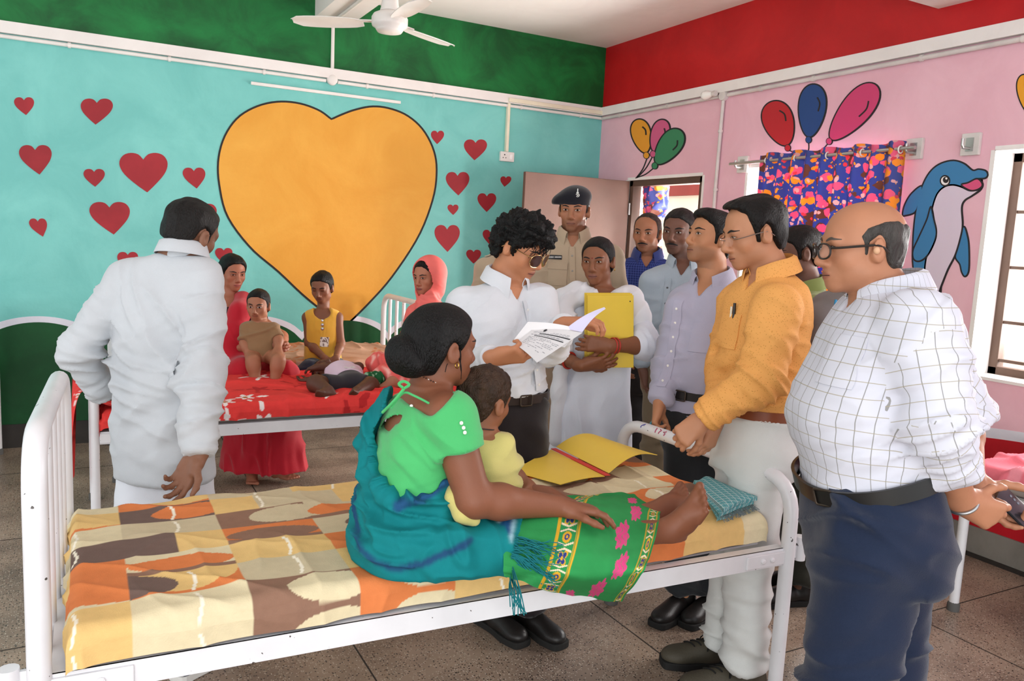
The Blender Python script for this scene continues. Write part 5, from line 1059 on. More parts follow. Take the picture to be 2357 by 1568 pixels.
npl = p.panel(p.sb, (1277, 592, -.1), .072, .022, mat('name_plate_black', '151416', .3), 'name_plate', off=.006, th=.004)
ns = MB()
for k in range(15):
    if k == 6: continue
    cc = patch(p.sb, np.array([[p.pt(1277+(k-7)*2.0, 592, -.1)+p.f*.3+V3((0, 0, .0))]]), -p.f, .0075)[0, 0]; ns.obox(cc, (p.r, p.f, V3((0, 0, 1))), (.0014, .0008, .0036))
ns.build('name_lettering', mat('lettering_white', 'D8D8D6', .5), npl)
for px, py in ((1283, 632), (1375, 634)):
    o = p.panel(p.sb, (px, py, -.1), .10, .115, M_khaki, 'breast_pocket', off=.004, th=.003); p.panel(p.sb, (px, py-20, -.1), .105, .035, M_khaki, 'pocket_flap', par=o, off=.008, th=.003)
p.strip(p.sb, (1318, 568, 0), (1322, 770, 0), .030, M_khaki, 'placket', buttons=6, bm=mat('button_grey', '8E8880', .4))
p = officer('second policeman in khaki, mostly hidden behind the man in white shirt', 4.72, (-136, 30), 182, 178, (1186, 545), '8A5B42', False)
# --- generic background men
def man(lab, d, phi, skin, hd, nb, tor, armR, armL, legs, shirtm, tm, hairk, facek, hk=None, pat=False, collarm=None, belt=None, beard=.35, slv=(.066, .060, .046), trsec=None, headkw={}, shoes=BLACK_LEATHER, handR={}, handL={}, nk=(.053, .06), shk={}):
    p = Person(lab, d, phi, skin); p.head(*hd, **headkw).neck(nb, *nk).torso(tor)
    if armR: p.arm('R', *armR).hand('R', **handR)
    if armL: p.arm('L', *armL).hand('L', **handL)
    for sd, l in zip('RL', legs): p.leg(sd, *l)
    p.build(np.mean([q[2] for q in p.legs.values()], 0)*V3((1, 1, 0)), beard=beard); p.face(**facek); p.hair(**hairk); p.shirt(shirtm, .0085, slv, pat=pat, **shk); p.collar(collarm or shirtm, (.072, .077), .50, .046, .05, dz=.010)
    t = tor[-1]; ts = trsec or [(t[0], t[1]-45, t[2]-.006, t[3]-.006), (t[0], t[1]+10, t[2]+.004, t[3]), (t[0], t[1]+70, t[2], t[3])]; p.trousers(tm, ts, (.098, .084, .072), cuff=.97)
    if belt: p.belt(mat('belt_black', '1C1817', .4), *belt)
    for sd in 'RL': p.shoe(p.legs[sd][2], p.f, shoes, SOLE_DARK)
    return p
M_navy = patmat('navy_check', '222E66', '4A5AA0', .014, .014, .0022); p = man('man in navy checked shirt with greying hair standing in the doorway', 4.75, 192, '84563E', (1490, 540, 0, 206, 2, 0, 1.0), (1490, 592, 0), [(1490, 592, .085, .07), (1494, 612, .172, .09), (1494, 680, .188, .115), (1492, 760, .172, .12), (1490, 830, .168, .12)], ((1422, 632, 0), (1415, 730, .02), (1412, 815, 0)), ((1560, 636, 0), (1575, 730, .02), (1575, 815, 0)), [((1462, 830), (1462, 940), (1462, 1085)), ((1522, 830), (1522, 940), (1524, 1085))], M_navy, clothmat('trousers_black', '1B191B'), dict(color='4A3A34', style='recede', th=.006), dict(stache='1D1715', brow='1D1715'), pat=True, collarm=clothmat('navy_collar', '2A366F'))
M_lb = clothmat('shirt_blue_grey', '9FAAB4'); p = man('man in pale blue-grey shirt with a moustache, behind the man in lavender shirt', 4.15, 200, '5B3B2E', (1563, 537, 0, 212, 4, -3, 1.0), (1576, 608, 0), [(1576, 608, .085, .07), (1564, 634, .176, .092), (1556, 700, .184, .12), (1552, 770, .174, .124), (1550, 830, .168, .122)], ((1500, 650, 0), (1484, 750, .02), (1479, 845, -.03)), None, [((1525, 830), (1520, 960), (1518, 1170)), ((1590, 830), (1592, 960), (1592, 1170))], M_lb, clothmat('trousers_khaki', '75654F'), dict(color='2A2320', th=.008), dict(stache='171211', brow='171211', look=(.1, -.1)), belt=(1550, 818, .176, .13), handR=dict(to=nrm(-UP+RT*.1), palm=RT)); p.strip(p.sb, (1545, 640, 0), (1530, 815, 0), .03, M_lb, 'placket', buttons=5, bm=mat('button_darkgrey', '4A4A4C', .4))
M_lav = clothmat('shirt_lavender', 'A8A6BA'); p = man('man in lavender-grey shirt looking up and holding a pen, left of the man in orange', 3.4, 222, '9A6A4C', (1637, 553, 0, 250, -10, 0, 1.0), (1640, 650, 0), [(1640, 648, .085, .07), (1628, 680, .168, .098), (1618, 750, .176, .132), (1610, 830, .176, .156), (1606, 880, .170, .146), (1606, 905, .164, .132), (1606, 960, .165, .125)], ((1566, 712, -.02), (1540, 830, -.02), (1519, 925, -.10)), ((1690, 700, .05), (1700, 820, .05), (1690, 920, 0)), [((1580, 950), (1575, 1150), (1572, 1360)), ((1640, 950), (1640, 1150), (1640, 1340))], M_lav, clothmat('trousers_charcoal', '222427'), dict(color='14110F', th=.009, front=.002), dict(brow='14110F', look=(-.3, .5)), handR=dict(to=nrm(-UP*.9-RT*.2-FW*.15), palm=nrm(RT*.8-FW*.3), fc=[(30, 40, 25), (40, 50, 30), (45, 55, 30), (50, 55, 30)], thumb=(.6, -.5)), belt=(1606, 902, .172, .140), headkw=dict(fat=.7), nk=(.056, .062), slv=(.066, .060, .047)); LAV = p
p.strip(p.sb, (1592, 690, 0), (1572, 880, 0), .034, M_lav, 'placket', buttons=6, bm=WHITE_BTN); p.panel(p.sb, (1640, 775, -.1), .11, .12, M_lav, 'breast_pocket', off=.004, th=.003)
M_olive = clothmat('shirt_olive', '7F8A4E'); p = man('man in olive green shirt half hidden behind the man in orange', 3.62, 258, '5A3A2C', (1838, 586, 0, 268, 10, 0, 1.0), (1858, 668, 0), [(1858, 665, .085, .07), (1858, 690, .165, .1), (1856, 760, .172, .125), (1848, 850, .168, .13), (1840, 930, .165, .128), (1836, 985, .168, .128)], None, ((1876, 715, -.16), (1872, 840, -.16), (1862, 945, -.16)), [((1830, 1000, .08), (1830, 1160, .08), (1830, 1320, .08)), ((1835, 1000, -.08), (1838, 1160, -.08), (1840, 1330, -.08))], M_olive, clothmat('trousers_dark_olive', '2B2A22'), dict(color='1E1613', th=.009), dict(brow='1E1613'), slv=(.07, .062, .05), handL=dict(to=(0, 0, -1), palm=FW))
M_greys = clothmat('shirt_grey', '77706F'); p = man('man in grey shirt with a blue pen, hidden behind the stout man in checks', 2.95, 205, '6A4636', (1990, 590, 0, 215, 4, 0, .98), (1985, 668, 0), [(1985, 668, .085, .07), (1980, 695, .165, .09), (1975, 770, .17, .115), (1975, 860, .165, .12), (1975, 950, .165, .12)], ((1890, 735, 0), (1895, 870, .0), (1960, 940, -.02)), None, [((1945, 960), (1945, 1190), (1945, 1440)), ((2010, 960), (2010, 1190), (2010, 1440))], M_greys, clothmat('trousers_dark', '242427'), dict(color='1A1614', th=.008), dict(brow='1A1614'), slv=(.06, .056, .045)); tag(MB().tube([p.pt(1924, 690, -.15), p.pt(1920, 725, -.15)], .005, 8).build('pen', mat('pen_blue', '2A86B8', .3), None, True), 'bright blue pen clipped in the grey shirt pocket', 'pen')
# --- man in orange shirt
m_, nt_, b_ = nodes_of('orange_dotted'); tc_ = N(nt_, 'ShaderNodeTexCoord'); vv_ = N(nt_, 'ShaderNodeTexVoronoi'); vv_.inputs['Scale'].default_value = 150; nt_.links.new(tc_.outputs['Object'], vv_.inputs[0]); lt_ = N(nt_, 'ShaderNodeMath', operation='LESS_THAN'); lt_.inputs[1].default_value = .20; nt_.links.new(vv_.outputs['Distance'], lt_.inputs[0]); mx_ = N(nt_, 'ShaderNodeMix', data_type='RGBA'); mx_.inputs[6].default_value = l4('DE9F58'); mx_.inputs[7].default_value = l4('B07C38'); nt_.links.new(lt_.outputs[0], mx_.inputs[0]); nt_.links.new(mx_.outputs[2], b_.inputs['Base Color']); b_.inputs['Roughness'].default_value = .75; b_.inputs['Specular IOR Level'].default_value = .2
M_orange = m_
p = Person('man in orange dotted shirt, pale trousers and rimless glasses at the foot of the bed', 2.85, 247, '9C6C50')
p.head(1738, 541, -.01, 262, 14, 0, 1.06, fat=.2, nose=1.1).neck((1775, 632, 0), .054, .06).torso([(1776, 630, .085, .072), (1772, 660, .158, .10), (1762, 720, .176, .128), (1755, 800, .172, .134), (1750, 870, .17, .136), (1745, 925, .166, .132), (1738, 960, .166, .130)])
p.arm('L', (1790, 705, -.17), (1752, 868, -.22), (1622, 962, -.16)).hand('L', to=nrm(-RT*.75-UP*.65+FW*.1), palm=nrm(FW*.8-UP*.3), fc=[(40, 40, 20), (45, 45, 25), (50, 50, 25), (55, 50, 25)], thumb=(.6, -.5), sz=1.0).arm('R', (1700, 700, .13), (1672, 860, .10), (1652, 962, -.05)).hand('R', to=nrm(-RT*.35-UP*.9-FW*.1), palm=nrm(-RT*.6+FW*.5), curl=(25, 30, 20), sz=1.0)
p.leg('L', (1752, 1030, -.06), (1728, 1240, -.08), (1716, 1490, -.05)).leg('R', (1716, 1030, .06), (1695, 1230, .06), (1668, 1420, .12))
p.build(np.mean([p.legs[q][2] for q in 'LR'], 0)*V3((1, 1, 0)), beard=.15).face(brow='1A1412', eye=.7, look=(0, -.6)).hair('15110F', 'recede', th=.011, front=.003, amp=.003)
glasses(p, mat('clear_lens', 'D8DEE2', .05, spec=.6, alpha=.07), mat('thin_steel_frame', '8E8078', .25, metal=.9), w_=.024, h_=.0155, y=.114, z=-.002, rimless=True, temple=.0018)
p.shirt(M_orange, .0075, (.078, .072, .052), armfold=.015, waistfold=.012, send=1.0, specs=[(p.pt(1800, 900, -.1), .13, nrm(V3((0, 0, 1))-p.f*.4), .045, .016), (p.pt(1740, 780, -.15), .14, nrm(p.f+V3((0, 0, .6))), .06, .010)]); p.collar(M_orange, (.076, .082), .35, .050, .055, dz=.008)
a = p.arms['L']; S = Sdf(); S.cone(a[1]+(a[2]-a[1])*.75, a[1]+(a[2]-a[1])*1.02, .054, .050, .01, cap=True); p.garment('cuff', S, .006, M_orange, base=.001, parent=p.so); po = p.panel(p.sb, (1690, 760, 0), .10, .12, M_orange, 'breast_pocket', off=.004, D=nrm(-p.f+p.r*.4), th=.003)
pc = patch(p.sb, np.array([[p.pt(1681, 712, -.05)+p.f*.3]]), -p.f, .008)[0, 0]; tag(MB().tube([pc-V3((0, 0, .06)), pc+V3((0, 0, .022))], .0052, 8).build('pen', mat('pen_black', '1C1A1A', .3), None, True), 'black pen standing in the orange shirt pocket', 'pen'); tag(MB().tube([pc-V3((0, 0, .06))+p.r*.016, pc+V3((0, 0, .008))+p.r*.016], .004, 8).build('pen', mat('pen_cream', 'E4DCC8', .4), None, True), 'cream pen beside the black one in the orange shirt pocket', 'pen')
p.trousers(clothmat('trousers_pale', 'D2D3D0'), [(1745, 922, .163, .128), (1740, 980, .172, .138), (1735, 1050, .172, .14), (1732, 1085, .165, .13)], (.104, .084, .076), cuff=.97, h=.009, fold=.013); p.belt(mat('belt_tan_brown', '7A3E22', .4), 1745, 938, .174, .140, .034); M_os = mat('shoe_olive_leather', '4A4438', .6, bump=.2, bscale=120)
LACE = mat('lace_black', '171615', .8)
p.shoe(p.legs['L'][2], -RT*.98-FW*.12, M_os, SOLE_DARK, 1.08, LACE); p.shoe(p.legs['R'][2], -RT*.98-FW*.05, M_os, SOLE_DARK, 1.08, LACE); mb = MB(); ring(mb, p.tips[2]-nrm(V3((0, 0, -1)))*.0-(p.tips[2]-p.arms['R'][2])*.45, nrm(p.tips[2]-p.arms['R'][2]), .0105, .0018, 14); mb.build('ring', mat('ring_silver', 'C8C8C8', .2, metal=1), p.o, True)
# --- stout man in checked shirt
M_check = patmat('white_windowpane_check', 'C9C9D3', '7C7972', .034, .037, .0019, 'A0967F')
p = Person('stout balding man in white checked shirt and navy trousers holding a phone behind his back', 2.02, 271, '94644A', .016)
p.head(1986, 576, 0, 271, 4, 0, .985, fat=1.0, nose=1.05).neck((2046, 676, .0), .060, .068).torso([(2048, 668, .088, .078), (2052, 700, .178, .108), (2046, 760, .198, .148), (2034, 850, .204, .182), (2014, 940, .208, .202), (2002, 1010, .202, .190), (1996, 1062, .192, .164), (1997, 1092, .188, .158), (1998, 1125, .184, .152), (1998, 1160, .180, .146)])
p.arm('L', (2112, 745, -.165), (2152, 975, -.21), (2212, 1150, -.10), r=(.055, .046, .031)).hand('L', to=nrm(RT*.85-UP*.42+FW*.12), palm=nrm(FW*.9+UP*.25), fc=[(30, 50, 35), (36, 56, 38), (42, 60, 40), (48, 60, 40)], thumb=(.8, -.4)).arm('R', (2085, 745, .17), (2215, 960, .20), (2236, 1108, .02), r=(.055, .046, .031)).hand('R', to=nrm(RT*.66-UP*.72-FW*.15), palm=nrm(RT*.55+UP*.35-FW*.75), fc=[(4, 10, 8), (26, 62, 35), (30, 62, 35), (12, 30, 20)], thumb=(.95, -.5), sz=1.05)
p.leg('L', (2005, 1190, -.08), (1955, 1500, -.10), (1940, 1880, -.06), r=(.085, .058, .04)).leg('R', (2045, 1190, .09), (2040, 1500, .10), (2030, 1850, .10), r=(.085, .058, .04))
p.build(np.mean([p.legs[q][2] for q in 'LR'], 0)*V3((1, 1, 0)), beard=.08, lips='8A4F40').face(brow='4A403A', eye=.75, look=(0, -.3)).hair('55504C', 'bald_side', th=.005, amp=.003)
M_spec = mat('spectacle_frame', '2A221E', .3); glasses(p, MATS['clear_lens'], M_spec, rim=.0026, w_=.026, h_=.019, y=.116, z=.000, temple=.0034)
S = Sdf(); S.ell(p.T(-.088, .002, .0), (.0075, .0085, .010), p.Rm, .004); p.garment('hearing_aid', S, .003, mat('hearing_aid_beige', 'C79A78', .4), base=0)
p.shirt(M_check, .0075, (.088, .082, .056), pat=True, armfold=.016, waistfold=.014, top=.03, hemplane=(p.pt(1996, 1092), -nrm(V3((0, 0, 1))+p.f*.32)), specs=[(p.pt(1960, 880, -.2), .18, nrm(V3((0, 0, 1))+p.f*.5), .06, .012), (p.pt(2140, 820, -.15), .14, nrm(V3((0, 0, 1))+p.f*.8), .05, .014)]); p.addpat(p.collar(M_check, (.078, .084), .38, .048, .055, dz=.0))
po = p.addpat(p.panel(p.sb, (1925, 830, -.12), .11, .12, M_check, 'breast_pocket', off=.003, D=nrm(-p.f+p.r*.55), th=.002))
p.trousers(clothmat('trousers_navy', '0F1D36', .7, bump=.25, bscale=600), [(1998, 1035, .176, .136), (1996, 1072, .180, .142), (2003, 1150, .190, .160), (2010, 1230, .190, .165), (2005, 1300, .182, .15)], (.122, .100, .092), h=.009, cuff=.97, fold=.018, topplane=(p.pt(1996, 1080)+V3((0, 0, .012)), nrm(V3((0, 0, 1))+p.f*.32)), specs=[(p.pt(1900, 1160, -.15), .16, nrm(V3((0, 0, 1))-p.f*.7), .06, .014), (p.pt(2060, 1330, -.15), .25, nrm(p.f+V3((0, 0, .8))), .09, .016)]); p.belt(mat('belt_black_leather', '1A1918', .35), 1996, 1080, .203, .170, .040, bang=-.55, tilt=.32)
for sd in 'LR': p.shoe(p.legs[sd][2], p.f, BLACK_LEATHER, SOLE_DARK, 1.05)
a = p.arms['L']; ax = nrm(a[2]-a[1]); mb = MB(); ring(mb, a[2]+ax*.012, ax, .034, .0045); wo = mb.build('wrist_watch', mat('watch_steel', 'A8A8A8', .3, metal=.9), p.o, True); CHK = p
# phone and pen
ph_u = nrm(RT*.66-UP*.72-FW*.15); ph_n = nrm(RT*.55+UP*.35-FW*.75); ph_n = nrm(ph_n-ph_u*(ph_u@ph_n)); ph_v = np.cross(ph_n, ph_u); c = p.arms['R'][2]+ph_u*.125+ph_n*.034; mb = MB(); mb.obox(c, (ph_u, ph_v, ph_n), (.074, .036, .0042)); pe = mb.build('phone', mat('phone_black', '1A1D24', .25, spec=.6), None, bevel=.003, smooth=True); tag(pe, 'dark smartphone held behind the back of the stout man in checks', 'phone')
lens = MB()
for k in (-.4, .0, .4): lens.lathe(c+ph_v*.018+ph_u*(.03*k-.03)-ph_n*.0045*np.sign(ph_n@FW), -ph_n*np.sign(ph_n@FW), [(.004, 0), (.0035, .001)], 10)
lens.build('camera_lens', mat('phone_lens', '6A6E78', .15), pe)
tp = LAV.arms['R'][2]; tag(MB().tube([at(1488, 988, 3.26), at(1520, 948, 3.30)], .005, 8).build('pen', mat('pen_teal', '3E93A8', .3), None, True), 'teal pen in the hand of the man in lavender shirt', 'pen')
# ------------------------------------------------------------------ the seated women and the children
def uz(p): p = V3(p); return (p@RT, p[2])
def colmix(base, regs):
    """cloth colour: list of (mask fn, colour) painted over a base."""
    def f(V):
        c = np.tile(lin(base), (len(V), 1))
        for fn, q in regs: c[fn(V)] = lin(q)
        return c
    return f
M_weave = attrmat('woven_cloth', .82, .18, .05, 25, .12, 420)
# --- woman in green blouse on the nearest bed
p = Person('woman in bright green blouse and teal shawl sitting with legs out on the nearest bed', 2.2, 68, '6E422E', .012); q = p.pt
p.head(1013, 806, 0, 52, 2, -2, .97).neck((988, 890, 0), .046, .055).torso([(986, 892, .070, .060), (976, 922, .140, .082), (962, 1000, .158, .102), (950, 1080, .155, .108), (942, 1160, .165, .120), (936, 1220, .180, .130), (934, 1262, .175, .125)])
p.arm('R', (1034, 962, -.12), (1090, 1150, -.14), (1285, 1166, -.02), r=(.056, .047, .029)).hand('R', to=nrm(RT*.95-UP*.13+FW*.12), palm=nrm(-UP), sz=.95, fc=[(14, 18, 12), (18, 20, 12), (20, 26, 14), (26, 30, 16)], thumb=(.75, -.2)).arm('L', (955, 940, .14), (1105, 1130, .22), (1262, 1143, .17), r=(.050, .042, .028)).hand('L', to=nrm(RT*.8-UP*.25-FW*.3), palm=nrm(-UP), sz=.92, curl=(25, 35, 20))
p.leg('R', (965, 1248, -.06), (1300, 1240, .04), (1535, 1224, .17), floor=False, r=(.055, .042, .036)).leg('L', (985, 1225, .12), (1300, 1210, .22), (1492, 1188, .33), floor=False, r=(.055, .042, .035))
for sd, tip in (('R', (1602, 1120, .10)), ('L', (1566, 1082, .38))):
    a = p.legs[sd]; foot(p.S, a[2], nrm(a[1]-a[2]), nrm(q(*tip)-a[2]+V3((-.02, 0, 0))), 1.0, .0034)
p.S.plane((0, 0, .684), (0, 0, -1)); p.build(V3((.75, 2.0, .685)), lips='7A4A44'); p.face(brow='140F0E', eye=.9); p.hair('0E0C0C', [(.20, .20), (.12, .088), (.080, .082), (.068, .062), (.052, .034), (.036, .010), (.024, -.004), (.010, .006), (-.006, .018), (-.018, .002), (-.028, -.025), (-.045, -.066), (-.2, -.085), (-.2, .2)], th=.013, amp=.0022, freq=70, extra=[('ell', (.0, -.118, -.012), (.058, .052, .058), .012), ('ell', (.02, -.10, -.035), (.045, .04, .04), .012)])
mb = MB()
for (z0, a) in ((-.02, 0), (.0, 1.2)): mb.tube([p.T(.076+.006*math.sin(t*3+a), .012+.012*t, .01-.05*t+z0) for t in np.linspace(0, 1.3, 9)], [.0022*(1-.7*t) for t in np.linspace(0, 1, 9)], 5)
mb.tube([p.T(.073, -.02-.012*t, -.03-.05*t+.01*math.sin(4*t)) for t in np.linspace(0, .6, 8)], .0011, 5); mb.build('loose_lock', hairmat('0E0C0C'), p.ho, True)
ad = lambda px, py: uz(q(px, py)); BW = [ad(*t) for t in ((900, 860), (890, 930), (868, 985), (858, 1030), (872, 1068), (905, 1100), (938, 1116), (990, 1098), (1030, 1076), (1080, 1060), (1120, 1000), (1100, 860))]
def incut(S, poly, sg): S.cut(lambda X, Y, Z: sg*poly_sd(X*RT[0]+Y*RT[1]+Z*RT[2], Z+0*X+0*Y, poly))
M_blouse = clothmat('blouse_green', '48AE66', .75); S = Sdf(); S.loft(p.C, p.ab, p.r, p.f, .03, grow=.001); a = p.arms['R']; S.cone(p.nb-V3((0, 0, .05)), a[0], .055, .066, .03); S.cone(a[0], a[0]+(a[1]-a[0])*.43, .072, .069, .03, cap=True); a = p.arms['L']; S.cone(p.nb-V3((0, 0, .05)), a[0], .05, .06, .03); S.cone(a[0], a[0]+(a[1]-a[0])*.43, .068, .066, .03, cap=True)
incut(S, [ad(*t) for t in ((871, 990), (886, 965), (912, 946), (940, 936), (930, 958), (902, 984))], -1); incut(S, [ad(*t) for t in ((900, 930), (925, 912), (958, 918), (990, 930), (1010, 928), (1060, 880), (1060, 820), (880, 820), (880, 930))], -1); S.plane(V3((0, 0, .80)), (0, 0, -1)); S.cut(lambda X, Y, Z: poly_sd(X*RT[0]+Y*RT[1]+Z*RT[2], Z+0*X+0*Y, BW)-.022)
p.garment('blouse', S, .0048, M_blouse, [(q(1010, 1040, -.1), .12, nrm(UP+RT*.8), .035, .010), (q(940, 1060, -.1), .07, nrm(UP-RT*.5), .04, .005)], .0010, smooth=3); bl = p.lo
mb = MB(); mb.tube(spline([q(900, 940, -.11), q(928, 905, -.11), q(955, 912, -.12), q(990, 930, -.13)], 16), .0032, 6); mb.tube(spline([q(928, 893, -.12), q(918, 884, -.12), q(930, 878, -.12), q(942, 886, -.12), q(930, 894, -.12)], 16), .004, 6); mb.tube(spline([q(930, 895, -.12), q(905, 925, -.12), q(880, 950, -.10)], 10), .004, 6); mb.build('tie_string', M_blouse, bl, True)
for px, py in ((947, 935), (955, 929), (965, 926), (1062, 974), (1067, 985), (1070, 996)):
    w_ = patch(p.last, np.array([[q(px, py, -.5)]]), nrm(ray(px, py)), .004)[0, 0]; MB().lathe(w_-UP*.005, UP, [(.001, 0), (.0045, .002), (.005, .005), (.0045, .008), (.001, .01)], 8).build('pearl_bead', mat('pearl', 'EFECE4', .2), bl, True)
nk = [p.nb+p.f*(.062*math.cos(t))+p.r*(.060*math.sin(t))+V3((0, 0, .022-.028*math.cos(t))) for t in np.linspace(0, 2*PI, 60, endpoint=False)]; mb = MB()
for i, w_ in enumerate(nk): mb.lathe(w_-V3((0, 0, .002)), (0, 0, 1), [(.0005, 0), (.0024, .002), (.0005, .004)], 6, mi=(1 if i % 3 == 0 else 0))
mb.build('bead_necklace', [mat('bead_dark', '3A2A26', .3), mat('bead_white', 'DDD8D0', .3)], p.o, True); mb = MB(); ring(mb, p.T(.083, .004, -.034), p.Rm[1], .008, .0016, 16); mb.build('earring', MATS['gold'], p.o, True)
# shawl
BOR = np.array([ad(*t) for t in ((818, 1090), (822, 1160), (845, 1205), (890, 1232), (940, 1240), (1000, 1225), (1060, 1200), (1090, 1185))])
def near_poly(V, P, w_):
    uv = np.stack([V@RT, V[:, 2]], 1); d = np.full(len(V), 9.)
    for a, b in zip(P[:-1], P[1:]):
        e = b-a; t = np.clip(((uv-a)@e)/(e@e), 0, 1); d = np.minimum(d, np.linalg.norm(uv-a-t[:, None]*e, axis=1))
    return (d < w_) & ((V-q(940, 1150))@FW < .06)
ea, eb = q(1198, 1205, -.02), q(1168, 1335, -.20); en = nrm(RT-UP*.2); band = lambda V: (V-ea)@nrm(RT-UP*.22)
TEAL = colmix('0B7478', [(lambda V: near_poly(V, BOR, .0085), '1D4468'), (lambda V: (band(V) > -.058) & (band(V) < -.028) & (V[:, 0] > .95), '174A78'), (lambda V: (np.abs(band(V)+.062) < .003) & (V[:, 0] > .95), 'C8DCE0'), (lambda V: (np.abs(band(V)+.023) < .0042) & (V[:, 0] > .95), '9CC0CC'), (lambda V: near_poly(V, np.array([ad(*t) for t in ((936, 1118), (985, 1100), (1035, 1078))]), .013), '1F4C74')])
S = Sdf(); S.loft(p.C, p.ab, p.r, p.f, .03, grow=.020); S.chain([q(950, 888, .10), q(905, 925, .06), q(862, 990, .02), (q(842, 1070, 0))], [.026, .036, .036, .03], .03); incut(S, BW, -1)
S.chain([q(925, 1235, .0), q(1040, 1250, -.02), q(1190, 1238, .0)], [.125, .115, .100], .05); S.chain([q(930, 1262, -.10), q(1040, 1275, -.12), q(1190, 1268, -.10)], [.085, .075, .062], .05); S.chain([q(1000, 1200, .12), q(1190, 1200, .18)], [.10, .085], .04)
S.plane(ea, nrm(RT-UP*.22)); S.plane((0, 0, .684), (0, 0, -1)); b_ = q(880, 1000); sp = [(q(870, 1060, -.03), .14, nrm(RT*.9+UP*.25), .020, .016), (q(900, 1170, -.1), .14, nrm(UP+RT*.25), .032, .017), (q(990, 1190, -.16), .13, nrm(UP+RT*.15), .036, .018), (q(1100, 1260, -.2), .13, nrm(RT+UP*.4), .05, .012), (q(950, 1280, -.2), .15, nrm(UP+RT*.1), .04, .010)]
p.garment('shawl', S, .0052, M_weave, sp, .0020, col=TEAL, smooth=3); sh = p.lo
mb = MB(); rs = np.random.RandomState(3)
for i in range(70):
    t = rs.rand(); a = ea*(1-t)+eb*t; a = patch(p.last, np.array([[a-en*.008-FW*.4]]), FW, .002)[0, 0]; l = rs.uniform(.05, .13)
    if t > .72: g = spline([a, a+RT*.012+UP*.0-FW*.02, q(1185+rs.uniform(-14, 14), 1362, -.30), q(1192+rs.uniform(-20, 22), 1395+rs.uniform(0, 26), -.31)], 12)
    else: k = rs.uniform(-.5, .2); g = [a+RT*l*s_+UP*(k*l*s_*s_-.02*s_+.006*math.sin(6*s_+i))-FW*(.006+.004*math.sin(3*s_+i)) for s_ in np.linspace(0, 1, 8)]
    mb.tube(g, .0013, 4)
fr = mb.build('fringe', mat('fringe_teal', '0B6A70', .85), sh, True); fr['kind'] = 'stuff'
# skirt over the legs
def onb(px, py, y): return on(px, py, 1, y)
ROWSK = [[q(1250, 1142, .32), q(1210, 1152, .22), q(1172, 1172, .0), q(1160, 1235, -.14), q(1158, 1300, -.19), q(1160, 1328, -.21)], [q(1330, 1142, .36), q(1300, 1150, .25), q(1270, 1166, .04), q(1258, 1230, -.115), q(1238, 1310, -.175), q(1215, 1346, -.215)], [q(1412, 1136, .42), q(1395, 1143, .32), q(1382, 1162, .12), q(1368, 1235, -.06), q(1345, 1325, -.15), onb(1318, 1372, 1.80)], [q(1462, 1138, .45), q(1470, 1152, .36), q(1462, 1175, .19), q(1452, 1245, -.01), q(1425, 1330, -.12), onb(1388, 1384, 1.79)], [q(1448, 1146, .44), q(1512, 1180, .36), q(1518, 1186, .22), q(1506, 1248, .015), q(1478, 1322, -.11), onb(1432, 1386, 1.785)]]
A = np.array([spline(r_, 260) for r_ in ROWSK]); G = np.stack([spline(A[:, j_], 300) for j_ in range(260)], 1); a_, b_ = G.shape[:2]; Vv = G.reshape(-1, 3); U_, W_ = [t.ravel() for t in np.meshgrid(np.linspace(0, 1, a_), np.linspace(0, 1, b_), indexing='ij')]
def skirtcol(u, v):
    c = np.tile(lin('2C8A4A'), (len(u), 1)); gold, blue, pink = lin('D2A02C'), lin('2A3A7A'), lin('D2457E')
    for (x, y, r_) in ((.70, .24, .07), (.76, .40, .085), (.68, .57, .088), (.73, .745, .088), (.64, .90, .09), (.48, .98, .05)):
        X, Y = (u-x)/.62, v-y; d = np.hypot(X, Y); an = np.arctan2(Y, X); c[(d < r_*(.86+.12*np.cos(9*an)+.08*np.sin(4*an))) & (np.sin(u*160+3*np.sin(v*90)) > -.97)] = pink
    for b0, b1 in ((.30, .415), (.86, .965)):
        m = (b0+b1)/2; hw = (b1-b0)/2; t = (u-m)/hw; inb = np.abs(t) < 1; c[inb & ((np.abs(np.abs(t)-.93) < .075) | (np.abs(np.abs(t)-.76) < .05))] = gold
        ph = (v*9) % 1-.5; k = np.floor(v*9).astype(int) % 2; X = t/.62; Y = ph/.5; d = np.hypot(X, Y); an = np.arctan2(Y, X); fl_ = inb & (np.abs(t) < .66)
        pet = d < (.35+.55*np.abs(np.cos(2*an-PI/2))); c[fl_ & (k == 0) & pet] = gold; c[fl_ & (k == 0) & (d < (.25+.42*np.abs(np.cos(2*an-PI/2)))) & (d > .18)] = blue; c[fl_ & (k == 1) & (d < .62)] = gold; c[fl_ & (k == 1) & (d < .34)] = blue; c[fl_ & (k == 1) & (d < .16)] = gold; c[fl_ & (np.abs(np.abs(Y)-.86+.25*np.abs(X)) < .09)] = lin('E6D0B0')
    return c
idx = np.arange(a_*b_).reshape(a_, b_); Fk = np.stack([idx[:-1, :-1], idx[1:, :-1], idx[1:, 1:], idx[:-1, 1:]], 2).reshape(-1, 4); Nk = vnormals(Vv, Fk); Nk *= np.sign((Nk@-FW).mean()); dsp = .006*vnoise(np.stack([U_*4, W_*16, 0*U_], 1), 1)+.003*vnoise(np.stack([U_*14, W_*5, 0*U_+3], 1), 1); Vv = Vv+Nk*dsp[:, None]
finish('skirt', Vv, Fk, M_weave, p.o, skirtcol(U_, W_)); mb = MB()
for sd in 'R':
    for k, (dx, r_) in enumerate(((-.028, .006), (-.010, .0042), (.004, .004), (.016, .0038), (.027, .0036))): pass
MOTHER = p
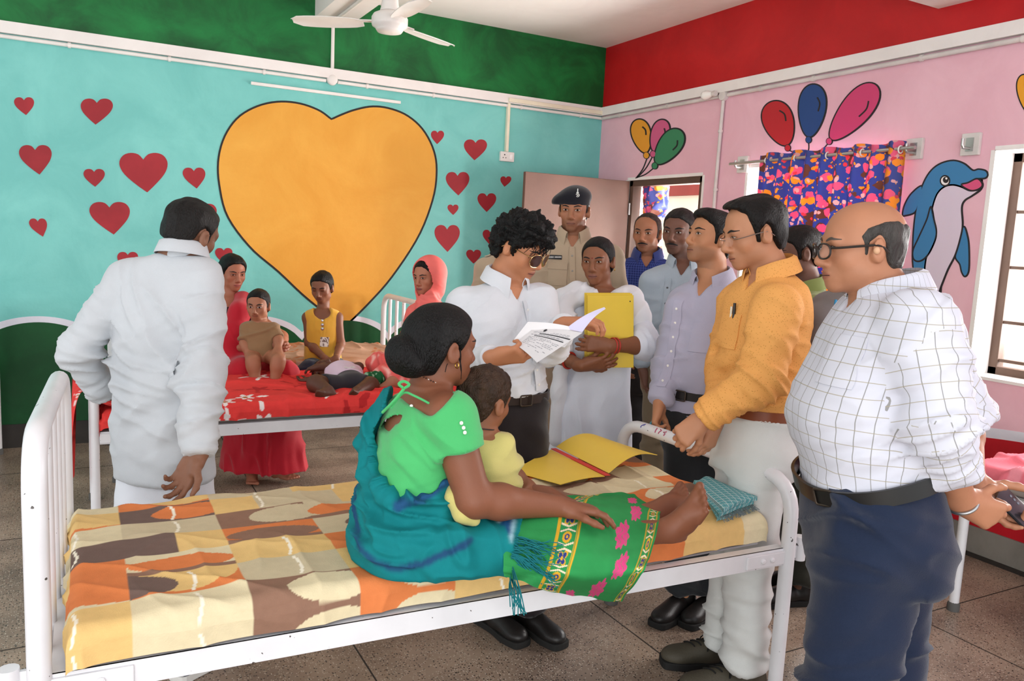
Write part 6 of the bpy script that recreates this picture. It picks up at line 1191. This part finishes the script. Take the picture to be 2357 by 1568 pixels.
# --- baby on her lap, from behind
p = Person('baby in pale yellow top seen from behind on the lap of the woman in green', 2.30, 42, '7A4C34', .010); q = p.pt
p.head(1113, 928, 0, 38, 6, 3, .83, child=1).neck((1098, 990, 0), .045, .05).torso([(1098, 992, .055, .05), (1098, 1012, .088, .062), (1104, 1060, .100, .078), (1112, 1120, .112, .090), (1116, 1170, .115, .095), (1116, 1200, .105, .085)])
p.arm('R', (1150, 1030, -.02), (1172, 1095, .02), (1215, 1120, .10), r=(.034, .03, .022)).arm('L', (1052, 1020, .06), (1040, 1090, .10), (1080, 1130, .16), r=(.034, .03, .022)).hand('R', sz=.55).hand('L', sz=.55).leg('R', (1140, 1180, .0), (1210, 1160, .06), (1260, 1185, .10), floor=False, r=(.05, .04, .03)).leg('L', (1100, 1180, .08), (1180, 1150, .16), (1240, 1165, .2), floor=False, r=(.05, .04, .03))
p.build(V3((1.08, 2.1, .72))).hair('4E3626', 'child', th=.010, amp=.005, freq=55, curl=.004)
M_byel = clothmat('baby_yellow', 'C6BA72', .85); p.shirt(M_byel, .006, vneck=0, sleeve=(.046, .044, .036), short=.75, top=.012, name='baby_top', armfold=.006, waistfold=.010, yoke=.042, specs=[(q(1100, 1120, -.08), .08, nrm(UP+RT*.3), .03, .007)])
mb = MB(); c = p.nb+V3((0, 0, .012)); mb.tube([c+p.f*.055*math.cos(t)+p.r*.058*math.sin(t)+V3((0, 0, -.010*math.cos(t))) for t in np.linspace(0, 2*PI, 30, endpoint=False)], .0016, 5, closed=True); mb.build('neck_thread', M_darkline, p.o, True)
S = Sdf(); S.chain([q(1046, 1100, -.20), q(1046, 1145, -.235), q(1066, 1182, -.245), q(1090, 1196, -.235)], [.016, .022, .024, .018], .02); p.garment('yellow_wrap', S, .006, M_byel, [(q(1050, 1150), .1, RT, .03, .012)])
# --- woman in red sari on the wall bed
p = Person('woman in red sari with dark flowered blouse on the wall bed, toddler in her lap', 5.02, 150, '8A5540', .012); q = p.pt
p.head(535, 630, 0, 138, 8, 0, .93).neck((529, 684, 0), .043, .05).torso([(529, 686, .065, .055), (531, 703, .135, .078), (536, 750, .148, .10), (543, 800, .15, .115), (550, 840, .175, .14), (552, 868, .17, .14)])
p.arm('R', (503, 715, -.05), (508, 798, -.12), (607, 800, -.30), r=(.040, .034, .023)).hand('R', to=nrm(RT*.9+UP*.05), palm=nrm(FW*.8+UP*.2), sz=.9, curl=(25, 35, 20)).arm('L', (568, 715, .06), (650, 775, .0), (650, 795, -.25), r=(.040, .034, .023)).hand('L', to=nrm(-RT*.8+UP*.1-FW*.2), palm=nrm(FW), sz=.9, curl=(25, 35, 20))
p.leg('R', (535, 860, -.05), (560, 866, -.24), (580, 1085, -.13), floor=False).leg('L', (585, 855, .0), (640, 866, -.20), (640, 1070, -.10), floor=False)
foot(p.S, p.legs['R'][2], (0, 0, 1), nrm(-FW+RT*.35), .85, .005); foot(p.S, p.legs['L'][2]-V3((0, 0, .02)), (0, 0, 1), nrm(-FW*.4+RT*.9), .85, .005)
p.build(V3((.9, 5.1, 0)), lips='9A4A48').face(sc=.95, brow='140F0E', eye=.85, look=(.2, -.3), bindi=.0028).hair('0F0C0C', 'woman', th=.013, amp=.002, extra=[('ell', (.0, -.10, -.055), (.055, .045, .075), .02), ('ell', (.055, -.03, -.045), (.025, .03, .05), .012)])
M_fl = attrmat('flowered_blouse', .8, .2); S = Sdf(); S.loft(p.C[:4], p.ab[:4], p.r, p.f, .03); a = p.arms['R']; S.cone(a[0], a[0]+(a[1]-a[0])*.45, .056, .05, .03, cap=True); a = p.arms['L']; S.cone(a[0], a[0]+(a[1]-a[0])*.45, .056, .05, .03, cap=True); S.plane(p.nb+V3((0, 0, -.025)), nrm(V3((0, 0, 1))+p.f*.4)); p.garment('blouse', S, .006, M_fl, base=.001, col=lambda V: np.where((vnoise(V, 70) > .3)[:, None], lin('8A5A62'), lin('3A171E')))
M_sari = clothmat('sari_red', 'B01226', .7); S = Sdf(); S.chain([q(560, 688, .0), q(552, 720, -.14), q(540, 770, -.17), q(530, 830, -.16)], [.05, .06, .075, .09], .04); S.chain([q(552, 690, .03), q(572, 740, .08), q(575, 800, .08)], [.05, .06, .07], .03); S.loft(p.C[3:]+V3((0, 0, -.0)), p.ab[3:], p.r, p.f, .03, grow=.012); S.chain([q(535, 858, -.05), q(556, 860, -.30)], [.11, .10], .05); S.chain([q(585, 853, .0), q(655, 862, -.22)], [.11, .09], .05)
C2 = [q(600, 860, -.18), q(605, 930, -.15), q(608, 1010, -.13), q(608, 1076, -.11)]; S.loft(C2, [(.165, .10), (.19, .12), (.23, .15), (.27, .17)], RT*V3((1, 1, 0)), V3((-RT[1], RT[0], 0)), .05); p.garment('sari', S, .009, M_sari, [(q(605, 1000, -.3), .3, RT, .055, .022), (q(545, 760, -.1), .15, nrm(RT+UP*.5), .04, .012)], .002)
mb = MB(); a = p.arms['R']; ax = nrm(a[2]-a[1]); ring(mb, a[1]+(a[2]-a[1])*.86, ax, .034, .006); mb.build('bangle', mat('bangle_white', 'E8E4E0', .3), p.o, True); mb = MB(); ring(mb, a[1]+(a[2]-a[1])*.96, ax, .030, .0035); mb.build('bangle', MATS['bangle_red'], p.o, True); mb = MB(); mb.lathe(p.T(.082, .0, -.034), p.Rm[0], [(.002, 0), (.006, .002), (.003, .005)], 8); mb.build('earring', MATS['gold'], p.o, True)
# --- toddler
p = Person('toddler in brown top on the lap of the woman in red sari', 4.74, 180, '8A5A42', .009); q = p.pt
p.head(595, 706, 0, 178, 4, 0, .80, child=1, fat=.6).neck((597, 737, 0), .038, .042).torso([(597, 739, .045, .04), (597, 748, .075, .052), (600, 780, .088, .066), (602, 810, .09, .07), (604, 826, .085, .065)])
p.arm('R', (569, 757, 0), (562, 790, -.03), (578, 826, -.06), r=(.028, .025, .018)).hand('R', sz=.55).arm('L', (628, 757, 0), (641, 782, -.03), (640, 798, -.07), r=(.028, .025, .018)).hand('L', sz=.55).leg('R', (585, 822, -.02), (582, 832, -.16), (588, 875, -.17), floor=False, r=(.046, .038, .027)).leg('L', (625, 822, -.02), (641, 830, -.16), (632, 875, -.17), floor=False, r=(.046, .038, .027))
p.build(V3((.93, 4.85, .72))).face(brow='241A16', eye=1.5, sc=1.15, look=(0, 0)).hair('1A1412', 'child', th=.007, amp=.0015); p.shirt(clothmat('toddler_brown', '8A6A4A'), .006, (.036, .040, .038), vneck=0, short=.85, top=.006, name='toddler_top', armfold=.005, yoke=.036, waistfold=.006)
# --- boy
p = Person('boy in yellow sleeveless top and navy shorts kneeling on the wall bed', 5.28, 184, '6E4632', .010); q = p.pt
p.head(742, 664, 0, 186, 14, 2, .86, child=.9, fat=.4).neck((742, 712, 0), .038, .044).torso([(742, 714, .05, .045), (742, 727, .098, .062), (742, 760, .108, .075), (742, 800, .112, .085), (744, 835, .12, .095), (745, 850, .115, .09)])
p.arm('R', (708, 731, 0), (711, 790, -.03), (750, 828, -.20), r=(.032, .027, .020)).hand('R', to=nrm(RT*.6-UP*.6), palm=FW, sz=.75).arm('L', (777, 731, 0), (785, 792, -.03), (772, 828, -.20), r=(.032, .027, .020)).hand('L', to=nrm(-RT*.5-UP*.6), palm=FW, sz=.75).leg('R', (725, 846, 0), (712, 858, -.24), (760, 872, -.10), floor=False, r=(.06, .045, .03)).leg('L', (765, 846, 0), (792, 860, -.24), (740, 872, -.10), floor=False, r=(.06, .045, .03))
p.S.plane((0, 0, .684), (0, 0, -1)); p.build(V3((1.40, 5.25, .685)), lips='6A3A34').face(brow='120E0D', eye=.1, bindi=.0025).hair('110E0D', 'child', th=.010, amp=.002); M_vest = clothmat('vest_yellow', 'DDA93C', .6); S = Sdf(); S.loft(p.C, p.ab, p.r, p.f, .03, grow=.004); S.chain([q(715, 728, 0), q(738, 716, -.03)], [.045, .035], .02); S.chain([q(769, 728, 0), q(746, 716, -.03)], [.045, .035], .02); S.ell(q(742, 716, -.05), (.055, .08, .055), None, .01, 's'); p.garment('vest', S, .006, M_vest, [(q(742, 740, -.1), .07, RT, .022, .005)], .001); p.so, p.sb = p.lo, p.last
o = p.panel(p.last, (745, 788, -.1), .055, .062, attrmat('printed_patch', .6), 'printed_patch', off=.003); c_ = o.data.color_attributes.new('col', 'FLOAT_COLOR', 'POINT'); n_ = len(o.data.vertices); vc = np.ones((n_, 4), np.float32); rr_ = np.random.RandomState(2).rand(n_); vc[:, :3] = np.where((rr_ > .35)[:, None], lin('E8E4DC'), lin('5A3A30')); c_.data.foreach_set('color', vc.ravel())
for py in (738, 748, 757): w_ = patch(p.last, np.array([[q(742, py, -.4)]]), nrm(ray(742, py)), .003)[0, 0]; MB().lathe(w_, -FW, [(.011 if py > 745 else .007, 0), (.008, .003), (.002, .005)], 10).build('ornament', mat('ornament_silver', 'C8CCD0', .2, metal=.8), p.so, True)
p.trousers(clothmat('shorts_navy', '1C2438'), [(743, 828, .118, .092), (744, 848, .125, .1), (745, 860, .115, .09)], (.078, .070, .05), cuff=.02, name='shorts', fold=.006)
# --- baby lying on the red sheet
p = Person('baby in pink top and dark shorts lying on the red flowered sheet', 4.5, 180, '4A2C20', .008); B = lambda px, py, y: on(px, py, 1, y)
hc = B(748, 858, 4.62); p.hc, p.sz, p.child = hc, .74, 1; upv = nrm(V3((-.2, .95, .12))); fv = nrm(V3((0.1, -.15, 1))); fv = nrm(fv-upv*(fv@upv)); p.Rm = np.stack([np.cross(fv, upv), fv, upv]); p.T = head(p.S, hc, p.Rm, .74, child=1); S = p.S
ch, pv = B(793, 866, 4.47), B(808, 890, 4.28); S.chain([hc-upv*.07, ch], [.04, .05], .03); S.cone(ch, pv, .072, .07, .03, flat=(V3((1, 0, 0)), 1.2))
S.chain([ch+V3((.085, .05, .01)), B(826, 845, 4.56), B(728, 846, 4.52)], [.03, .027, .02], .015); hand(S, B(728, 846, 4.52), nrm(-RT-UP*.2), nrm(-UP), .5, h=.003); S.chain([ch+V3((-.085, .04, .0)), B(735, 876, 4.48), B(712, 876, 4.50)], [.03, .026, .02], .015); hand(S, B(712, 876, 4.50), nrm(-RT), (0, 0, 1), .5, left=True, h=.003)
lg = [(pv+V3((-.05, -.02, 0)), B(728, 884, 4.20), B(754, 900, 4.08)), (pv+V3((.05, -.02, 0)), B(852, 888, 4.22), B(822, 903, 4.08))]
for i, l in enumerate(lg): S.chain(l, [.055, .048, .032], .02); foot(S, l[2], nrm(V3((0, .8, .6))), nrm(V3(((-1 if i == 0 else -.5), -.35, .3))), .60, .003)
p.nb = ch; p.C = np.array([ch-V3((0, 0, .1)), ch+V3((0, 0, .1))]); p.ab = np.array([(.1, .1)]*2); p.S.plane((0, 0, .684), (0, 0, -1)); p.build(V3((hc[0], 4.4, .685))).hair('17110F', 'child', th=.006, amp=.0015)
S = Sdf(); S.cone(ch+upv*.03, ch+(pv-ch)*.72, .086, .084, .02, cap=True, flat=(V3((1, 0, 0)), 1.2)); S.cone(ch+V3((.05, .03, 0)), ch+V3((.1, .055, .012)), .05, .044, .02, cap=True); S.cone(ch+V3((-.05, .03, 0)), ch+V3((-.1, .045, .0)), .05, .044, .02, cap=True); p.garment('baby_top', S, .006, clothmat('baby_pink', 'D8C0D4'), base=.002)
S = Sdf(); S.cone(ch+(pv-ch)*.62, pv, .080, .082, .02, flat=(V3((1, 0, 0)), 1.15)); [S.cone(l[0], l[0]+(l[1]-l[0])*.75, .066, .062, .03, cap=True) for l in lg]; p.garment('shorts', S, .006, clothmat('shorts_charcoal', '2A2830'), base=.002); so = p.lo; mb = MB(); k = patch(p.last, np.array([[ch+(pv-ch)*.66+V3((0, 0, .3))]]), (0, 0, -1), .004)[0, 0]; mb.tube(spline([k, k+V3((-.02, .015, .006)), k+V3((-.025, -.01, .004)), k, k+V3((.02, .015, .006)), k+V3((.028, -.012, .004)), k], 26), .002, 5); mb.build('drawstring', mat('cord_white', 'E0DCD8', .8), so, True)
# --- woman in coral headscarf
p = Person('woman in coral headscarf sitting at the right end of the middle bed', 4.85, 200, '94604A', .011); q = p.pt
p.head(985, 640, 0, 214, 6, 2, .92).neck((992, 695, 0), .042, .05).torso([(992, 697, .065, .055), (992, 715, .135, .08), (990, 760, .148, .105), (984, 810, .155, .12), (980, 850, .17, .14), (978, 868, .165, .135)])
p.arm('R', (958, 730, 0), (935, 800, -.05), (905, 850, -.18), r=(.04, .034, .023)).hand('R', sz=.88).arm('L', (1026, 730, 0), (1045, 800, -.03), (1000, 850, -.18), r=(.04, .034, .023)).hand('L', sz=.88).leg('R', (960, 866, -.05), (890, 862, -.12), (930, 882, -.30), floor=False).leg('L', (1000, 866, -.03), (960, 872, -.26), (905, 880, -.32), floor=False)
foot(p.S, p.legs['L'][2], (0, 0, 1), nrm(-RT*.8-FW*.3), .8, .005); p.S.plane((0, 0, .684), (0, 0, -1)); p.build(V3((1.9, 4.6, .685)), lips='7A3A40').face(sc=.95, brow='140F0E', look=(-.4, -.1)).hair('0F0C0C', 'woman', th=.008, amp=.0015)
M_scarf = attrmat('coral_cloth', .75, .2, .06, 12, .12, 420); S = Sdf(); T = p.T; S.ell(T(0, -.022, .030), V3((.098, .118, .112)), p.Rm, .02); S.ell(T(0, -.02, -.07), (.085, .10, .09), p.Rm, .04); S.chain([T(0, .03, -.115), q(985, 705, -.09)], [.05, .075], .04); S.loft(p.C, p.ab, p.r, p.f, .04, grow=.018); S.chain([q(962, 735, 0), q(938, 800, -.04), q(925, 840, -.10)], [.062, .07, .07], .04); S.chain([q(1026, 735, 0), q(1046, 800, -.02), q(1010, 850, -.12)], [.062, .07, .07], .04)
S.cut(lambda X, Y, Z: -(lambda x, y, z: np.maximum(np.sqrt((x/.079)**2+((z-.002)/.118)**2)-1, (.002-y)/.1)*.06)(*[((X-p.hc[0])*p.Rm[i, 0]+(Y-p.hc[1])*p.Rm[i, 1]+(Z-p.hc[2])*p.Rm[i, 2])/p.sz for i in range(3)]))
CORAL = lambda V: np.where(((np.sin(V[:, 0]*150+4*vnoise(V, 12)) > .55) & (vnoise(V, 30) > .0) & (V[:, 2] < .86) & (V[:, 0] < 1.72))[:, None], lin('F0B4AA'), lin('E2605C'))
p.garment('headscarf', S, .0065, M_scarf, [(q(985, 700, -.1), .10, nrm(UP+RT*.3), .022, .010), (q(970, 800, -.1), .16, nrm(UP+RT*.7), .045, .012)], .002, col=lambda V: np.tile(lin('E8706A'), (len(V), 1))); S = Sdf(); S.chain([q(985, 850, 0), q(920, 850, -.08), q(868, 840, .0)], [.13, .105, .07], .05); S.chain([q(985, 865, -.10), q(930, 872, -.26), q(880, 866, -.22)], [.11, .075, .05], .05); S.chain([q(1000, 862, -.05), q(1030, 868, -.15)], [.12, .09], .05); S.plane((0, 0, .686), (0, 0, -1)); p.garment('skirt', S, .008, M_scarf, [(q(900, 850, -.1), .2, nrm(RT+UP*.5), .05, .02)], .003, col=CORAL)
mb = MB(); mb.lathe(p.T(-.082, .0, -.034), -p.Rm[0], [(.002, 0), (.007, .002), (.003, .005)], 8); mb.build('earring', mat('earring_pearl', 'E6E0DA', .2), p.o, True)
# ------------------------------------------------------------------ small things
# curtain
m, nt, bs = nodes_of('curtain_print'); L = nt.links; tc = N(nt, 'ShaderNodeTexCoord'); base = l4('4A559A'); prev = None
def blob(sc, thr, c, seed, chan, lo):
    global prev
    mp = N(nt, 'ShaderNodeMapping'); mp.inputs['Location'].default_value = (seed, seed*1.7, seed*.3); mp.inputs['Scale'].default_value = (.15, 1, .9); L.new(tc.outputs['Object'], mp.inputs[0]); v = N(nt, 'ShaderNodeTexVoronoi'); v.inputs['Scale'].default_value = sc; nz = N(nt, 'ShaderNodeTexNoise'); nz.inputs['Scale'].default_value = 22; L.new(tc.outputs['Object'], nz.inputs[0]); va = N(nt, 'ShaderNodeVectorMath', operation='MULTIPLY_ADD'); L.new(nz.outputs['Color'], va.inputs[0]); va.inputs[1].default_value = (.035, .035, .035); L.new(mp.outputs[0], va.inputs[2]); L.new(va.outputs[0], v.inputs[0]); lt = N(nt, 'ShaderNodeMath', operation='LESS_THAN'); L.new(v.outputs['Distance'], lt.inputs[0]); lt.inputs[1].default_value = thr; sp = N(nt, 'ShaderNodeSeparateColor'); L.new(v.outputs['Color'], sp.inputs[0]); g = N(nt, 'ShaderNodeMath', operation='GREATER_THAN'); L.new(sp.outputs[chan], g.inputs[0]); g.inputs[1].default_value = lo; mu = N(nt, 'ShaderNodeMath', operation='MULTIPLY'); L.new(lt.outputs[0], mu.inputs[0]); L.new(g.outputs[0], mu.inputs[1]); x = N(nt, 'ShaderNodeMix', data_type='RGBA'); L.new(mu.outputs[0], x.inputs[0])
    if prev is None: x.inputs[6].default_value = base
    else: L.new(prev, x.inputs[6])
    x.inputs[7].default_value = l4(c); prev = x.outputs[2]
blob(34, .20, 'E8A030', 1, 0, .1); blob(15, .42, '7A4A3C', 4, 0, .3); blob(15.5, .38, 'E0688C', 4.06, 1, .22); blob(18, .38, 'E89A34', 7, 2, .4); blob(24, .30, 'D8A8A8', 9, 0, .68); blob(27, .30, 'D24A5A', 12, 1, .6)
L.new(prev, bs.inputs['Base Color']); bs.inputs['Roughness'].default_value = .85; tr = N(nt, 'ShaderNodeBsdfTranslucent'); L.new(prev, tr.inputs[0]); ms = N(nt, 'ShaderNodeMixShader'); ms.inputs[0].default_value = .30; L.new(bs.outputs[0], ms.inputs[1]); L.new(tr.outputs[0], ms.inputs[2]); L.new(ms.outputs[0], nt.nodes['Material Output'].inputs[0]); M_curt = m
rows = []
for z in np.linspace(0, 1, 30):
    r_ = []
    for t in np.linspace(0, 1, 160):
        y = 4.085-t*1.09+.02*z*math.sin(3*t); x = XW-.085+(.032*(.55+.45*z))*math.sin(2*PI*t*9.5+.6*math.sin(5*t))+.012*z*math.sin(2*PI*t*4+1); zz = 2.195-.008*math.cos(2*PI*t*4.75)-z*.90; r_.append((x, y, zz))
    rows.append(r_)
cu = MB().grid(rows, th=.0015).build('curtain', M_curt, None, True); tag(cu, 'blue curtain printed in orange and pink hanging on the rod over the window', 'curtain')
mb = MB()
for k in range(5): ring(mb, (XW-.085, 4.02-.25*k, 2.150), (0, 1, 0), .020, .004, 18)
mb.build('curtain_eyelet', mat('eyelet_white', 'E8E6E2', .35), cu, True)
# tied curtain in the doorway
S = Sdf(); cx_, cy_ = XW+.16, 5.50; S.chain([(cx_, cy_, 2.03), (cx_, cy_-.02, 1.86), (cx_, cy_+.02, 1.72), (cx_, cy_+.0, 1.45), (cx_, cy_+.02, 1.25)], [.10, .085, .055, .08, .10], .03); V, F_ = S.mesh(.008); V = folds(V, F_, [((cx_, cy_, 1.65), .6, (.6, 1, 0), .03, .018)], .002); o = finish('tied_curtain', V, F_, M_curt); tag(o, 'blue printed curtain gathered at the left side of the doorway', 'curtain')
# veranda beyond the door
M_vcream = wallmat('veranda_cream', 'E8DCC0', 'F0E6CE'); M_vpink = wallmat('veranda_pink', 'D9A090', 'E0AC9C'); M_vred = wallmat('veranda_red', '8A3428', '963C30')
mb = MB(); mb.box((6.6, 3.5, 0), (6.8, 13, 3.4), 0); mb.box((6.55, 3.5, 2.18), (6.62, 13, 2.42), 1); mb.box((6.57, 8.6, .9), (6.62, 9.6, 2.1), 2); o = struct('wall_veranda', mb, [M_vcream, M_vred, M_vpink]); struct('floor_veranda', MB().box((XW+TW, 0, -.1), (9, 13, -.01)), M_terr)
# papers
M_paper = mat('paper_white', 'E4E2E4', .7, var=.02); M_ink = mat('printing_ink', '2B2B2F', .7); M_inkg = mat('printing_grey', '8A8A90', .8)
q = lambda px, py, dd=0: at(px, py, 2.76+dd)
def sheet_of(corners, bend, lab, printed=0, m=M_paper):
    a, b, c, d = [V3(t) for t in corners]; n_ = nrm(np.cross(b-a, d-a)); n_ = n_*np.sign(-(n_@FW)); g = lambda u, v: (a*(1-u)+b*u)*(1-v)+(d*(1-u)+c*u)*v+n_*bend*math.sin(PI*u)
    o = MB().grid([[g(u, v) for u in np.linspace(0, 1, 20)] for v in np.linspace(0, 1, 12)], th=.0006).build('paper_sheet', m, None, True); tag(o, lab, 'paper', 'papers held by the man in white shirt')
    if printed:
        mb = MB(); rs = np.random.RandomState(6); bar = lambda u0, u1, v0, v1, k: mb.grid([[g(u, v)+n_*.0009 for u in np.linspace(u0, u1, 8)] for v in (v0, v1)], mi=k)
        bar(.26, .97, .235, .265, 0); bar(.2, .93, .355, .38, 0)
        for v, w_ in ((.16, .012), (.20, .012), (.30, .012), (.32, .012), (.43, .012), (.47, .012), (.51, .012), (.56, .012), (.60, .012), (.64, .012), (.70, .012), (.76, .012), (.82, .012)):
            u = .1
            while u < .9: l = rs.uniform(.03, .1); bar(u, min(.93, u+l), v, v+w_, 1); u += l+.02+(.2 if rs.rand() < .15 else 0)
        ct = [g(.30+.022*math.cos(t), .09+.05*math.sin(t))+n_*.0012 for t in np.linspace(0, 2*PI, 18, endpoint=False)]; mb.tube(ct, .0012, 5, closed=True); bar(.285, .315, .07, .11, 0); mb.build('printing', [M_ink, M_inkg], o, fix=False)
    return o
sheet_of([q(1215, 741, .04), q(1334, 757, .02), q(1300, 800, .0), q(1178, 788, .0)], .012, 'back sheet of the papers, top edge showing above the printed page')
sheet_of([q(1226, 757, .02), q(1341, 766, .0), q(1236, 835, -.06), q(1186, 793, -.03)], .006, 'printed page with two thick black rules in front of the papers', 1, mat('paper_grey', 'CFCDCE', .7, var=.02))
sheet_of([q(1302, 757, .02), q(1391, 707, .03), q(1394, 711, .02), q(1340, 765, .0)], .016, 'sheet lifted at the right corner of the papers', 0, mat('paper_lilac', 'D2CDE8', .7, var=.02))
# open folder on the bed
q = lambda px, py, z: on(px, py, 2, z); A_, B_, S0, S1, D_, E0 = q(1178, 1088, .70), q(1290, 1119, .695), q(1392, 1100, .70), q(1268, 1038, .705), q(1512, 1062, .715), q(1400, 1030, .725)
e = empty('document_folder', (S0+S1)/2, 'open yellow folder with a red spine lying on the nearest bed', 'folder'); M_fo = mat('folder_bright_yellow', 'E9C54C', .45, var=.03); up = V3((0, 0, 1))
MB().grid([[(A_*(1-u)+S1*u)*(1-v)+(B_*(1-u)+S0*u)*v+up*(.006+.006*math.sin(PI*u)*v) for u in np.linspace(0, 1, 14)] for v in np.linspace(0, 1, 8)], th=.002).build('cover', M_fo, e, True)
w0, w1 = S0+nrm(D_-S0)*.02, S1+nrm(E0-S1)*.02; MB().grid([[S1*(1-v)+S0*v+(w1-S1)*u+up*(.010) for u in (0, 1)] for v in np.linspace(0, 1, 8)], th=.003).build('spine_tape', mat('spine_red', 'D8403C', .5), e, True)
MB().grid([[(w1*(1-u)+E0*u)*(1-v)+(w0*(1-u)+D_*u)*v+up*(.008+.050*math.sin(PI*min(1, u*.9+.05))*(.35+.65*(1-v*.4))+.012*u) for u in np.linspace(0, 1, 20)] for v in np.linspace(0, 1, 10)], th=.002).build('cover', M_fo, e, True)
# folded towel
m, nt, bs = nodes_of('towel_check'); L = nt.links; tc = N(nt, 'ShaderNodeTexCoord'); mp = N(nt, 'ShaderNodeMapping'); mp.inputs['Rotation'].default_value = (0, 0, .35); L.new(tc.outputs['Object'], mp.inputs[0]); sp = N(nt, 'ShaderNodeSeparateXYZ'); L.new(mp.outputs[0], sp.inputs[0]); prev = None
for ax_, st, wd, c in ((0, .021, .0035, 'D4E6E4'), (1, .021, .0035, 'D4E6E4'), (0, .0105, .0012, '1F5A68'), (1, .0105, .0012, '1F5A68')):
    d = N(nt, 'ShaderNodeMath', operation='DIVIDE'); L.new(sp.outputs[ax_], d.inputs[0]); d.inputs[1].default_value = st; f = N(nt, 'ShaderNodeMath', operation='FRACT'); L.new(d.outputs[0], f.inputs[0]); lt = N(nt, 'ShaderNodeMath', operation='LESS_THAN'); L.new(f.outputs[0], lt.inputs[0]); lt.inputs[1].default_value = wd/st; x = N(nt, 'ShaderNodeMix', data_type='RGBA'); mu = N(nt, 'ShaderNodeMath', operation='MULTIPLY'); L.new(lt.outputs[0], mu.inputs[0]); mu.inputs[1].default_value = .75; L.new(mu.outputs[0], x.inputs[0])
    if prev is None: x.inputs[6].default_value = l4('5FA6AC')
    else: L.new(prev, x.inputs[6])
    x.inputs[7].default_value = l4(c); prev = x.outputs[2]
L.new(prev, bs.inputs['Base Color']); bs.inputs['Roughness'].default_value = .9; M_tow = m
cor = [on(1600, 1103, 2, .74), on(1702, 1084, 2, .74), on(1772, 1140, 2, .725), on(1655, 1178, 2, .72)]; xm = 1.975; cor = [V3((min(c[0], xm+.0), c[1], c[2])) for c in cor]; e = empty('folded_towel', np.mean(cor, 0)*V3((1, 1, 0))+V3((0, 0, .69)), 'folded teal checked towel at the foot end of the nearest bed', 'towel')
for k in range(3):
    rows = []
    for v in np.linspace(0, 1, 14):
        r_ = []
        for u in np.linspace(0, 1, 16):
            b = (cor[0]*(1-u)+cor[1]*u)*(1-v)+(cor[3]*(1-u)+cor[2]*u)*v; ed = min(u, 1-u, v, 1-v); z = .690+.017*(k+1)-.007*math.exp(-ed*18)+.003*math.sin(7*u+3*v+k); r_.append((b[0]+.006*math.sin(k*2+v*4), b[1]-.006*k*(v), z))
        rows.append(r_)
    MB().grid(rows, th=.014).build('fold_layer', M_tow, e, True)
mb = MB(); rs = np.random.RandomState(9)
for i in range(60): t = rs.rand(); a = cor[3]*(1-t)+cor[2]*t; a = V3((a[0], a[1]-.004, .704)); mb.tube([a, a+V3((rs.uniform(-.008, .008), -.014, -.004)), a+V3((rs.uniform(-.014, .014), -.024, -.011))], .0012, 4)
fr = mb.build('fringe', mat('fringe_grey', '6A7476', .9), e, True); fr['kind'] = 'stuff'
# plastic bag on the wall bed
S = Sdf(); c = V3((.33, 5.45, .80)); S.ell(c, (.13, .12, .11), None, .03); S.ell(c+V3((.03, 0, .10)), (.06, .06, .09), None, .06); V, F_ = S.mesh(.01); V = folds(V, F_, [(c, .3, (1, .4, .6), .04, .02)], .01); o = finish('plastic_bag', V, F_, mat('thin_plastic', 'D9CFC8', .25, alpha=.55)); tag(o, 'half-clear plastic bag of bundles on the head end of the wall bed', 'bag')
for k, (dx, dy, dz_, r_, cc) in enumerate(((-.05, .0, -.05, .05, 'C9957C'), (.05, -.02, -.045, .052, 'D8CFC0'), (.0, .02, .02, .045, 'B98468'))):
    S = Sdf(); S.ell(c+V3((dx, dy, dz_)), (r_, r_*.9, r_*.85), None, .01); V, F_ = S.mesh(.009); V = folds(V, F_, [], .006, k); o2 = finish('bundle', V, F_, mat('bundle_'+cc, cc, .8)); tag(o2, ('brown bundle inside the plastic bag, lower left', 'pale bundle inside the plastic bag, lower right', 'dark tan bundle at the top inside the plastic bag')[k], 'bundle')
# green cloth by the coral woman
S = Sdf(); c = on(872, 872, 2, .72); S.cone(c+V3((-.06, 0, 0)), c+V3((.07, .02, .0)), .045, .04, .02, flat=(V3((0, 0, 1)), .7)); S.plane((0, 0, .69), (0, 0, -1)); V, F_ = S.mesh(.006); V = folds(V, F_, [(c, .1, (1, .2, 0), .03, .014)], .002)
o = finish('crumpled_cloth', V, F_, M_weave, None, np.where((vnoise(V, 60) > .35)[:, None], lin('9AC0A0'), lin('1D5A34'))); tag(o, 'small crumpled green patterned cloth on the red sheet beside the coral skirt', 'cloth')
